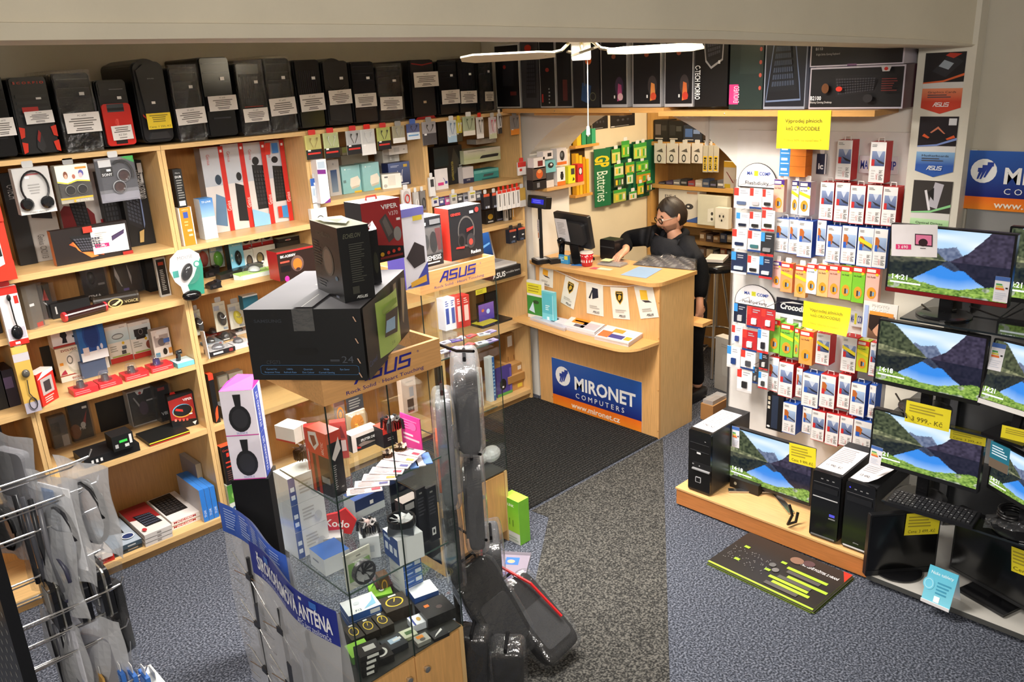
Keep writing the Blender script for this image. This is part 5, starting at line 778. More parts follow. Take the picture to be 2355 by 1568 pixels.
cb('black box with a red lid edge under the round red cooler',((884,1032),(920,1022),(880,990)),T1,.06,'1c1618',[('r',0,.7,1,1,'d83a28'),('l',.3,.3,.8,.5,2,'a8a4a0')],rz=math.pi,top='d84030',h=.075)
o=cooler('round silver cooler with a red base on the black box',(903,985),T1+.078,.035,'c05040','5a5450','c8c4c4')
o=cb('pink clear plastic card leaning on the top shelf',((927,1028),(972,1046),(908,945)),T1,.004,'d83a8a',[('r',.1,.3,.9,.36,'f0c8d8'),('r',.1,.42,.6,.48,'f0d0dc'),('l',.1,.6,.9,.9,4,'e878b0'),('e',.6,.72,.2,.12,'e060a0')],name='component_pack',cat='card',mat='semi')
cb('pale pink boxed adapter standing at the back of the top shelf',((930,958),(966,948),(932,868)),T1,.03,'e8c8b4',[('r',.3,.05,.75,.4,'5a4438'),('r',.5,.45,.8,.7,'b0a8ac'),('t','connect',.55,.86,.05,'8a6a58',{})],rz=math.pi)
for i in range(7):
 A=onZ((798+i*17,1143-i*15),T1);g=G('print').at(('Z',150-i*7));g.box(0,.115,0,.05,.002+i*.0035,.004+i*.0035,'e8dcdc',U='f2e8e6');g.at(('Z',150-i*7),('t',(0,0,.0045+i*.0035)),('X',-90));g.pr([('l',.1,.1,.6,.8,4,'c8b0b0'),('r',.7,.2,.95,.5,['c84a5a','5a5a90','c8a04a'][i%3]),('p',[(.1,.85),(.6,.8),(.6,.95)],'6a6070')],.115,.05);g.at()
 O('component_pack',g,None,A+Vector((0,0,.0005)),0,f'white carded component, {ORD[i]} in the fanned row on the top shelf','pack','white carded components fanned on the top glass shelf')
cooler('small bronze cooler on the top shelf beside the cards',(893,1062),T1,.02,'7a5a40','c8b8a8','2a2220',False);cooler('small gold rimmed cooler on the top shelf',(922,1048),T1,.026,'8a6a40','e0d0b8','3a2a20',False)
for i in range(3):A=onZ((944+i*16,1080-i*5),T1);O('component_pack',G().box(0,.03,0,.09,0,.004,['5a80c0','d8d0d0','4a70b8'][i],U=['6a90d0','e8e0e0','5a80c8'][i]),None,A+Vector((0,0,.001)),math.pi-.5,['blue flat component pack at the end of the top shelf','white flat component pack between two blue ones','second blue flat component pack at the shelf end'][i],'pack')
# middle shelf
BW=lambda n:[('r',0,.0,1,1,'2a4a8c')]+[('r',.1+.3*i,.3,.3+.3*i,.6,'dce4f0')for i in range(3)]+[('r',.1,.78,.5,.9,'b8c8e4')]
zz=T2
for i in range(3):
 o=cb(f'white and blue cooler box, {["lowest", "middle", "top"][i]} of the stack at the glass corner',((688,1287),(760,1262),(684,1242)),T2,.1,'e0dfe0',[('r',0,0,.2,1,'2c4c90'),('r',.04,.2,.16,.36,'dce4f0'),('r',.04,.5,.16,.66,'dce4f0'),('l',.3,.3,.7,.8,4,'b8b4b4'),('e',.75,.3,.12,.2,'c8c8cc')],ls='d6d8dc',top='e8e8ea',h=.105,w=.13,name='cooler_box',group='stacked white and blue cooler boxes',rz=math.pi)
 if i==0:L0=o.location.copy()
 o.location=L0+Vector((0,0,.1065*i))
A=onZ((730,1235),T2);g=G('print');P=[(0,0),(.11,-.035),(.135,.02),(.1,.075),(.07,.06),(.03,.055)];g.prism(P,0,.012,'c8262a');g.pr([('t','Kodo',.065,.018,.03,'f6eeee',{'b':1,'w':.09,'rot':-12})],1,1);O('component_bag',g,None,A+Vector((0,.03,.045)),2.5,'red plastic bag of parts with looping white lettering','bag')
cb('shallow grey carton under the red bag of parts',((728,1262),(790,1250),(728,1240)),T2,.06,'b8b4b4',rz=2.5,h=.035)
o=cb('white box with a bright blue lid at the front of the middle shelf',((716,1298),(750,1326),(713,1266)),T2,.1,'e4e6ea',[('r',.2,.5,.6,.6,'8a90a0')],top='2f5ca4',rs='dfe2e8',name='cooler_box',h=.065)
o=cb('white and dark blue cooler box carrying a heat sink with a white fan',((886,1272),(920,1303),(884,1240)),T2,.1,'2a3a78',BW(1),rs='eef0f2',top='e8eaee',name='cooler_box',h=.1);A2=o.matrix_basis@Vector((o['w']*.5,.05,o['h']+.0015))
hs=G('metal');hs.box(-.045,.045,-.045,.045,0,.028,'c8ccd0',U='a8acb0')
for i in range(12):hs.box(-.046,.046,-.045+i*.008,-.042+i*.008,.005,.027,'e0e4e8')
k=O('cpu_cooler',hs,None,A2,2.4,'silver heat sink with a black framed fan and white blades','cooler');O('fan_frame',G('semi').lathe([(.05,.028),(.05,.05),(.044,.05),(.044,.03)],'18181a',n=24),k);fanpart(k,(0,0,.035),.042,9,'eceef0','f0f0f0')
o=cb('white cooler box carrying a cooler with four black legs',((832,1288),(866,1300),(830,1250)),T2,.08,'dcdfe4',[('r',.2,.3,.7,.6,'c0c6d0')],top='e4e6ea',name='cooler_box',h=.085,rz=2.6)
A2=o.matrix_basis@Vector((o['w']*.5,.04,o['h']));k=cooler('cooler with a pink hub and four black legs on its box',(850,1230),.9,.034,'b8b4b4','d8d0d0','e8c8c4');k.location=A2+Vector((0,0,.0015))
o=cb('clear blister card with a silver fan, white and green, leaning at the front glass',((800,1362),(866,1337),(782,1284)),T2,.006,'d8d8cc',[('r',.12,.2,.95,.72,'8ab860'),('r',.05,.9,.9,.97,'c8c8bc'),('r',.45,.84,.62,.88,'8a8a80')],name='component_pack',cat='fan',rz=math.pi);w,h=o['w'],o['h']
g=G('gloss').at(('t',(w*.55,-.012,h*.45)),('X',90));g.lathe([(.042,0),(.042,.02),(.036,.02),(.036,0)],'3a3a3c',n=24);O('fan_frame',g,o);g=G('gloss').at(('t',(w*.55,-.02,h*.45)),('X',90))
for i in range(9):a=2*math.pi*i/9;g.add([(.01*math.cos(a),.01*math.sin(a),0),(.034*math.cos(a-.2),.034*math.sin(a-.2),.002),(.034*math.cos(a+.25),.034*math.sin(a+.25),.01),(.012*math.cos(a+.5),.012*math.sin(a+.5),.008)],[[0,1,2,3]],'a8a8a8')
O('fan_blades',g,o);blister(o,rr(w*.12,h*.08,w*.95,h*.8,.02),-.001,.03)
cb('dark navy box with a silver triangle at the back of the middle shelf',((820,1196),(898,1176),(815,1158)),T2,.08,'d0d4da',[('r',0,.4,1,1,'26386a'),('r',.5,.5,.62,.7,'eee')],rz=math.pi,top='2a4078',h=.08)
cb('black connector pack with a glossy top on the middle shelf',((936,1254),(984,1240),(925,1160)),T2,.05,'1a1a1c',[('r',.1,.8,.6,.95,'b8b4b4'),('l',.5,.1,.9,.6,5,'4a4a4c')],rz=math.pi,top='a89c98',mat='semi')
for i in range(2):cb(['flat black hanging pack at the far glass, nearer of two','flat black hanging pack with a white emblem at the far glass'][i],((968+i*24,1252-i*4),(994+i*24,1246-i*4),(958+i*27,1128-i*4)),T2,.012,'242428',[('r',.3,.9,.6,.93,'8a8a88'),('l',.1,.5,.9,.85,6,'4a4a50')]+([('p',[(.2,.12),(.6,.12),(.6,.26),(.2,.26)],'e8e8e8'),('e',.4,.19,.1,.04,'1a1a1c')]if i else[]),rz=math.pi,name='component_pack',cat='pack',mat='semi')
# cabinet bottom
zz=T3
for i in range(4):
 o=cb(f'white and blue fan box, {["lowest", "second", "third", "top"][i]} of the stack of four',((902,1346),(934,1372),(900,1330)),T3,.085,'e4e6ea',[('r',.1,.4,.6,.6,'c8ccd4')],rs='2c5cac',top='e6e8ec',h=.036,name='fan_box',group='stack of four white and blue fan boxes',free=True)
 g=G().at(('t',(o['w'],0,0)),('Z',90));g.pr([('r',.62,.25,.95,.75,'dfe6f0'),('r',.1,.4,.5,.6,'a8c0e4')],.085,.036);O('side_label',g,o)
 if i==0:L0=o.location.copy()
 o.location=L0+Vector((0,0,.0375*i))
def lay(label,q,d,hgt,col,top,tp=(),pr=(),z=T3,name='fan_box',mat=None,up=0):
 A=onZ(q[0],z);B=onZ(q[1],z);up and setattr(A,'z',z+up);w=(B-A).length;g=G(mat or 'print');g.box(0,w,0,d,0,hgt,col,U=top);g.pr(pr,w,hgt);g.at(('t',(0,0,hgt)),('X',-90));g.pr(tp,w,d);g.at()
 return O(name,g,None,A+Vector((0,0,.001)),math.atan2((B-A).y,(B-A).x),label,'box')
lay('flat white and blue box under another, left in the cabinet bottom',((806,1450),(878,1422)),.1,.03,'2c5aa8','e4e8ee',pr=[('r',.65,.2,.95,.8,'e4e8ee')])
lay('flat white box with a blue curve on top of its twin',((806,1450),(878,1422)),.1,.03,'3464b4','e8ecf0',[('p',[(.5,.1),(.9,.2),(.95,.9),(.85,.5)],'8ac0e0'),('t','P12',.35,.15,.12,'3a4a6a',{}),('e',.4,.6,.1,.1,'d0d6de')],[('r',.65,.2,.95,.8,'e4e8ee')],up=.032)
lay('flat green box with a white spiral',((856,1390),(905,1378)),.1,.03,'6aa828','8cc43c',[('e',.55,.4,.2,.2,'e8ece8'),('o',.55,.4,.2,.2,'5a8a20',.4),('p',[(.1,.6),(.5,.95),(.3,.95)],'3a6a1c')])
RING=[('o',.5,.5,.34,.3,'e0c030',.16),('r',.4,.86,.7,.96,'d8d8d0'),('p',[(.46,.5),(.5,.5),(.6,.7),(.56,.72)],'e0c030')]
lay('brown black box with one bold yellow ring',((892,1436),(950,1414)),.1,.05,'2c2218','30261a',RING)
for i in range(3):lay(f'dark box with a thin yellow ring, {ORD[i]} of three in a row',((812+i*33,1492-i*14),(842+i*33,1479-i*14)),.09,.035,'221c16','2a2218',RING)
lay('clear topped black case with an orange sticker',((985,1448),(1050,1420)),.11,.045,'1c1c1f','232328',[('r',.2,.6,.36,.75,'e8782a'),('e',.6,.4,.1,.1,'5a4a4a')],mat='semi')
lay('small white box with blue bands',((952,1455),(990,1440)),.06,.028,'d8dce8','e4e6ee',[('r',.1,0,.2,1,'3a4a9a'),('r',.8,0,.9,1,'3a4a9a'),('e',.5,.5,.12,.2,'c8a050')])
lay('flat white and blue box behind the clear topped case',((955,1392),(1010,1372)),.09,.03,'2c54a0','e6e8ec',[('e',.6,.4,.15,.15,'c8ccd4')])
lay('bright green flat box at the front glass',((812,1530),(858,1511)),.08,.03,'5a9828','86c038',[('e',.55,.4,.2,.2,'f0f0ee'),('o',.55,.4,.2,.2,'5a8a28',.35)])
o=lay('black fan pack with a white bladed ring near the front glass',((862,1540),(908,1520)),.075,.03,'1a1a1c','202022',[('o',.5,.5,.36,.36,'d8d8d4',.3),('p',[(.42,.4),(.58,.4),(.58,.75),(.42,.75)],'e8e8e8')],mat='semi')
lay('dark pack with blue white labels near the front glass',((895,1512),(940,1490)),.07,.025,'22242a','2a3038',[('r',.3,.4,.8,.8,'a8c0d8'),('r',.5,.5,.9,.7,'e0e4e8')])
lay('small clear pack with a green chip',((930,1478),(962,1464)),.05,.014,'a8b090','c8ccb4',[('r',.3,.3,.8,.7,'4a6a40')],mat='semi')
lay('small clear pack with an orange label',((962,1490),(992,1476)),.045,.016,'8a8a84','b8b8b0',[('r',.2,.5,.7,.9,'e89030'),('e',.5,.3,.2,.2,'5a5a58')],mat='semi')
lay('small black pack with a white stripe at the far front edge',((1000,1478),(1034,1462)),.045,.014,'1c1c1e','26262a',[('p',[(.1,.2),(.8,.7),(.8,.95),(.3,.5)],'e0e0e0')])
for i in range(4):lay(f'black boxed adapter with a white sticker, {ORD[i]} in the pile at the front glass',((834,1560),(868,1546)),.07,.02,'19191b','1f1f21',[('r',.3,.3,.8,.7,'c8c8c4')],[('r',.3,.2,.8,.8,'d8d8d4')],up=.0215*i)
lay('dark maroon flat box at the back of the cabinet bottom',((868,1372),(905,1362)),.08,.04,'3a2026','4a2a30');lay('brown box with orange pattern behind the ring boxes',((876,1372),(898,1364)),.04,.09,'5a4030','6a4a34',pr=[('o',.5,.5,.3,.3,'c89030',.3)])
# ================================================================ rear cabinet and things seen through it
for i,(x,c,t,lb)in enumerate(((1026,'e8e6ea','3a4a98','white and blue upright box on the rear cabinet shelf'),(1039,'e4e2e8','44549c','second white and blue upright box on the rear cabinet shelf'),(1053,'c83a30','f0c8c0','slim red box on the rear cabinet shelf'),(1067,'b82c26','e8b8b0','wide red box with fine print on the rear cabinet shelf'))):
 cb(lb,((x,762-i*3),(x+11+(i==3)*8,758-i*3),(x-2,706-i*2)),T1,.06,c,[('r',.2,.2,.8,.7,t),('l',.2,.75,.8,.95,3,t)],rz=math.pi,name='software_box',h=.17)
pk=random.Random(3)
for i in range(12):
 A=onZ((1018+(i%6)*21+pk.uniform(-3,3),815-(i%6)*5-(i//6)*18),T1);O('memory_pack',G('semi').box(0,.06,0,.04,0,.006,['e4dcec','6a58a8','ece4e4','c84a4a','dce4ea','8a7ab8'][i%6],U=['f0eaf2','7a68b8','f4eeee','d8605a','e8f0f4','a89ac8'][i%6]).at(('t',(0,0,.006)),('X',-90)).pr([('r',.1,.2,.5,.7,'5a5a68'),('l',.55,.2,.95,.8,3,'9a90a0')],.06,.04),None,A+Vector((0,0,.001+.006*(i//6))),math.pi+pk.uniform(-.4,.4),f'small blister memory card, {ORD[i]} in the scatter on the rear glass shelf','memory card','memory cards scattered on the rear glass shelf')
for i,(p,c,lb)in enumerate((((1095,1070),'d8d8d8','crumpled clear bag in the rear cabinet bottom'),((1130,1055),'e0e0e0','second crumpled clear bag in the rear cabinet bottom'))):
 A=onZ(p,T3);O('plastic_bag',G('milky').ball((0,0,.03),.07,.05,.04,'fff',n=14,m=8),None,A,.5*i,lb,'bag');
A=onZ((1078,1082),T3);o=O('cable_reel',G('semi').lathe([(.035,0),(.035,.012),(0,.012)],'e4e4e4',n=18),None,A+Vector((0,0,.001)),0,'white disc with a small black plug in the rear cabinet bottom','cable');O('plug',G('gloss').ball((-.02,.01,.02),.02,.014,.012,'1a1a1c',n=10,m=6),o)
far('orange and brown box behind the rear cabinet',((540,830),(620,812),(530,690)),1.001,'d8782a',[('r',.3,.1,.8,.5,'6a3a20')],pl=-4.4)
for i,q in enumerate((((630,830),(740,805),(622,700)),((650,950),(780,925),(640,850)))):
 o=far(['tablet with a violet glowing screen on the middle shelf of the far unit','tablet with a violet glowing screen below the first one'][i],q,[1.001,.9][i]if not i else.626,'1e1e24',(),pl=-4.42-.0*i,d=.012,name='tablet',cat='tablet');O('display',G('screen').pr([('r',.06,.08,.94,.92,'4a3a90','8a60a8'),('e',.6,.5,.1,.12,'c8d0f0'),('e',.3,.6,.08,.08,'e07a50')],o['w'],o['h'],y=-.001),o)
o=far('yellow price note clipped above the first violet tablet',((636,782),(716,762),(625,705)),None,'e8d838',[('l',.1,.2,.9,.8,3,'a89a28')],d=.002,pl=-4.19,name='price_note',cat='note')
o=far('white boxed hard drive with a rounded window on the lowest far shelf',((585,1602),(695,1580),(572,1365)),.081,'e4e4e0',[('p',rr(.2,.25,.75,.85,.06),'c8ccc8'),('p',rr(.24,.28,.71,.82,.05),'dcdedc'),('r',.82,.4,.92,.5,'e8903a'),('r',.82,.55,.92,.62,'6ab04a'),('t','ADATA',.5,.92,.045,'3a3a4a',{'b':1})],pl=-4.22,d=.04);
far('tall pale box with a blue striped edge on the lowest far shelf',((750,1610),(792,1600),(692,1270)),.081,'dce4e6',[('r',.6,0,1,1,'2f6ab0'),('l',.66,.1,.95,.9,10,'a8d0e8')],pl=-4.23,d=.05)
far('violet carded mouse on the lowest far shelf',((800,1545),(912,1520),(790,1340)),.081,'4a3f8c',[('e',.4,.4,.22,.2,'1c1c1e'),('r',.85,.1,.98,.9,'6a5aa8'),('r',.0,.0,1,.1,'5aa04a'),('r',.3,.28,.45,.34,'eee')],pl=-4.25,d=.02,name='mouse_pack',cat='mouse')
# ================================================================ laptop bags
def sell(g,w,h,d,col,mat,e=.32,n=20,m=12,dent=0):
 V=[];F=[];f=lambda t:math.copysign(abs(t)**e,t)
 for i in range(m+1):
  a=-math.pi/2+math.pi*i/m
  for j in range(n):
   t=2*math.pi*j/n;x,y,z=f(math.cos(a))*f(math.cos(t)),f(math.cos(a))*f(math.sin(t)),f(math.sin(a));k=1+dent*math.sin(5*x+7*z)*math.cos(6*y+3*z);V.append((x*w/2*k,y*d/2*k,z*h/2))
 for i in range(m):
  for j in range(n):F.append([i*n+j,i*n+(j+1)%n,(i+1)*n+(j+1)%n,(i+1)*n+j])
 return g.add(V,F,col,mat)
def lbag(label,c,rot,w,h,d,col='2e2e30',accent=None,name='laptop_bag',wrapk=1.05):
 o=O(name,sell(G('cloth'),w,h,d,col,'cloth'),None,c,0,label,'laptop bag','laptop bags in plastic',smooth=True);o.rotation_euler=[math.radians(x)for x in rot]
 O('pocket',G('cloth').at(('t',(0,-d*.5,-h*.12))).prism(rr(-w*.36,-h*.25,w*.36,h*.25,.02),-.008,.006,accent or '38383a'),o)
 O('handle',G('cloth').tube([(-.05,0,h*.48),(-.045,0,h*.56),(.045,0,h*.56),(.05,0,h*.48)],.007,'1c1c1e',6),o);O('zip',G('metal').tube([(-w*.46,-d*.2,h*.3),(-w*.3,-d*.2,h*.485),(w*.3,-d*.2,h*.485),(w*.46,-d*.2,h*.3)],.003,'8a8a8a',4),o)
 O('plastic_wrap',sell(G('bag'),w*wrapk+.01,h*1.06,d+.03,'fff','hazy' if 'crinkled' in label or 'orange' in label or 'middle' in label else 'bag',n=44,m=34,dent=.05),o);return o
u=O('bag_stand',G('metal').cyl((-1.88,-2.44,.02),(-1.88,-2.44,1.42),.014,'2a2a2c'),label='slim black hook stand between the two display cabinets',cat='stand');O('foot',G('metal').lathe([(.13,0),(.12,.015),(.02,.02)],'2a2a2c',c=(-1.88,-2.44,.003)),u)
for z in(1.4,.98,.6):O('hook_arm',G('metal').tube([(-1.88,-2.44,z),(-1.87,-2.3,z),(-1.87,-2.2,z+.02)],.006,'3a3a3c',6),u)
lbag('grey laptop bag in crinkled plastic, topmost between the cabinets',(-1.93,-2.33,1.17),(0,4,50),.3,.36,.09,'2a2a2d')
lbag('laptop bag with orange trim in plastic between the cabinets',(-1.76,-2.27,1.05),(0,-4,52),.24,.42,.06,'6a6a70','d8622a')
lbag('slim dark laptop bag in plastic hanging in the middle of the gap',(-1.93,-2.33,.74),(0,3,50),.27,.38,.07,'28282a')
lbag('charcoal laptop sleeve in plastic hanging beside the front cabinet',(-1.76,-2.28,.66),(0,-3,55),.24,.34,.05,'2c2c2e')
lbag('small grey laptop bag with a dark red pocket behind the leaning bag',(-2.03,-2.36,.36),(0,6,50),.26,.32,.08,'4a4a4c','8a1f2a')
def along(o,t,b,roll=0):
 t,b=V_(t),V_(b);z=(t-b).normalized();y=(t-CAM);y=(y-z*y.dot(z)).normalized();x=y.cross(z);m=Matrix((x,y,z)).transposed();o.rotation_euler=(m@Matrix.Rotation(roll,3,'Z')).to_euler();o.location=(t+b)/2
V_=Vector
along(lbag('big black laptop bag in plastic leaning against the front cabinet',(0,0,0),(0,0,0),.19,.44,.09,'1c1c1e'),(-1.845,-2.30,.47),(-1.93,-2.12,.09),.3)
along(lbag('flat black trolley bag with a red handle lying on the carpet',(0,0,0),(0,0,0),.2,.38,.09,'1a1a1c'),(-2.06,-2.28,.26),(-2.09,-2.03,.06),.5)
O('trolley_bar',G('semi').tube([(-2.04,-2.33,.36),(-2.10,-2.20,.30),(-2.14,-2.06,.18)],.007,'c8282a',6),label='red telescopic bar lying along the trolley bag',cat='handle')
lbag('rolled black bag in plastic standing in front of the stacked bags',(-1.74,-2.17,.145),(0,0,40),.11,.26,.11,'19191b');lbag('second rolled black bag in plastic beside the cabinet door',(-1.82,-2.06,.125),(0,6,40),.12,.22,.12,'1c1c1e')
A=onZ((1112,1338),.003);g=G('print').box(0,.2,0,.26,0,.012,'d8d4d8',U='8a8090');g.at(('t',(0,0,.012)),('X',-90));g.pr([('r',.4,.55,.75,.8,'3a6ac0'),('e',.55,.66,.1,.06,'d89a80'),('l',.2,.1,.8,.3,3,'4a4a80'),('r',0,.9,1,1,'6a6470')],.2,.26);g.at();O('magazine',g,None,A,2.2,'magazine with a blue portrait lying behind the leaning bags','magazine')
# green router carton on the floor
a=onZ((1152,1228),0);b=onZ((1199,1254),0);c=onZ((1223,1241),0)
prod('router_carton','bright green and white router carton standing beside the rear cabinet','carton',(1160,1236),(1199,1254),(1158,1140),.001,d=.075,col='d8dcd4',free=True,rs='7cc43a',top='a8dc48',rz=math.pi/2,pr=[('r',0,.25,1,1,'9ad03a','5fb82a'),('t','TP-LINK',.4,.86,.06,'f0f8e8',{'b':1}),('l',.3,.04,.9,.16,2,'aab8a0'),('r',.4,.4,.43,.55,'2a3a1c'),('r',.6,.38,.63,.53,'2a3a1c')]).location.y-=.0
# ================================================================ antenna bags
def antenna(label,X,y0,y1,zt,zb,front,text):
 w=y1-y0;h=zt-zb;wave=lambda u:.02*math.sin(u*5.5+(1 if front else 0))
 g=G('milky');g.grid(lambda u,v:(u*w,wave(u)*(.4+v*.6)-.018*math.sin(v*math.pi),v*(h-.02)),18,16,'fff');g.grid(lambda u,v:(u*w,wave(u)*(.4+v*.6)+.025*math.sin(v*math.pi)+.004,v*(h-.02)),18,16,'fff')
 o=O('antenna_bag',g,None,(X,y0,zb),math.pi/2,label,'antenna','bagged antennas leaning on the front cabinet',smooth=True)
 hd=G('semi');zc=h-.13;N=20
 hd.grid(lambda u,v:(u*w*1.02-.005,wave(u)-.01,zc+v*.13),N,2,'232f86' if front else '2f5cc0',cf=lambda u,v:('28348e' if front else('3a68cc' if v>.2 else '2c56b4')))
 O('header_card',hd,o);L=G('semi')
 if front:
  L.pr([('t','ŠIROKOPÁSMOVÁ ANTÉNA',.52,.5,.42,'f4f4fa',{'b':1.5,'w':.9}),('t','Wideband antenna',.3,.16,.16,'a8b0e0',{}),('t','AFG bez zesilovače',.8,.14,.18,'d8dcf0',{'w':.3}),('p',[(.18,.72),(.24,.72),(.24,.9),(.18,.9)],'3a70c8'),('p',[(.8,.76),(.86,.76),(.86,.94),(.8,.94)],'3a70c8'),('p',rr(.52,.72,.64,.86,.05),'8a90b0'),('r',.7,.82,.73,.9,'e8e8e8')],w,.13,z=zc)
 else:
  L.pr([('l',.05+.19*i,.2,.2+.19*i,.9,8,'a8c0f0')for i in range(5)]+[('p',rr(.66,.12,.86,.32,.06),'1c2c60')],w,.13,z=zc)
 L.v=[(x,wave(min(1,max(0,(x+.005)/(w*1.02))))-.0125+y,z)for x,y,z in L.v];O('lettering',L,o)
 for k,x in enumerate((.3,.62)):
  O('antenna_boom',G('semi').tube([(w*x,.0,h*.78),(w*(x+.02),.003,h*.04)],.008,'2a2a2c',6),o)
  for i in range(3):
   z=h*(.68-.26*i);O('cross_clamp',G('semi').box(w*x-.02,w*x+.02,-.012,.012,z-.012,z+.012,'1c1c1e'),o)
   for s in(-1,1):O('antenna_rod',G('metal').tube([(w*x,-.008,z),(w*x+s*.11,-.012,z+s*-.07)],.002,'d8d4cc',5),o);O('antenna_rod',G('metal').tube([(w*x,-.008,z),(w*x+s*.12,-.012,z+s*.02)],.0018,'b8b4ac',5),o)
 O('amplifier_box',G('semi').box(w*.36,w*.46,-.02,.004,h*.44,h*.56,'1e1e20',F='26262a'),o)
 for i in range(9):O('reflector_wire',G('metal').cyl((w*.1,-.02,h*(.1+.075*i)),(w*.24,-.02,h*(.1+.075*i)),.0012,'c8c8c8',n=4),o)
antenna('bagged television antenna with a blue header card, behind the lettered one',-1.12,-2.9,-2.36,.86,.02,False,'')
antenna('bagged television antenna whose dark blue header reads ŠIROKOPÁSMOVÁ ANTÉNA',-1.03,-2.5,-1.93,.885,.02,True,'')
# ================================================================ black column with two headphone boxes
cx,cy,rzq=-1.30,-2.97,math.radians(138);R=Matrix.Rotation(rzq,3,'Z')
O('column_stand',G('matte').box(-.075,.075,-.06,.06,0,.885,'121214'),None,(cx,cy,.001),rzq,'black column stand between the shelves and the front cabinet','stand')
for i in range(2):
 g=G();g.box(-.065,.065,-.055,.055,0,.19,'e6e0ea',R='dcd8e6');w,h=.13,.19
 g.pr([('p',[(.38,.92),(.62,.92),(.6,.75),(.58,.6),(.42,.6),(.4,.75)],'1a1a1d'),('e',.5,.38,.33,.3,'1b1b1e'),('e',.5,.38,.24,.22,'2a2a2e'),('r',0,0,1,.02,'c83a9a'),('t','SILENCE',.5,.06,.045,'5a6ab0',{})],w,h,x=-.065,y=-.055);g.at(('t',(.065,-.055,0)),('Z',90));g.pr([('r',.1,0,.62,1,'3a4fa8'),('t','STANDARD SET',.36,.5,.12,'e8ecf8',{'rot':90,'w':.8})],.11,.19);g.at()
 o=O('headphone_box',g,None,(cx,cy,.888+.192*i),rzq,['lower of two white headphone boxes on the black column','upper white headphone box with a magenta lid'][i],'headphones')
 if i:O('magenta_lid',G().add([(-.065,-.055,.191),(.065,-.055,.191),(.065,.055,.191),(-.065,.055,.191),(.0,.0,.24),(.065,.0,.235)],[[0,1,5,4],[0,4,3],[1,2,5],[2,3,4,5]],'e83aa8'),o)
 # ================================================================ hook rack of bagged cables in the near corner
u=O('hook_rack',G('semi').box(-.275,-.265,-3.05,-2.18,.1,1.62,'1a1a1c'),label='black perforated hook rack at the near left corner',cat='rack')
O('edge_frame',G('semi').box(-.285,-.255,-2.19,-2.16,.0,1.64,'111113'),u)
h_=G('semi')
for i in range(10):
 for j in range(20):h_.box(-.2645,-.264,-2.24-i*.05,-2.228-i*.05,.45+j*.055,.462+j*.055,'8a8a88')
tag(O('perforations',h_,u),kind='stuff')
HK=[(-2.26,1.47),(-2.3,1.30),(-2.36,1.14),(-2.3,.98),(-2.38,.86),(-2.24,1.40),(-2.42,1.05),(-2.24,1.08),(-2.28,.92),(-2.2,.8)]
for y,z in HK:O('hook',G('metal').tube([(-.27,y,z),(-.5,y,z),(-.545,y,z+.004),(-.555,y,z+.022)],.0028,'d0d0d4',6).tube([(-.27,y-.018,z-.02),(-.5,y-.018,z-.018),(-.545,y,z+.004)],.0022,'c0c0c4',5),u)
def cbag(label,X,y,z,w,h,content,tilt=0,card=None,cc=None):
 w*=1.3;h*=1.15;tilt+=.35;g=G('milky' if 'cloudy' in label or 'coil' in content else 'bag');s=rnd.random()*6
 for sg in(-1,1):g.grid(lambda u,v:((u-.5)*w*(1-.15*v),sg*.02*math.sin(v*3.1)*math.sin(u*3.1)+.006*math.sin(u*9+v*7+s),-v*h),10,12,'fff')
 o=O('cable_bag',g,None,(X,y,z),math.pi/2+tilt,label,'cable','bagged cables on the near hook rack')
 if card:O('header_card',G('print').box(-w*.3,w*.3,-.002,.002,-h*.86,-h*.1,card).pr([('r',.1,.78,.5,.95,'3a8ad0'),('e',.8,.25,.12,.1,'3a8ad0'),('l',.1,.5,.6,.7,4,'b8b8b8')],w*.6,h*.76,x=-w*.3,z=-h*.86,y=-.002),o)
 if content=='coil':
  O('coiled_cable',G('semi').tube([(w*.3*math.cos(a)*(1-.015*a),-.012+.0012*a,-h*.55+w*.42*math.sin(a))for a in[x*.5 for x in range(40)]],.006,cc or '1c1c1e',6),o,smooth=True)
 elif content=='long':
  for k in range(4):O('cable',G('semi').tube([(w*(-.25+.15*k),-.006,-h*.1),(w*(-.2+.13*k),-.01,-h*.5),(w*(-.25+.16*k),-.004,-h*.9)],.007,cc or['2a2a2e','55555c','1c1c20','6a6a70'][k],6),o,smooth=True)
 elif content=='pack':
  O('adapter',G('gloss').prism(rr(-w*.3,-h*.85,w*.3,-h*.2,.02),-.014,.014,cc or '1a1a1c'),o)
 return o
cbag('clear bag with a thick black coiled cable, frontmost on the rack',-.52,-2.26,1.47,.17,.24,'coil')
cbag('clear bag with a white card, blue tags and a looped cable',-.45,-2.28,1.45,.16,.28,'coil',0,'f0f0f4','2a2a30')
cbag('clear bag of straight grey leads behind the white card',-.40,-2.33,1.42,.17,.3,'long')
cbag('clear bag of dark leads on the second hook',-.48,-2.34,1.29,.15,.26,'long',.1)
cbag('clear bag with a red tipped lead on the second hook',-.42,-2.30,1.3,.14,.24,'coil',0,None,'3a3a50')
for i in range(3):
 x=-.40-.055*i;o=O('hard_case',G('gloss').prism(rr(-.07,-.15,.07,0,.02),-.016,.016,'17171a'),None,(x,-2.36+.02*i,1.135),math.pi/2,f'black clamshell pack with a chrome rim, {ORD[i]} on the third hook','case','chrome rimmed packs on the near hook rack');O('chrome_rim',G('metal').tube([(a,-.0,b)for a,b in rr(-.07,-.15,.07,0,.02)+[rr(-.07,-.15,.07,0,.02)[0]]],.004,'d8d4c8',5),o);O('label_strip',G().box(-.03,.03,-.0175,-.0165,-.12,-.04,'c8c4c0'),o)
cbag('tall clear bag with a dark drive on the third hook tip',-.53,-2.33,1.14,.13,.32,'pack');cbag('cloudy bag with a grey adapter on the fourth hook',-.47,-2.32,.98,.16,.26,'pack',.15,None,'8a8a90')
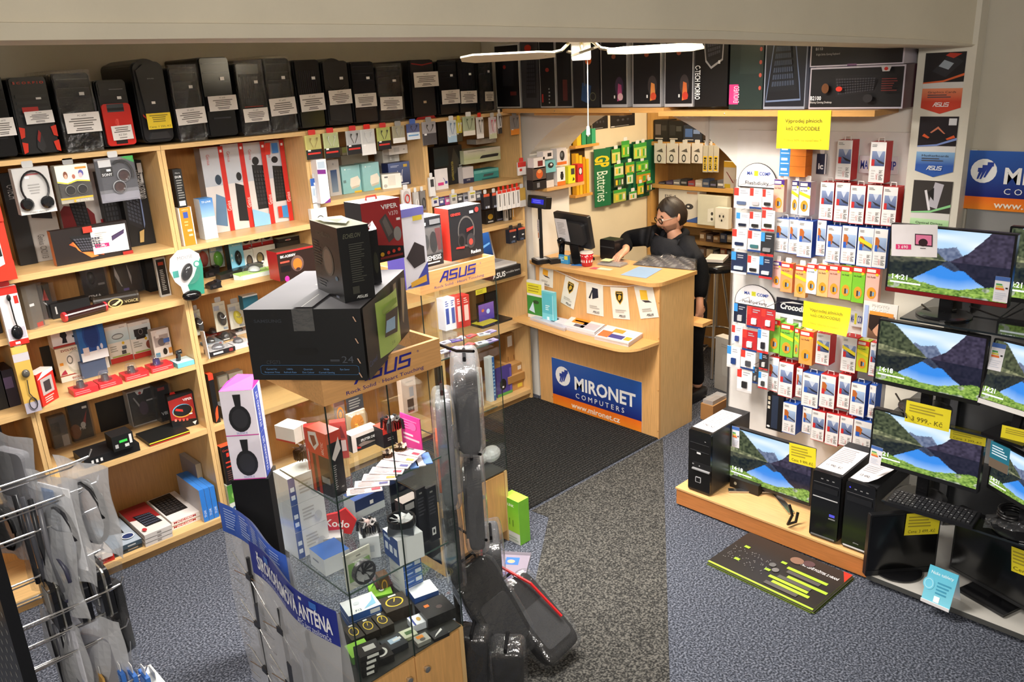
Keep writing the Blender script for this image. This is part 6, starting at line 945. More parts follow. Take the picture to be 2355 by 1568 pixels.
cbag('cloudy bag with a white label on the fourth hook',-.40,-2.36,1.0,.17,.28,'long',-.1,'e8e6f0');cbag('clear bag of dark plugs on the fifth hook',-.51,-2.36,.87,.14,.22,'coil',.05,None,'2a2a2c');cbag('cloudy bag hanging low behind the blue blister packs',-.42,-2.42,.86,.18,.3,'long')
cbag('grey cloudy bag with a white sticker at the picture edge',-.42,-2.55,1.50,.17,.22,'pack',0,None,'9a9aa0')
o=cbag('black headset cable looped in a bag near the rack edge',-.36,-2.5,1.36,.12,.18,'coil')
for i in range(3):prod('blister_pack',f'blue and white blister pack, {ORD[i]} of three low on the rack','pack',(0,0),(1,0),(0,-1),pl=('X',-.5),d=.012,w=.06,h=.09,col='3a70c0',pr=[('r',0,0,1,.35,'e8ecf4'),('l',.1,.5,.9,.9,4,'b8d0f0')],rz=math.pi/2,tab='ddd',group='blue blister packs on the near hook rack').location=(-.49-.022*i,-2.29+.035*i,.72)
prod('blister_pack','brown yellow carded pack at the bottom of the rack','pack',(0,0),(1,0),(0,-1),pl=('X',-.5),d=.006,w=.09,h=.14,col='c89a50',rz=math.pi/2,tab='bbb',pr=[('r',.1,.1,.9,.4,'d8b878')]).location=(-.45,-2.36,.66)
prod('blister_pack','clear pack with a yellow and violet foot at the bottom of the rack','pack',(0,0),(1,0),(0,-1),pl=('X',-.5),d=.03,w=.12,h=.12,col='d8dcd8',rz=math.pi/2,tab='bbb',pr=[('r',0,0,1,.3,'e8d83a'),('p',[(.2,0),(.6,0),(.8,.3),(.4,.3)],'3a2a5a')]).location=(-.56,-2.3,.63)
# ================================================================ on and around the counter
Zc=lambda*p:[(1180+x/3.92,240+y/3.92)for x,y in p]
Zf=lambda*p:[(1180+x/3.41,560+y/3.41)for x,y in p]
CT=1.0865;XC=-4.133
A=onZ((1246,603),CT);u=O('customer_display',G('semi').hprism([(a,b)for a,b in rr(-.06,-.06,.06,.06,.02)],0,.028,'161618'),None,A,1.2,'black customer display on a pole with blue digits','display')
p=onX((1254,480),A.x);hz=p.z-A.z;O('pole',G('semi').cyl((0,0,.028),(0,0,hz),.014,'141416',n=14),u);O('receipt',G().box(-.04,.03,-.04,.03,.029,.031,'e8e4e0'),u);O('sticker',G().box(-.012,.012,-.0165,-.015,hz*.45,hz*.8,'d8d0cc').pr([('r',.2,.05,.8,.3,'d87a3a'),('l',.1,.4,.9,.95,6,'5a70a0')],.024,hz*.35,x=-.012,z=hz*.45,y=-.0165),u)
k=O('display_head',G('semi').prism(rr(-.1,0,.1,.085,.008),-.03,.02,'121214'),u,(0,0,hz));k.rotation_euler=(math.radians(-8),0,math.radians(15));O('digits',G('screen').pr([('r',.22,.35,.88,.75,'2a2ab8'),('l',.3,.42,.8,.7,2,'6a6ae8')],.2,.085,x=-.1,y=-.031),k)
A,r,w,h=place((1284.6,559),(1372,575),(1269,482),pl=('X',-4.30));u=O('till_monitor',G('semi').prism(rr(0,0,w,h,.012),0,.03,'232325'),None,A,r-.12,'black till monitor seen from behind with a white paper on its back','monitor');u.rotation_euler[0]=math.radians(10)
O('back_shell',G('semi').prism(rr(.04,.03,w-.04,h-.05,.03),-.03,0,'2a2a2c'),u);O('paper',G().at(('t',(.05,-.032,.04)),('Y',-2)).box(0,.125,-.001,0,0,.165,'e6e2e4').pr([('l',.15,.3,.85,.85,8,'b0acae')],.125,.165,y=-.001),u)
O('stand_neck',G('semi').box(w*.4,w*.66,-.02,.03,-.13,.02,'1a1a1c'),u);O('stand_foot',G('semi').at(('t',(w*.5,-.0,A.z*0-(A.z-CT)+.001))).hprism([(-.11,-.08),(.09,-.1),(.12,.06),(-.1,.1)],0,.02,'19191b'),u)
A=onZ((1278,604),CT);u=O('payment_terminal',G('semi').hprism([(-.035,-.05),(.035,-.05),(.03,.06),(-.03,.06)],0,.03,'1c1c1e'),None,A,1.1,'black payment terminal with a curled handset','terminal');O('keypad',G('semi').box(-.025,.025,-.04,.01,.03,.034,'2c2c2e').at(('t',(0,0,.035)),('X',-90)).pr([('r',-.02+.014*i,-.03+.012*j,-.012+.014*i,-.024+.012*j,['8a8a88','c83a3a','3a9a4a'][(i+j)%3])for i in range(3)for j in range(3)],1,1),u);O('handset',G('gloss').tube([(-.01,.05,.03),(-.03,.06,.09),(-.01,.05,.15),(.02,.03,.16)],.02,'141416',8,rs=[.02,.022,.03,.022]),u,smooth=True)
A=onZ((1296,606),CT);O('card_holder',G('gloss').box(-.045,.045,0,.02,0,.06,'3a90c8').pr([('r',.6,.5,.95,.95,'e0d040'),('l',.1,.3,.6,.8,3,'c0e0f0')],.09,.06,x=-.045),None,A,math.pi/2,'blue leaflet holder in front of the till','holder')
A=onZ((1350,611),CT);u=O('mug',G('gloss').lathe([(.034,0),(.037,.004),(.047,.1),(.044,.1),(.036,.012),(0,.01)],['b02028','b02028','b8242c','efe6e0','d8ccc4','c8b8b0'],n=28),None,A,0,'red and white patterned mug on the counter','mug',smooth=True)
g=G('gloss')
for i in range(14):a=2*math.pi*i/14;g.at(('Z',math.degrees(a)),('t',(0,-.0405,.03))).prism([(-.004,0),(.004,0),(.0,.03+.012*(i%2))],-.001,.002,'f0e8e2');g.at(('Z',math.degrees(a)+12),('t',(0,-.0455,.075))).prism(circ(0,0,.003,.003,8),-.001,.002,'f4ece8')
O('white_pattern',g,u);O('rim_band',G('gloss').lathe([(.0475,.09),(.048,.1),(.0465,.1)],'f0e8e2',n=28),u)
A,r,w,h=place((1380,581),(1414,583),(1380,549),CT+.001,('X',-4.44));u=O('receipt_printer',G('semi').prism(rr(0,0,w,h,.012),0,.1,'17171a'),None,A,math.pi/2,'black receipt printer behind the counter edge','printer');O('paper_slot',G('gloss').box(.01,w-.01,-.003,0,h*.6,h*.66,'3a3a3c'),u)
A=onZ((1370,609),CT);u=O('blister_tray',G('clear').box(0,.2,0,.12,0,.025,'fff'),None,A,math.pi/2+.15,'clear plastic tray with a yellow note beside the mug','tray');O('note',G().box(.02,.09,.03,.1,.026,.028,'e8e0a8'),u);O('card',G().box(.01,.19,.01,.11,.002,.012,'9a9a9c'),u)
A=onZ((1372,619),CT);O('leaflet',G().hprism([(0,0),(.1,.01),(.1,.05),(0,.05)],0,.002,'c8d8c0'),None,A,math.pi/2+.1,'small pale green leaflet near the counter edge','leaflet');A=onZ((1312,610),CT);O('leaflet',G().hprism([(0,0),(.1,.02),(.1,.06),(0,.05)],0,.003,'3a80d0'),None,A,math.pi/2+.1,'blue leaflet lying left of the mug','leaflet');A=onZ((1352,614),CT);O('leaflet',G().hprism([(.04,-.03),(.09,-.02),(.09,.02),(.04,.02)],0,.003,'c85a6a'),None,A,math.pi/2,'small pink and turquoise leaflet right of the mug','leaflet')
P=[onZ(q,CT)for q in((1427,632),(1470,613),(1524,618),(1486,640))];O('sheet',G('semi').hprism([(q.x,q.y)for q in P],CT+.0002,CT+.0015,'9ab8dc'),None,(0,0,0),0,'pale blue printed sheet lying on the counter top','paper')
P=[onZ(q,CT)for q in((1455,609),(1490,587),(1600,596),(1598,622))];a,b,c_,d_=P
def bagf(k):return lambda u,v:tuple((a*(1-u)+d_*u)*(1-v)+(b*(1-u)+c_*u)*v+Vector((0,0,.003+k*(.03*max(0,math.sin(math.pi*u))**.5*max(0,math.sin(math.pi*v))**.6+.012*math.sin(17*u+9*v)*math.sin(math.pi*v)*math.sin(math.pi*u)))))
u=O('antistatic_bag',G('gloss').grid(bagf(1),22,12,'5c5c62',cf=lambda u,v:'55555c' if(int(u*22)+int(v*12))%5 else '8a8a8c'),None,(0,0,0),0,'crinkled grey antistatic bag full of parts on the counter','bag',smooth=False);O('bag_underside',G('gloss').grid(bagf(.02),4,4,'4a4a50'),u);O('label',G().add([tuple(bagf(1)(x,y)+Vector((0,0,.004))if False else Vector(bagf(1)(x,y))+Vector((0,0,.006)))for x,y in((.35,.55),(.62,.5),(.64,.8),(.38,.85))],[[0,1,2,3]],'dcd8d6'),u)
O('clear_overwrap',G('wrap').grid(lambda u,v:tuple(Vector(bagf(1.25)(u*1.06-.03,v*1.06-.03))+Vector((0,0,.002))),18,10,'fff'),u)
# bunting
pts=[onX(q,XC+.006)for q in Zf((225,165),(345,215),(505,285),(715,330),(895,335),(1100,312))]
O('bunting_string',G('print').tube(pts,.0035,'ece6de',4),None,(0,0,0),0,'white paper string of the bunting across the counter front','string')
SH=[('p',[(.3,.88),(.7,.88),(.74,.8),(.7,.62),(.5,.45),(.3,.62),(.26,.8)],'c8a030'),('p',[(.33,.86),(.67,.86),(.7,.79),(.66,.63),(.5,.49),(.34,.63),(.3,.79)],'161412'),('r',.36,.8,.64,.83,'c8a850'),('p',[(.4,.62),(.48,.58),(.6,.66),(.62,.74),(.5,.78),(.42,.72)],'c8a030')]
LT=lambda c:[('p',[(.24,.58),(.62,.54),(.64,.84),(.26,.88)],c),('p',[(.26,.56),(.64,.53),(.8,.46),(.44,.48)],'3a3030')]
BL_=[('p',[(.14,.52),(.34,.8),(.4,.8),(.24,.5)],'2a2c34'),('p',[(.36,.88),(.7,.86),(.72,.58),(.36,.5)],'1c2030')]
for i,(q,pc,lb)in enumerate((((((205,318),(312,350),(222,175))),LT('e8a830'),'paper flag with an orange laptop, half behind the leaflets'),(((372,460),(475,518),(378,238)),SH,'paper flag with a black and gold shield, second on the string'),(((578,545),(710,573),(580,307)),BL_,'paper flag with a folded black laptop, middle of the string'),(((785,585),(917,597),(760,340)),SH,'paper flag with a black and gold shield, fourth on the string'),(((1000,590),(1143,577),(955,336)),LT('e8b838'),'paper flag with a yellow laptop, nearest the counter corner'))):
 bl,br,tl=Zf(*q);a_=onX(bl,XC+.005);b_=onX(br,XC+.005);t_=onX(tl,XC+.005);w=math.hypot(b_.y-a_.y,b_.z-a_.z);h=math.hypot(t_.y-a_.y,t_.z-a_.z);an=math.atan2(b_.z-a_.z,b_.y-a_.y)
 o=O('paper_flag',G().box(0,w,0,.001,0,h,'e4dfd2').pr(pc+asus(.36,.06,.42,.07,'33333a')+[('l',.2,.2,.85,.32,2,'b8b2a8')],w,h),None,a_,math.pi/2,lb,'flag','paper flags strung across the counter');o.rotation_euler=(0,-an,math.pi/2)
 # leaflet shelf
zl=.6915
o=prod('leaflet_stack','green and yellow leaflets standing at the wall end of the shelf','leaflet',*Zf((118,575),(240,600),(108,285)),zl,d=.03,col='e4e4dc',rz=math.pi/2,pr=[('r',0,.66,1,.94,'e0d83a'),('l',.1,.7,.9,.9,3,'a89a28'),('r',0,.1,1,.6,'3a8a3a'),('p',[(.1,.2),(.5,.15),(.4,.45)],'c8e0f0'),('e',.6,.45,.2,.05,'2a4a2a')])
o=prod('leaflet_holder','turquoise leaflet holder standing on the counter shelf','holder',*Zf((232,612),(345,625),(230,370)),zl,d=.03,col='6cc4d0',rz=math.pi/2,top='a8e0e8',pr=[('r',.08,.06,.88,.94,'5ab8c8'),('l',.3,.4,.7,.58,3,'d0f0f4'),('r',.0,.0,1,.3,'7accd6'),('r',.4,.08,.6,.2,'e0f4f6'),('r',.9,.1,.94,.9,'c0ecf0')])
def pile(label,q,hgt,top,tp,n=3):
 P=[onZ(x,zl)for x in Zf(*q)];ob=None
 for i in range(n):
  s=rnd.uniform(-.006,.006);V=[(p_.x+s,p_.y+s)for p_ in P];z=zl+i*hgt;g=G();g.hprism(V,z,z+hgt-.0008,'d8d4d4' if i<n-1 else top,side='d0ccd0')
  if i==n-1:
   f=lambda u,v:tuple((P[0]*(1-u)+P[1]*u)*(1-v)+(P[3]*(1-u)+P[2]*u)*v)
   for(u0,v0,u1,v1,c)in tp:g.add([(f(u,v)[0]+s,f(u,v)[1]+s,z+hgt)for u,v in((u0,v0),(u1,v0),(u1,v1),(u0,v1))],[[0,1,2,3]],c)
  O('magazine',g,None,(0,0,0),0,f'{label}, {["bottom", "middle", "top"][i+3-n]} of its pile','magazine','magazines on the counter shelf')
pile('grey catalogue beside the turquoise holder',((135,600),(405,690),(470,625),(255,575)),.012,'c8c8d4',[(.2,.2,.6,.8,'b0b8cc'),(.5,.3,.9,.9,'e0e0e8')],2)
pile('orange and white computer magazine',((390,672),(640,735),(745,655),(480,590)),.011,'e8e4e6',[(.15,.35,.6,.95,'f0962a'),(.5,.1,.95,.6,'c8c0c8'),(.3,.1,.6,.3,'5a5a6a'),(.2,.5,.5,.6,'f8d8a0')])
pile('magazine with an orange circle and a violet picture',((640,755),(905,815),(1020,735),(740,672)),.011,'e6e4ea',[(.05,.05,.35,.55,'e8743a'),(.35,.1,.75,.4,'3a3a8a'),(.3,.55,.6,.85,'f0a040'),(.65,.5,.95,.8,'b8d0e8'),(.78,.12,.95,.4,'e8b030')])
# things beside the counter in the back room
a=onZ((1594,958),0);O('cardboard_box',G().box(-.2,0,0,.1,0,.12,'a87848',U='b88a58').box(-.19,-.01,.01,.09,.12,.15,'e8e8e8','milky'),None,(a.x,-2.99,.001),0,'open cardboard box with clear film beside the counter','cardboard box')
prod('router_carton','white cardboard router carton leaning in the back room','carton',(1645,803),(1674,797),(1627,716),0.001,pl=('X',-5.15),d=.08,col='e2ded8',rz=math.pi/2-.2,h=.42,w=.3,pr=[('p',rr(.25,.3,.75,.7,.06),'eceae4'),('e',.5,.5,.03,.02,'3a3a3a'),('l',.2,.82,.6,.9,2,'c8c4c0'),('r',.84,.9,.92,.95,'c83a3a')])
A=onX((1648,612),-5.5);u=O('bar_stool',G('gloss').lathe([(.0,.0),(.17,.0),(.18,.03),(.17,.06),(0,.07)],'19191b',n=24),None,(A.x,A.y,A.z-.02),0,'black bar stool with chrome legs behind the counter','stool',smooth=True);zq=A.z-.02
O('seat_post',G('metal').cyl((0,0,0),(0,0,-zq*.55),.02,'c8c8cc'),u)
for i in range(3):t=2.1*i+.5;O('leg',G('metal').tube([(.05*math.cos(t),.05*math.sin(t),0),(.12*math.cos(t),.12*math.sin(t),-zq*.5),(.24*math.cos(t),.24*math.sin(t),-zq+.004)],.012,'d0d0d4',8),u)
O('foot_ring',G('metal').tube([(.15*math.cos(t),.15*math.sin(t),-zq*.62)for t in[x*.2618 for x in range(25)]],.008,'d0d0d4',6),u);O('papers',G().at(('Z',20)).box(-.1,.1,-.07,.07,.072,.095,'dcd8d8',U='eae6e4'),u)
for i in range(5):A=onZ((1598+i*7,806-i*6),0);O('cable_pile',G('semi').tube([(.1*math.cos(t*1.3+i)+.02*t,.08*math.sin(t+i),.012+.012*abs(math.sin(t*2)))for t in[x*.5 for x in range(16)]],.006,['c8c8c8','8a8a8c','3a3a3c','b04a40','d8d8dc'][i],5),None,A,0,['white cable heaped on the back room carpet','grey cable heaped on the back room carpet','black cable heaped on the back room carpet','red cable heaped on the back room carpet','pale cable at the far side of the heap'][i],'cable')
O('floor_cable',G('semi').tube([onZ(q,.004)for q in((1600,898),(1625,912),(1650,918),(1676,914))],.004,'d8d4cc',5),None,(0,0,0),0,'white cable lying on the carpet between counter and panel','cable')
# ================================================================ back room
YJ=-4.07
zj=onY((1240,436),YJ).z
u=O('jamb_shelf',G('woodx').hprism([(-4.22,-4.178),(-4.22,YJ+.02),(-4.62,YJ+.02),(-4.66,YJ-.02),(-4.66,-4.178)],zj-.02,zj,'d8a868'),label='small beech shelf on the arch jamb full of gadget boxes',cat='shelf')
def jb(label,q,col,pr=(),z=None,d=.06,**k):
 bl,br,tl=Zc(*q);return prod('gadget_box',label,'box',bl,br,tl,z if z else zj+.001,pl=('Y',YJ),d=d,col=col,pr=pr,rz=math.pi,group='gadget boxes on the jamb shelf',**k)
jb('black gadget box at the front of the jamb shelf',((180,758),(302,750),(175,690)),'1e1c20',[('r',.3,.2,.5,.7,'8a8a90')])
o=jb('clear box with an orange robot on the black gadget box',((180,690),(300,680),(172,578)),'5a4a44',[('e',.5,.5,.25,.35,'d8622a'),('e',.5,.7,.15,.15,'f0a060')],z=zj+.06)
jb('white gadget box with a dark red window',((188,578),(288,568),(185,488)),'ece8e8',[('r',.35,.2,.8,.7,'7a2a2c')],z=zj+.145)
jb('dark grey gadget box lying between white boxes',((304,752),(398,742),(302,690)),'dcd4d0',z=zj+.001,w=.075,h=.05);jb('slate gadget box above the small white one',((304,695),(386,690),(302,640)),'4a4c50',z=zj+.053,w=.07,h=.05)
jb('turquoise gadget box with a black and white figure',((298,640),(386,630),(285,515)),'7ac4cc',[('e',.5,.6,.3,.25,'26262a'),('e',.55,.65,.12,.1,'e8e8e8')],z=zj+.105)
jb('white gadget box with a black screen, topmost of its stack',((272,515),(360,505),(260,430)),'ece8ea',[('r',.45,.3,.85,.75,'1c1c22')],z=zj+.20)
jb('white and orange gadget box with a camera',((398,570),(482,560),(352,408)),'dcd8dc',[('e',.55,.55,.25,.3,'26282c'),('e',.5,.6,.12,.14,'6a7078'),('r',0,0,1,.18,'e0702a')],z=zj+.145,w=.1)
jb('white and orange gadget box with a wrist watch',((400,742),(484,732),(390,575)),'f0ecea',[('r',.45,.3,.75,.75,'1a1a1c'),('r',.4,.4,.8,.62,'222'),('r',0,0,1,.22,'e8762a')],w=.085)
jb('yellow gadget box on the jamb shelf',((500,728),(582,715),(492,562)),'d8d82a',[('r',.4,.5,.9,.85,'3a3a3a'),('p',[(.6,.1),(.9,.2),(.7,.35)],'2a2a20')],w=.075);jb('red gadget box at the end of the jamb shelf',((585,715),(642,700),(572,545)),'d0282a',[('r',.2,.4,.8,.8,'3a2020'),('e',.5,.6,.25,.18,'d8d8d8')],w=.06)
YW=-4.298
for i,(q,cs)in enumerate((((525,815),(650,790),(516,412)),'e8b020 f0c030 d89a18 e8b828'.split())if j==0 else(((525,372),(708,345),(580,190)),'e8c030 2f9a68 1f7a50 3aa878'.split())for j in range(2)):
 bl,br,tl=Zc(*q);A,r,w,h=place(bl,br,tl,pl=('Y',YW));u=O('wall_niche',G('woodx').box(-.02,w+.02,-.06,0,-.02,0,'d8a050'),None,A,math.pi,['wall niche filled with upright yellow folders','upper wall niche with green and yellow folders'][i],'niche')
 O('niche_back',G('matte').box(0,w,-.004,0,0,h,'3a2a14'),u)
 for k in range(4):O('folder',G('semi').box(w*(.04+.24*k),w*(.24+.24*k),-.05,-.006,0,h*(.92-.05*k),cs[k]),u)
for i,q in enumerate((((715,232),(855,215),(712,100)),((878,215),(1098,195),(875,85)))):
 bl,br,tl=Zc(*q);prod('poster',['narrow dark poster on the back room wall','wide dark poster with small white icons on the back room wall'][i],'poster',bl,br,tl,pl=('Y',YW),d=.003,col='17171a',rz=math.pi,pr=[('l',.1,.05,.9,.12,1,'a8a8a8'),('r',.02,.04,.16,.12,'c8c8c8'),('e',.3,.5,.05,.08,'4a4a50'),('e',.5,.5,.05,.08,'4a4a50'),('e',.7,.5,.05,.08,'3a3a40'),('r',.35,.7,.65,.95,'34343a')])
bl,br,tl=Zc((735,930),(1272,838),(722,408));A,r,w,h=place(bl,br,tl,pl=('Y',YW+.03));u=O('battery_display',G('print').box(w*.2,w,0,.01,0,h,'0f5a3a'),None,A,math.pi,'green battery display board with yellow and white lettering','display board')
wg=G().box(0,w*.22,-.004,0,0,h,'14693f');wg.pr([('t','GP',.5,.78,.32,'e8c820',{'rot':-90,'w':.2,'b':2}),('t','Batteries',.5,.35,.26,'dcecdc',{'rot':-90,'w':.52})],w*.22,h,y=-.004);k=O('side_wing',wg,u);k.rotation_euler[2]=math.radians(-8)
O('header_strip',G().box(w*.6,w*.98,-.02,-.004,h*.1,h*1.03,'0f5f40'),u)
for i,(x,z,ww,hh,c)in enumerate(((.24,.72,.13,.24,'c8d070'),(.38,.8,.12,.28,'6ab83a'),(.56,.74,.12,.26,'a8d060'),(.7,.72,.11,.28,'9ac850'),(.26,.5,.14,.2,'d8d8a0'),(.42,.5,.14,.2,'c8a840'),(.64,.5,.2,.17,'7ac040'),(.25,.3,.16,.2,'3a4a30'),(.44,.32,.1,.2,'c8e0c0'),(.64,.28,.24,.2,'c89030'),(.64,.08,.1,.2,'d8b828'),(.77,.1,.1,.2,'3a3a2c'),(.26,.02,.2,.22,'b0b850'),(.5,.02,.12,.14,'d8d4c4'))):
 o=prod('battery_pack',f'battery blister pack, {ORD[i]} on the green board counting from its upper left','batteries',(0,0),(1,0),(0,-1),pl=('Y',YW),d=.006,w=ww*w,h=hh*h,col=c,rz=math.pi,pr=[('r',0,.75,1,1,'3a9a3a'),('r',.15,.15,.35,.6,'e0c030'),('r',.45,.15,.65,.6,'4aa040'),('r',.75,.15,.9,.6,'d8d8c8')],tab='ddd',group='battery packs on the green board');o.location=A+Vector((-x*w,.03+.012*(i%3),z*h))
XE=-5.7
u=O('console_shelf',G('woodz').box(XE-.25,XE-.24,-4.29,-2.0,0,2.4,'a07a48'),label='beech wall unit behind the arch holding game consoles',cat='shelf unit');O('side_panel',G('woodz').box(XE-.24,XE,-4.29,-4.25,0,2.4,'c89a58'),u)
zb=[onX(q,XE).z for q in Zc((1500,342),(1600,742),(1700,1080))]
for z in zb:O('shelf_board',G('woody').box(XE-.24,XE,-4.25,-2.0,z-.03,z,'c89a58'),u)
def en(label,q,z,col,pr=(),d=.1,X=XE-.02,name='console_box',cat='box',**k):
 bl,br,tl=Zc(*q);return prod(name,label,cat,bl,br,tl,z,pl=('X',X),d=d,col=col,pr=pr,rz=math.pi/2,**k)
for i,q in enumerate((((1270,332),(1395,328),(1268,140)),((1398,328),(1530,325),(1396,150)),((1534,326),(1700,325),(1532,190)),((1704,325),(1850,325),(1702,240)))):en(f'black motherboard carton, {ORD[i]} from the side panel on the top back room shelf',q,zb[0]+.001,['1c1a1c','161418','2a3040','1e1a18'][i],[('r',.1,.3,.5,.8,['6a6260','2a2a2e','4a6aa8','3a2a24'][i]),('l',.1,.08,.8,.2,1,'c8c4c0'),('r',.55,.5,.9,.75,['3a3838','4a4a4a','7a90c0','8a3a2a'][i])],d=.12)
for i in range(4):en(f'white packet with a black ring, {ORD[i]} in the hanging row',((1272+i*112,528),(1372+i*110,528),(1270+i*112,350)),None,'d4d0cc',[('e',.45,.25,.2,.2,'2a2a2c'),('e',.45,.25,.13,.13,'c8c8c8'),('p',[(.2,.6),(.8,.55),(.7,.75)],'5a5654')],d=.01,X=XE+.03,name='cable_packet',cat='packet',tab='ccc')
for i in range(3):en(f'yellow and grey packet, {ORD[i]} of three beside the white ones',((1708+i*48,610),(1750+i*48,612),(1706+i*46,368)),None,'b8b4a8',[('r',.1,.05,.9,.6,'e0b828'),('r',.25,.1,.75,.55,'2a2820'),('t','CABLE',.5,.32,.1,'e8d060',{'rot':90,'w':.35})],d=.01,X=XE+.03,name='cable_packet',cat='packet',tab='ccc')
en('yellow topped clear packet with a red screwdriver',((1895,750),(2000,752),(1892,512)),None,'d8d0c0',[('r',0,.78,1,1,'e0b030'),('r',.1,0,.6,.15,'e0c030'),('p',[(.2,.62),(.3,.6),(.9,.2),(.8,.2)],'8a2a20')],d=.01,X=-4.75,name='cable_packet',cat='packet')
o=en('white game console carton with a dark gamepad and blue corner',((1312,1040),(1676,1048),(1310,758)),zb[2]+.001,'dcd8d0',[('t','PS4',.3,.78,.1,'5a5a62',{'w':.28}),('e',.76,.5,.1,.09,'3a3a40'),('e',.74,.5,.03,.03,'e0e0e0'),('p',[(.6,0),(1,0),(1,.22),(.8,.1)],'3a60b0'),('r',.7,.9,.95,.97,'c8a080')])
en('pale console carton with a tall white tower picture',((1662,1055),(1925,1062),(1660,815)),zb[2]+.001,'d4d4c4',[('p',[(.35,.1),(.55,.15),(.55,.6),(.35,.55)],'e8e8e0'),('e',.5,.4,.04,.06,'3a3a38'),('e',.5,.22,.04,.05,'3a3a38')],X=XE+.02,d=.06);en('small white controller carton in front of the pale console carton',((1820,1072),(1940,1076),(1815,930)),zb[2]+.001,'e8e6dc',[('e',.5,.55,.3,.22,'dcdad0'),('e',.35,.6,.06,.07,'2a2a2a'),('e',.62,.6,.06,.07,'2a2a2a'),('e',.5,.4,.06,.06,'2a2a2a')],X=XE+.09,d=.05)
for i in range(9):en(f'small dark spare part box, {ORD[i]} along the middle back room shelf',((1312+i*66,742),(1370+i*66,742),(1312+i*66,700-(i*37)%28)),zb[1]+.001,['2a2a3c','4a3a5a','6a6a70','26262c','8a3a3a','b8b0a8','3a4a6a','2c2c2e','5a5a62'][i],[('r',.1,.3,.9,.6,['8a8a90','6a6a8a','c8c8c8'][i%3])],d=.08,name='part_box')
for i in range(10):en(f'small parts carton, {ORD[i]} in the dim lower back room shelf',((1680+(i%5)*62,1240+(i//5)*130),(1736+(i%5)*62,1240+(i//5)*130),(1680+(i%5)*62,1150+(i//5)*130+(i*17)%40)),None,['7a5a3a','3a2a2a','8a6a48','2c3a5a','9a8a70','6a5040','c8b89a','3a3a40','8a4a30','4a4a4e'][i],[('r',.1,.4,.7,.8,['c8b8a0','8a8a90'][i%2])],d=.1,X=XE-.05,name='part_box')
O('shelf_board',G('woody').box(XE-.24,XE+.0,-4.25,-2.0,onX(Zc((1700,1242))[0],XE).z-.025,onX(Zc((1700,1242))[0],XE).z-.002,'8a6a40'),u);O('shelf_board',G('woody').box(XE-.24,XE+.0,-4.25,-2.0,onX(Zc((1700,1372))[0],XE).z-.025,onX(Zc((1700,1372))[0],XE).z-.002,'8a6a40'),u)
A=onY((1310,360),-4.17);prod('price_tag','small red and white hook tag on the white wall beside the arch','tag',*Z2((2252,1192),(2320,1195),(2252,1080)),pl=('Y',-4.14),d=.01,col='eae4e2',rz=math.pi,pr=[('r',0,.62,1,1,'d03028'),('r',.2,.3,.5,.5,'c83a30')],tab='d03028')
# ================================================================ the man behind the counter
def skin(verts,edges,root=0,sub=2):
 me=bpy.data.meshes.new('s');me.from_pydata([v[0]for v in verts],edges,[]);ob=bpy.data.objects.new('s',me);COL.objects.link(ob)
 m=ob.modifiers.new('k','SKIN');m.use_smooth_shade=True;s2=ob.modifiers.new('u','SUBSURF');s2.levels=sub
 bpy.context.view_layer.objects.active=ob
 for i,v in enumerate(verts):r=v[1];me.skin_vertices[0].data[i].radius=r if isinstance(r,tuple)else(r,r)
 for i in range(len(verts)):me.skin_vertices[0].data[i].use_root=(i==root)
 bpy.context.view_layer.update();dg=bpy.context.evaluated_depsgraph_get();q=bpy.data.meshes.new_from_object(ob.evaluated_get(dg));bpy.data.objects.remove(ob)
 return[tuple(v.co)for v in q.vertices],[list(p.vertices)for p in q.polygons]
V3=Vector
headC=onX((1545,497),-4.8);neck=V3((-4.82,headC.y+.02,1.215));chest=V3((-4.84,headC.y+.03,1.02));pel=V3((-4.88,headC.y+.06,.72))
sR=onX((1497,532),-4.74);eR=onX((1438,550),-4.69);wR=onZ((1437,577),1.16);wR.x-=.015
sL=onX((1584,552),-4.80);eL=onX((1612,620),-4.85);wL=onX((1609,700),-4.74)
hipR=pel+V3((.02,-.09,-.02));hipL=pel+V3((-.02,.1,-.02));kR=V3((-4.84,pel.y-.1,.45));kL=V3((-4.84,pel.y+.11,.45));fR=V3((-4.9,pel.y-.1,.08));fL=V3((-4.9,pel.y+.12,.08))
def hand(w,d,side,up,V,E,i0,curl,r=1):
# palm and five unequal bent fingers growing from the wrist vertex i0
 d=d.normalized();pal=w+d*.05;V.append((tuple(pal),(.034,.018)));p=len(V)-1;E.append((i0,p))
 for k,(off,L)in enumerate(((-.028,.058),(-.010,.07),(.009,.066),(.026,.05))):
  b=pal+side*off+d*.03;V.append((tuple(b),.010));a=len(V)-1;E.append((p,a));q=b;dd=d.copy();pr_=a
  for j in range(2):dd=(dd-up*curl*(.55+.25*j+.1*k)).normalized();q=q+dd*L*.5;V.append((tuple(q),.009-.001*j));E.append((pr_,len(V)-1));pr_=len(V)-1
 b=w+d*.02-side*.034;V.append((tuple(b),.011));a=len(V)-1;E.append((p,a));V.append((tuple(b+d*.035-side*.016-up*.012),.010));E.append((a,len(V)-1));V.append((tuple(b+d*.06-side*.008-up*.026),.008));E.append((len(V)-2,len(V)-1))
V=[(tuple(pel),.08),(tuple(chest),(.11,.08)),(tuple(neck),.058),(tuple(headC+V3((0,0,-.06))),.05),(tuple(sR+V3((0,0,-.03))),.04),(tuple(eR),.036),(tuple(wR),.027),(tuple(sL+V3((0,-.02,-.03))),.04),(tuple(eL),.036),(tuple(wL),.027),(tuple(hipR),.06),(tuple(kR),.05),(tuple(fR),.04),(tuple(hipL),.06),(tuple(kL),.05),(tuple(fL),.04)]
E=[(0,1),(1,2),(2,3),(1,4),(4,5),(5,6),(1,7),(7,8),(8,9),(0,10),(10,11),(11,12),(0,13),(13,14),(14,15)]
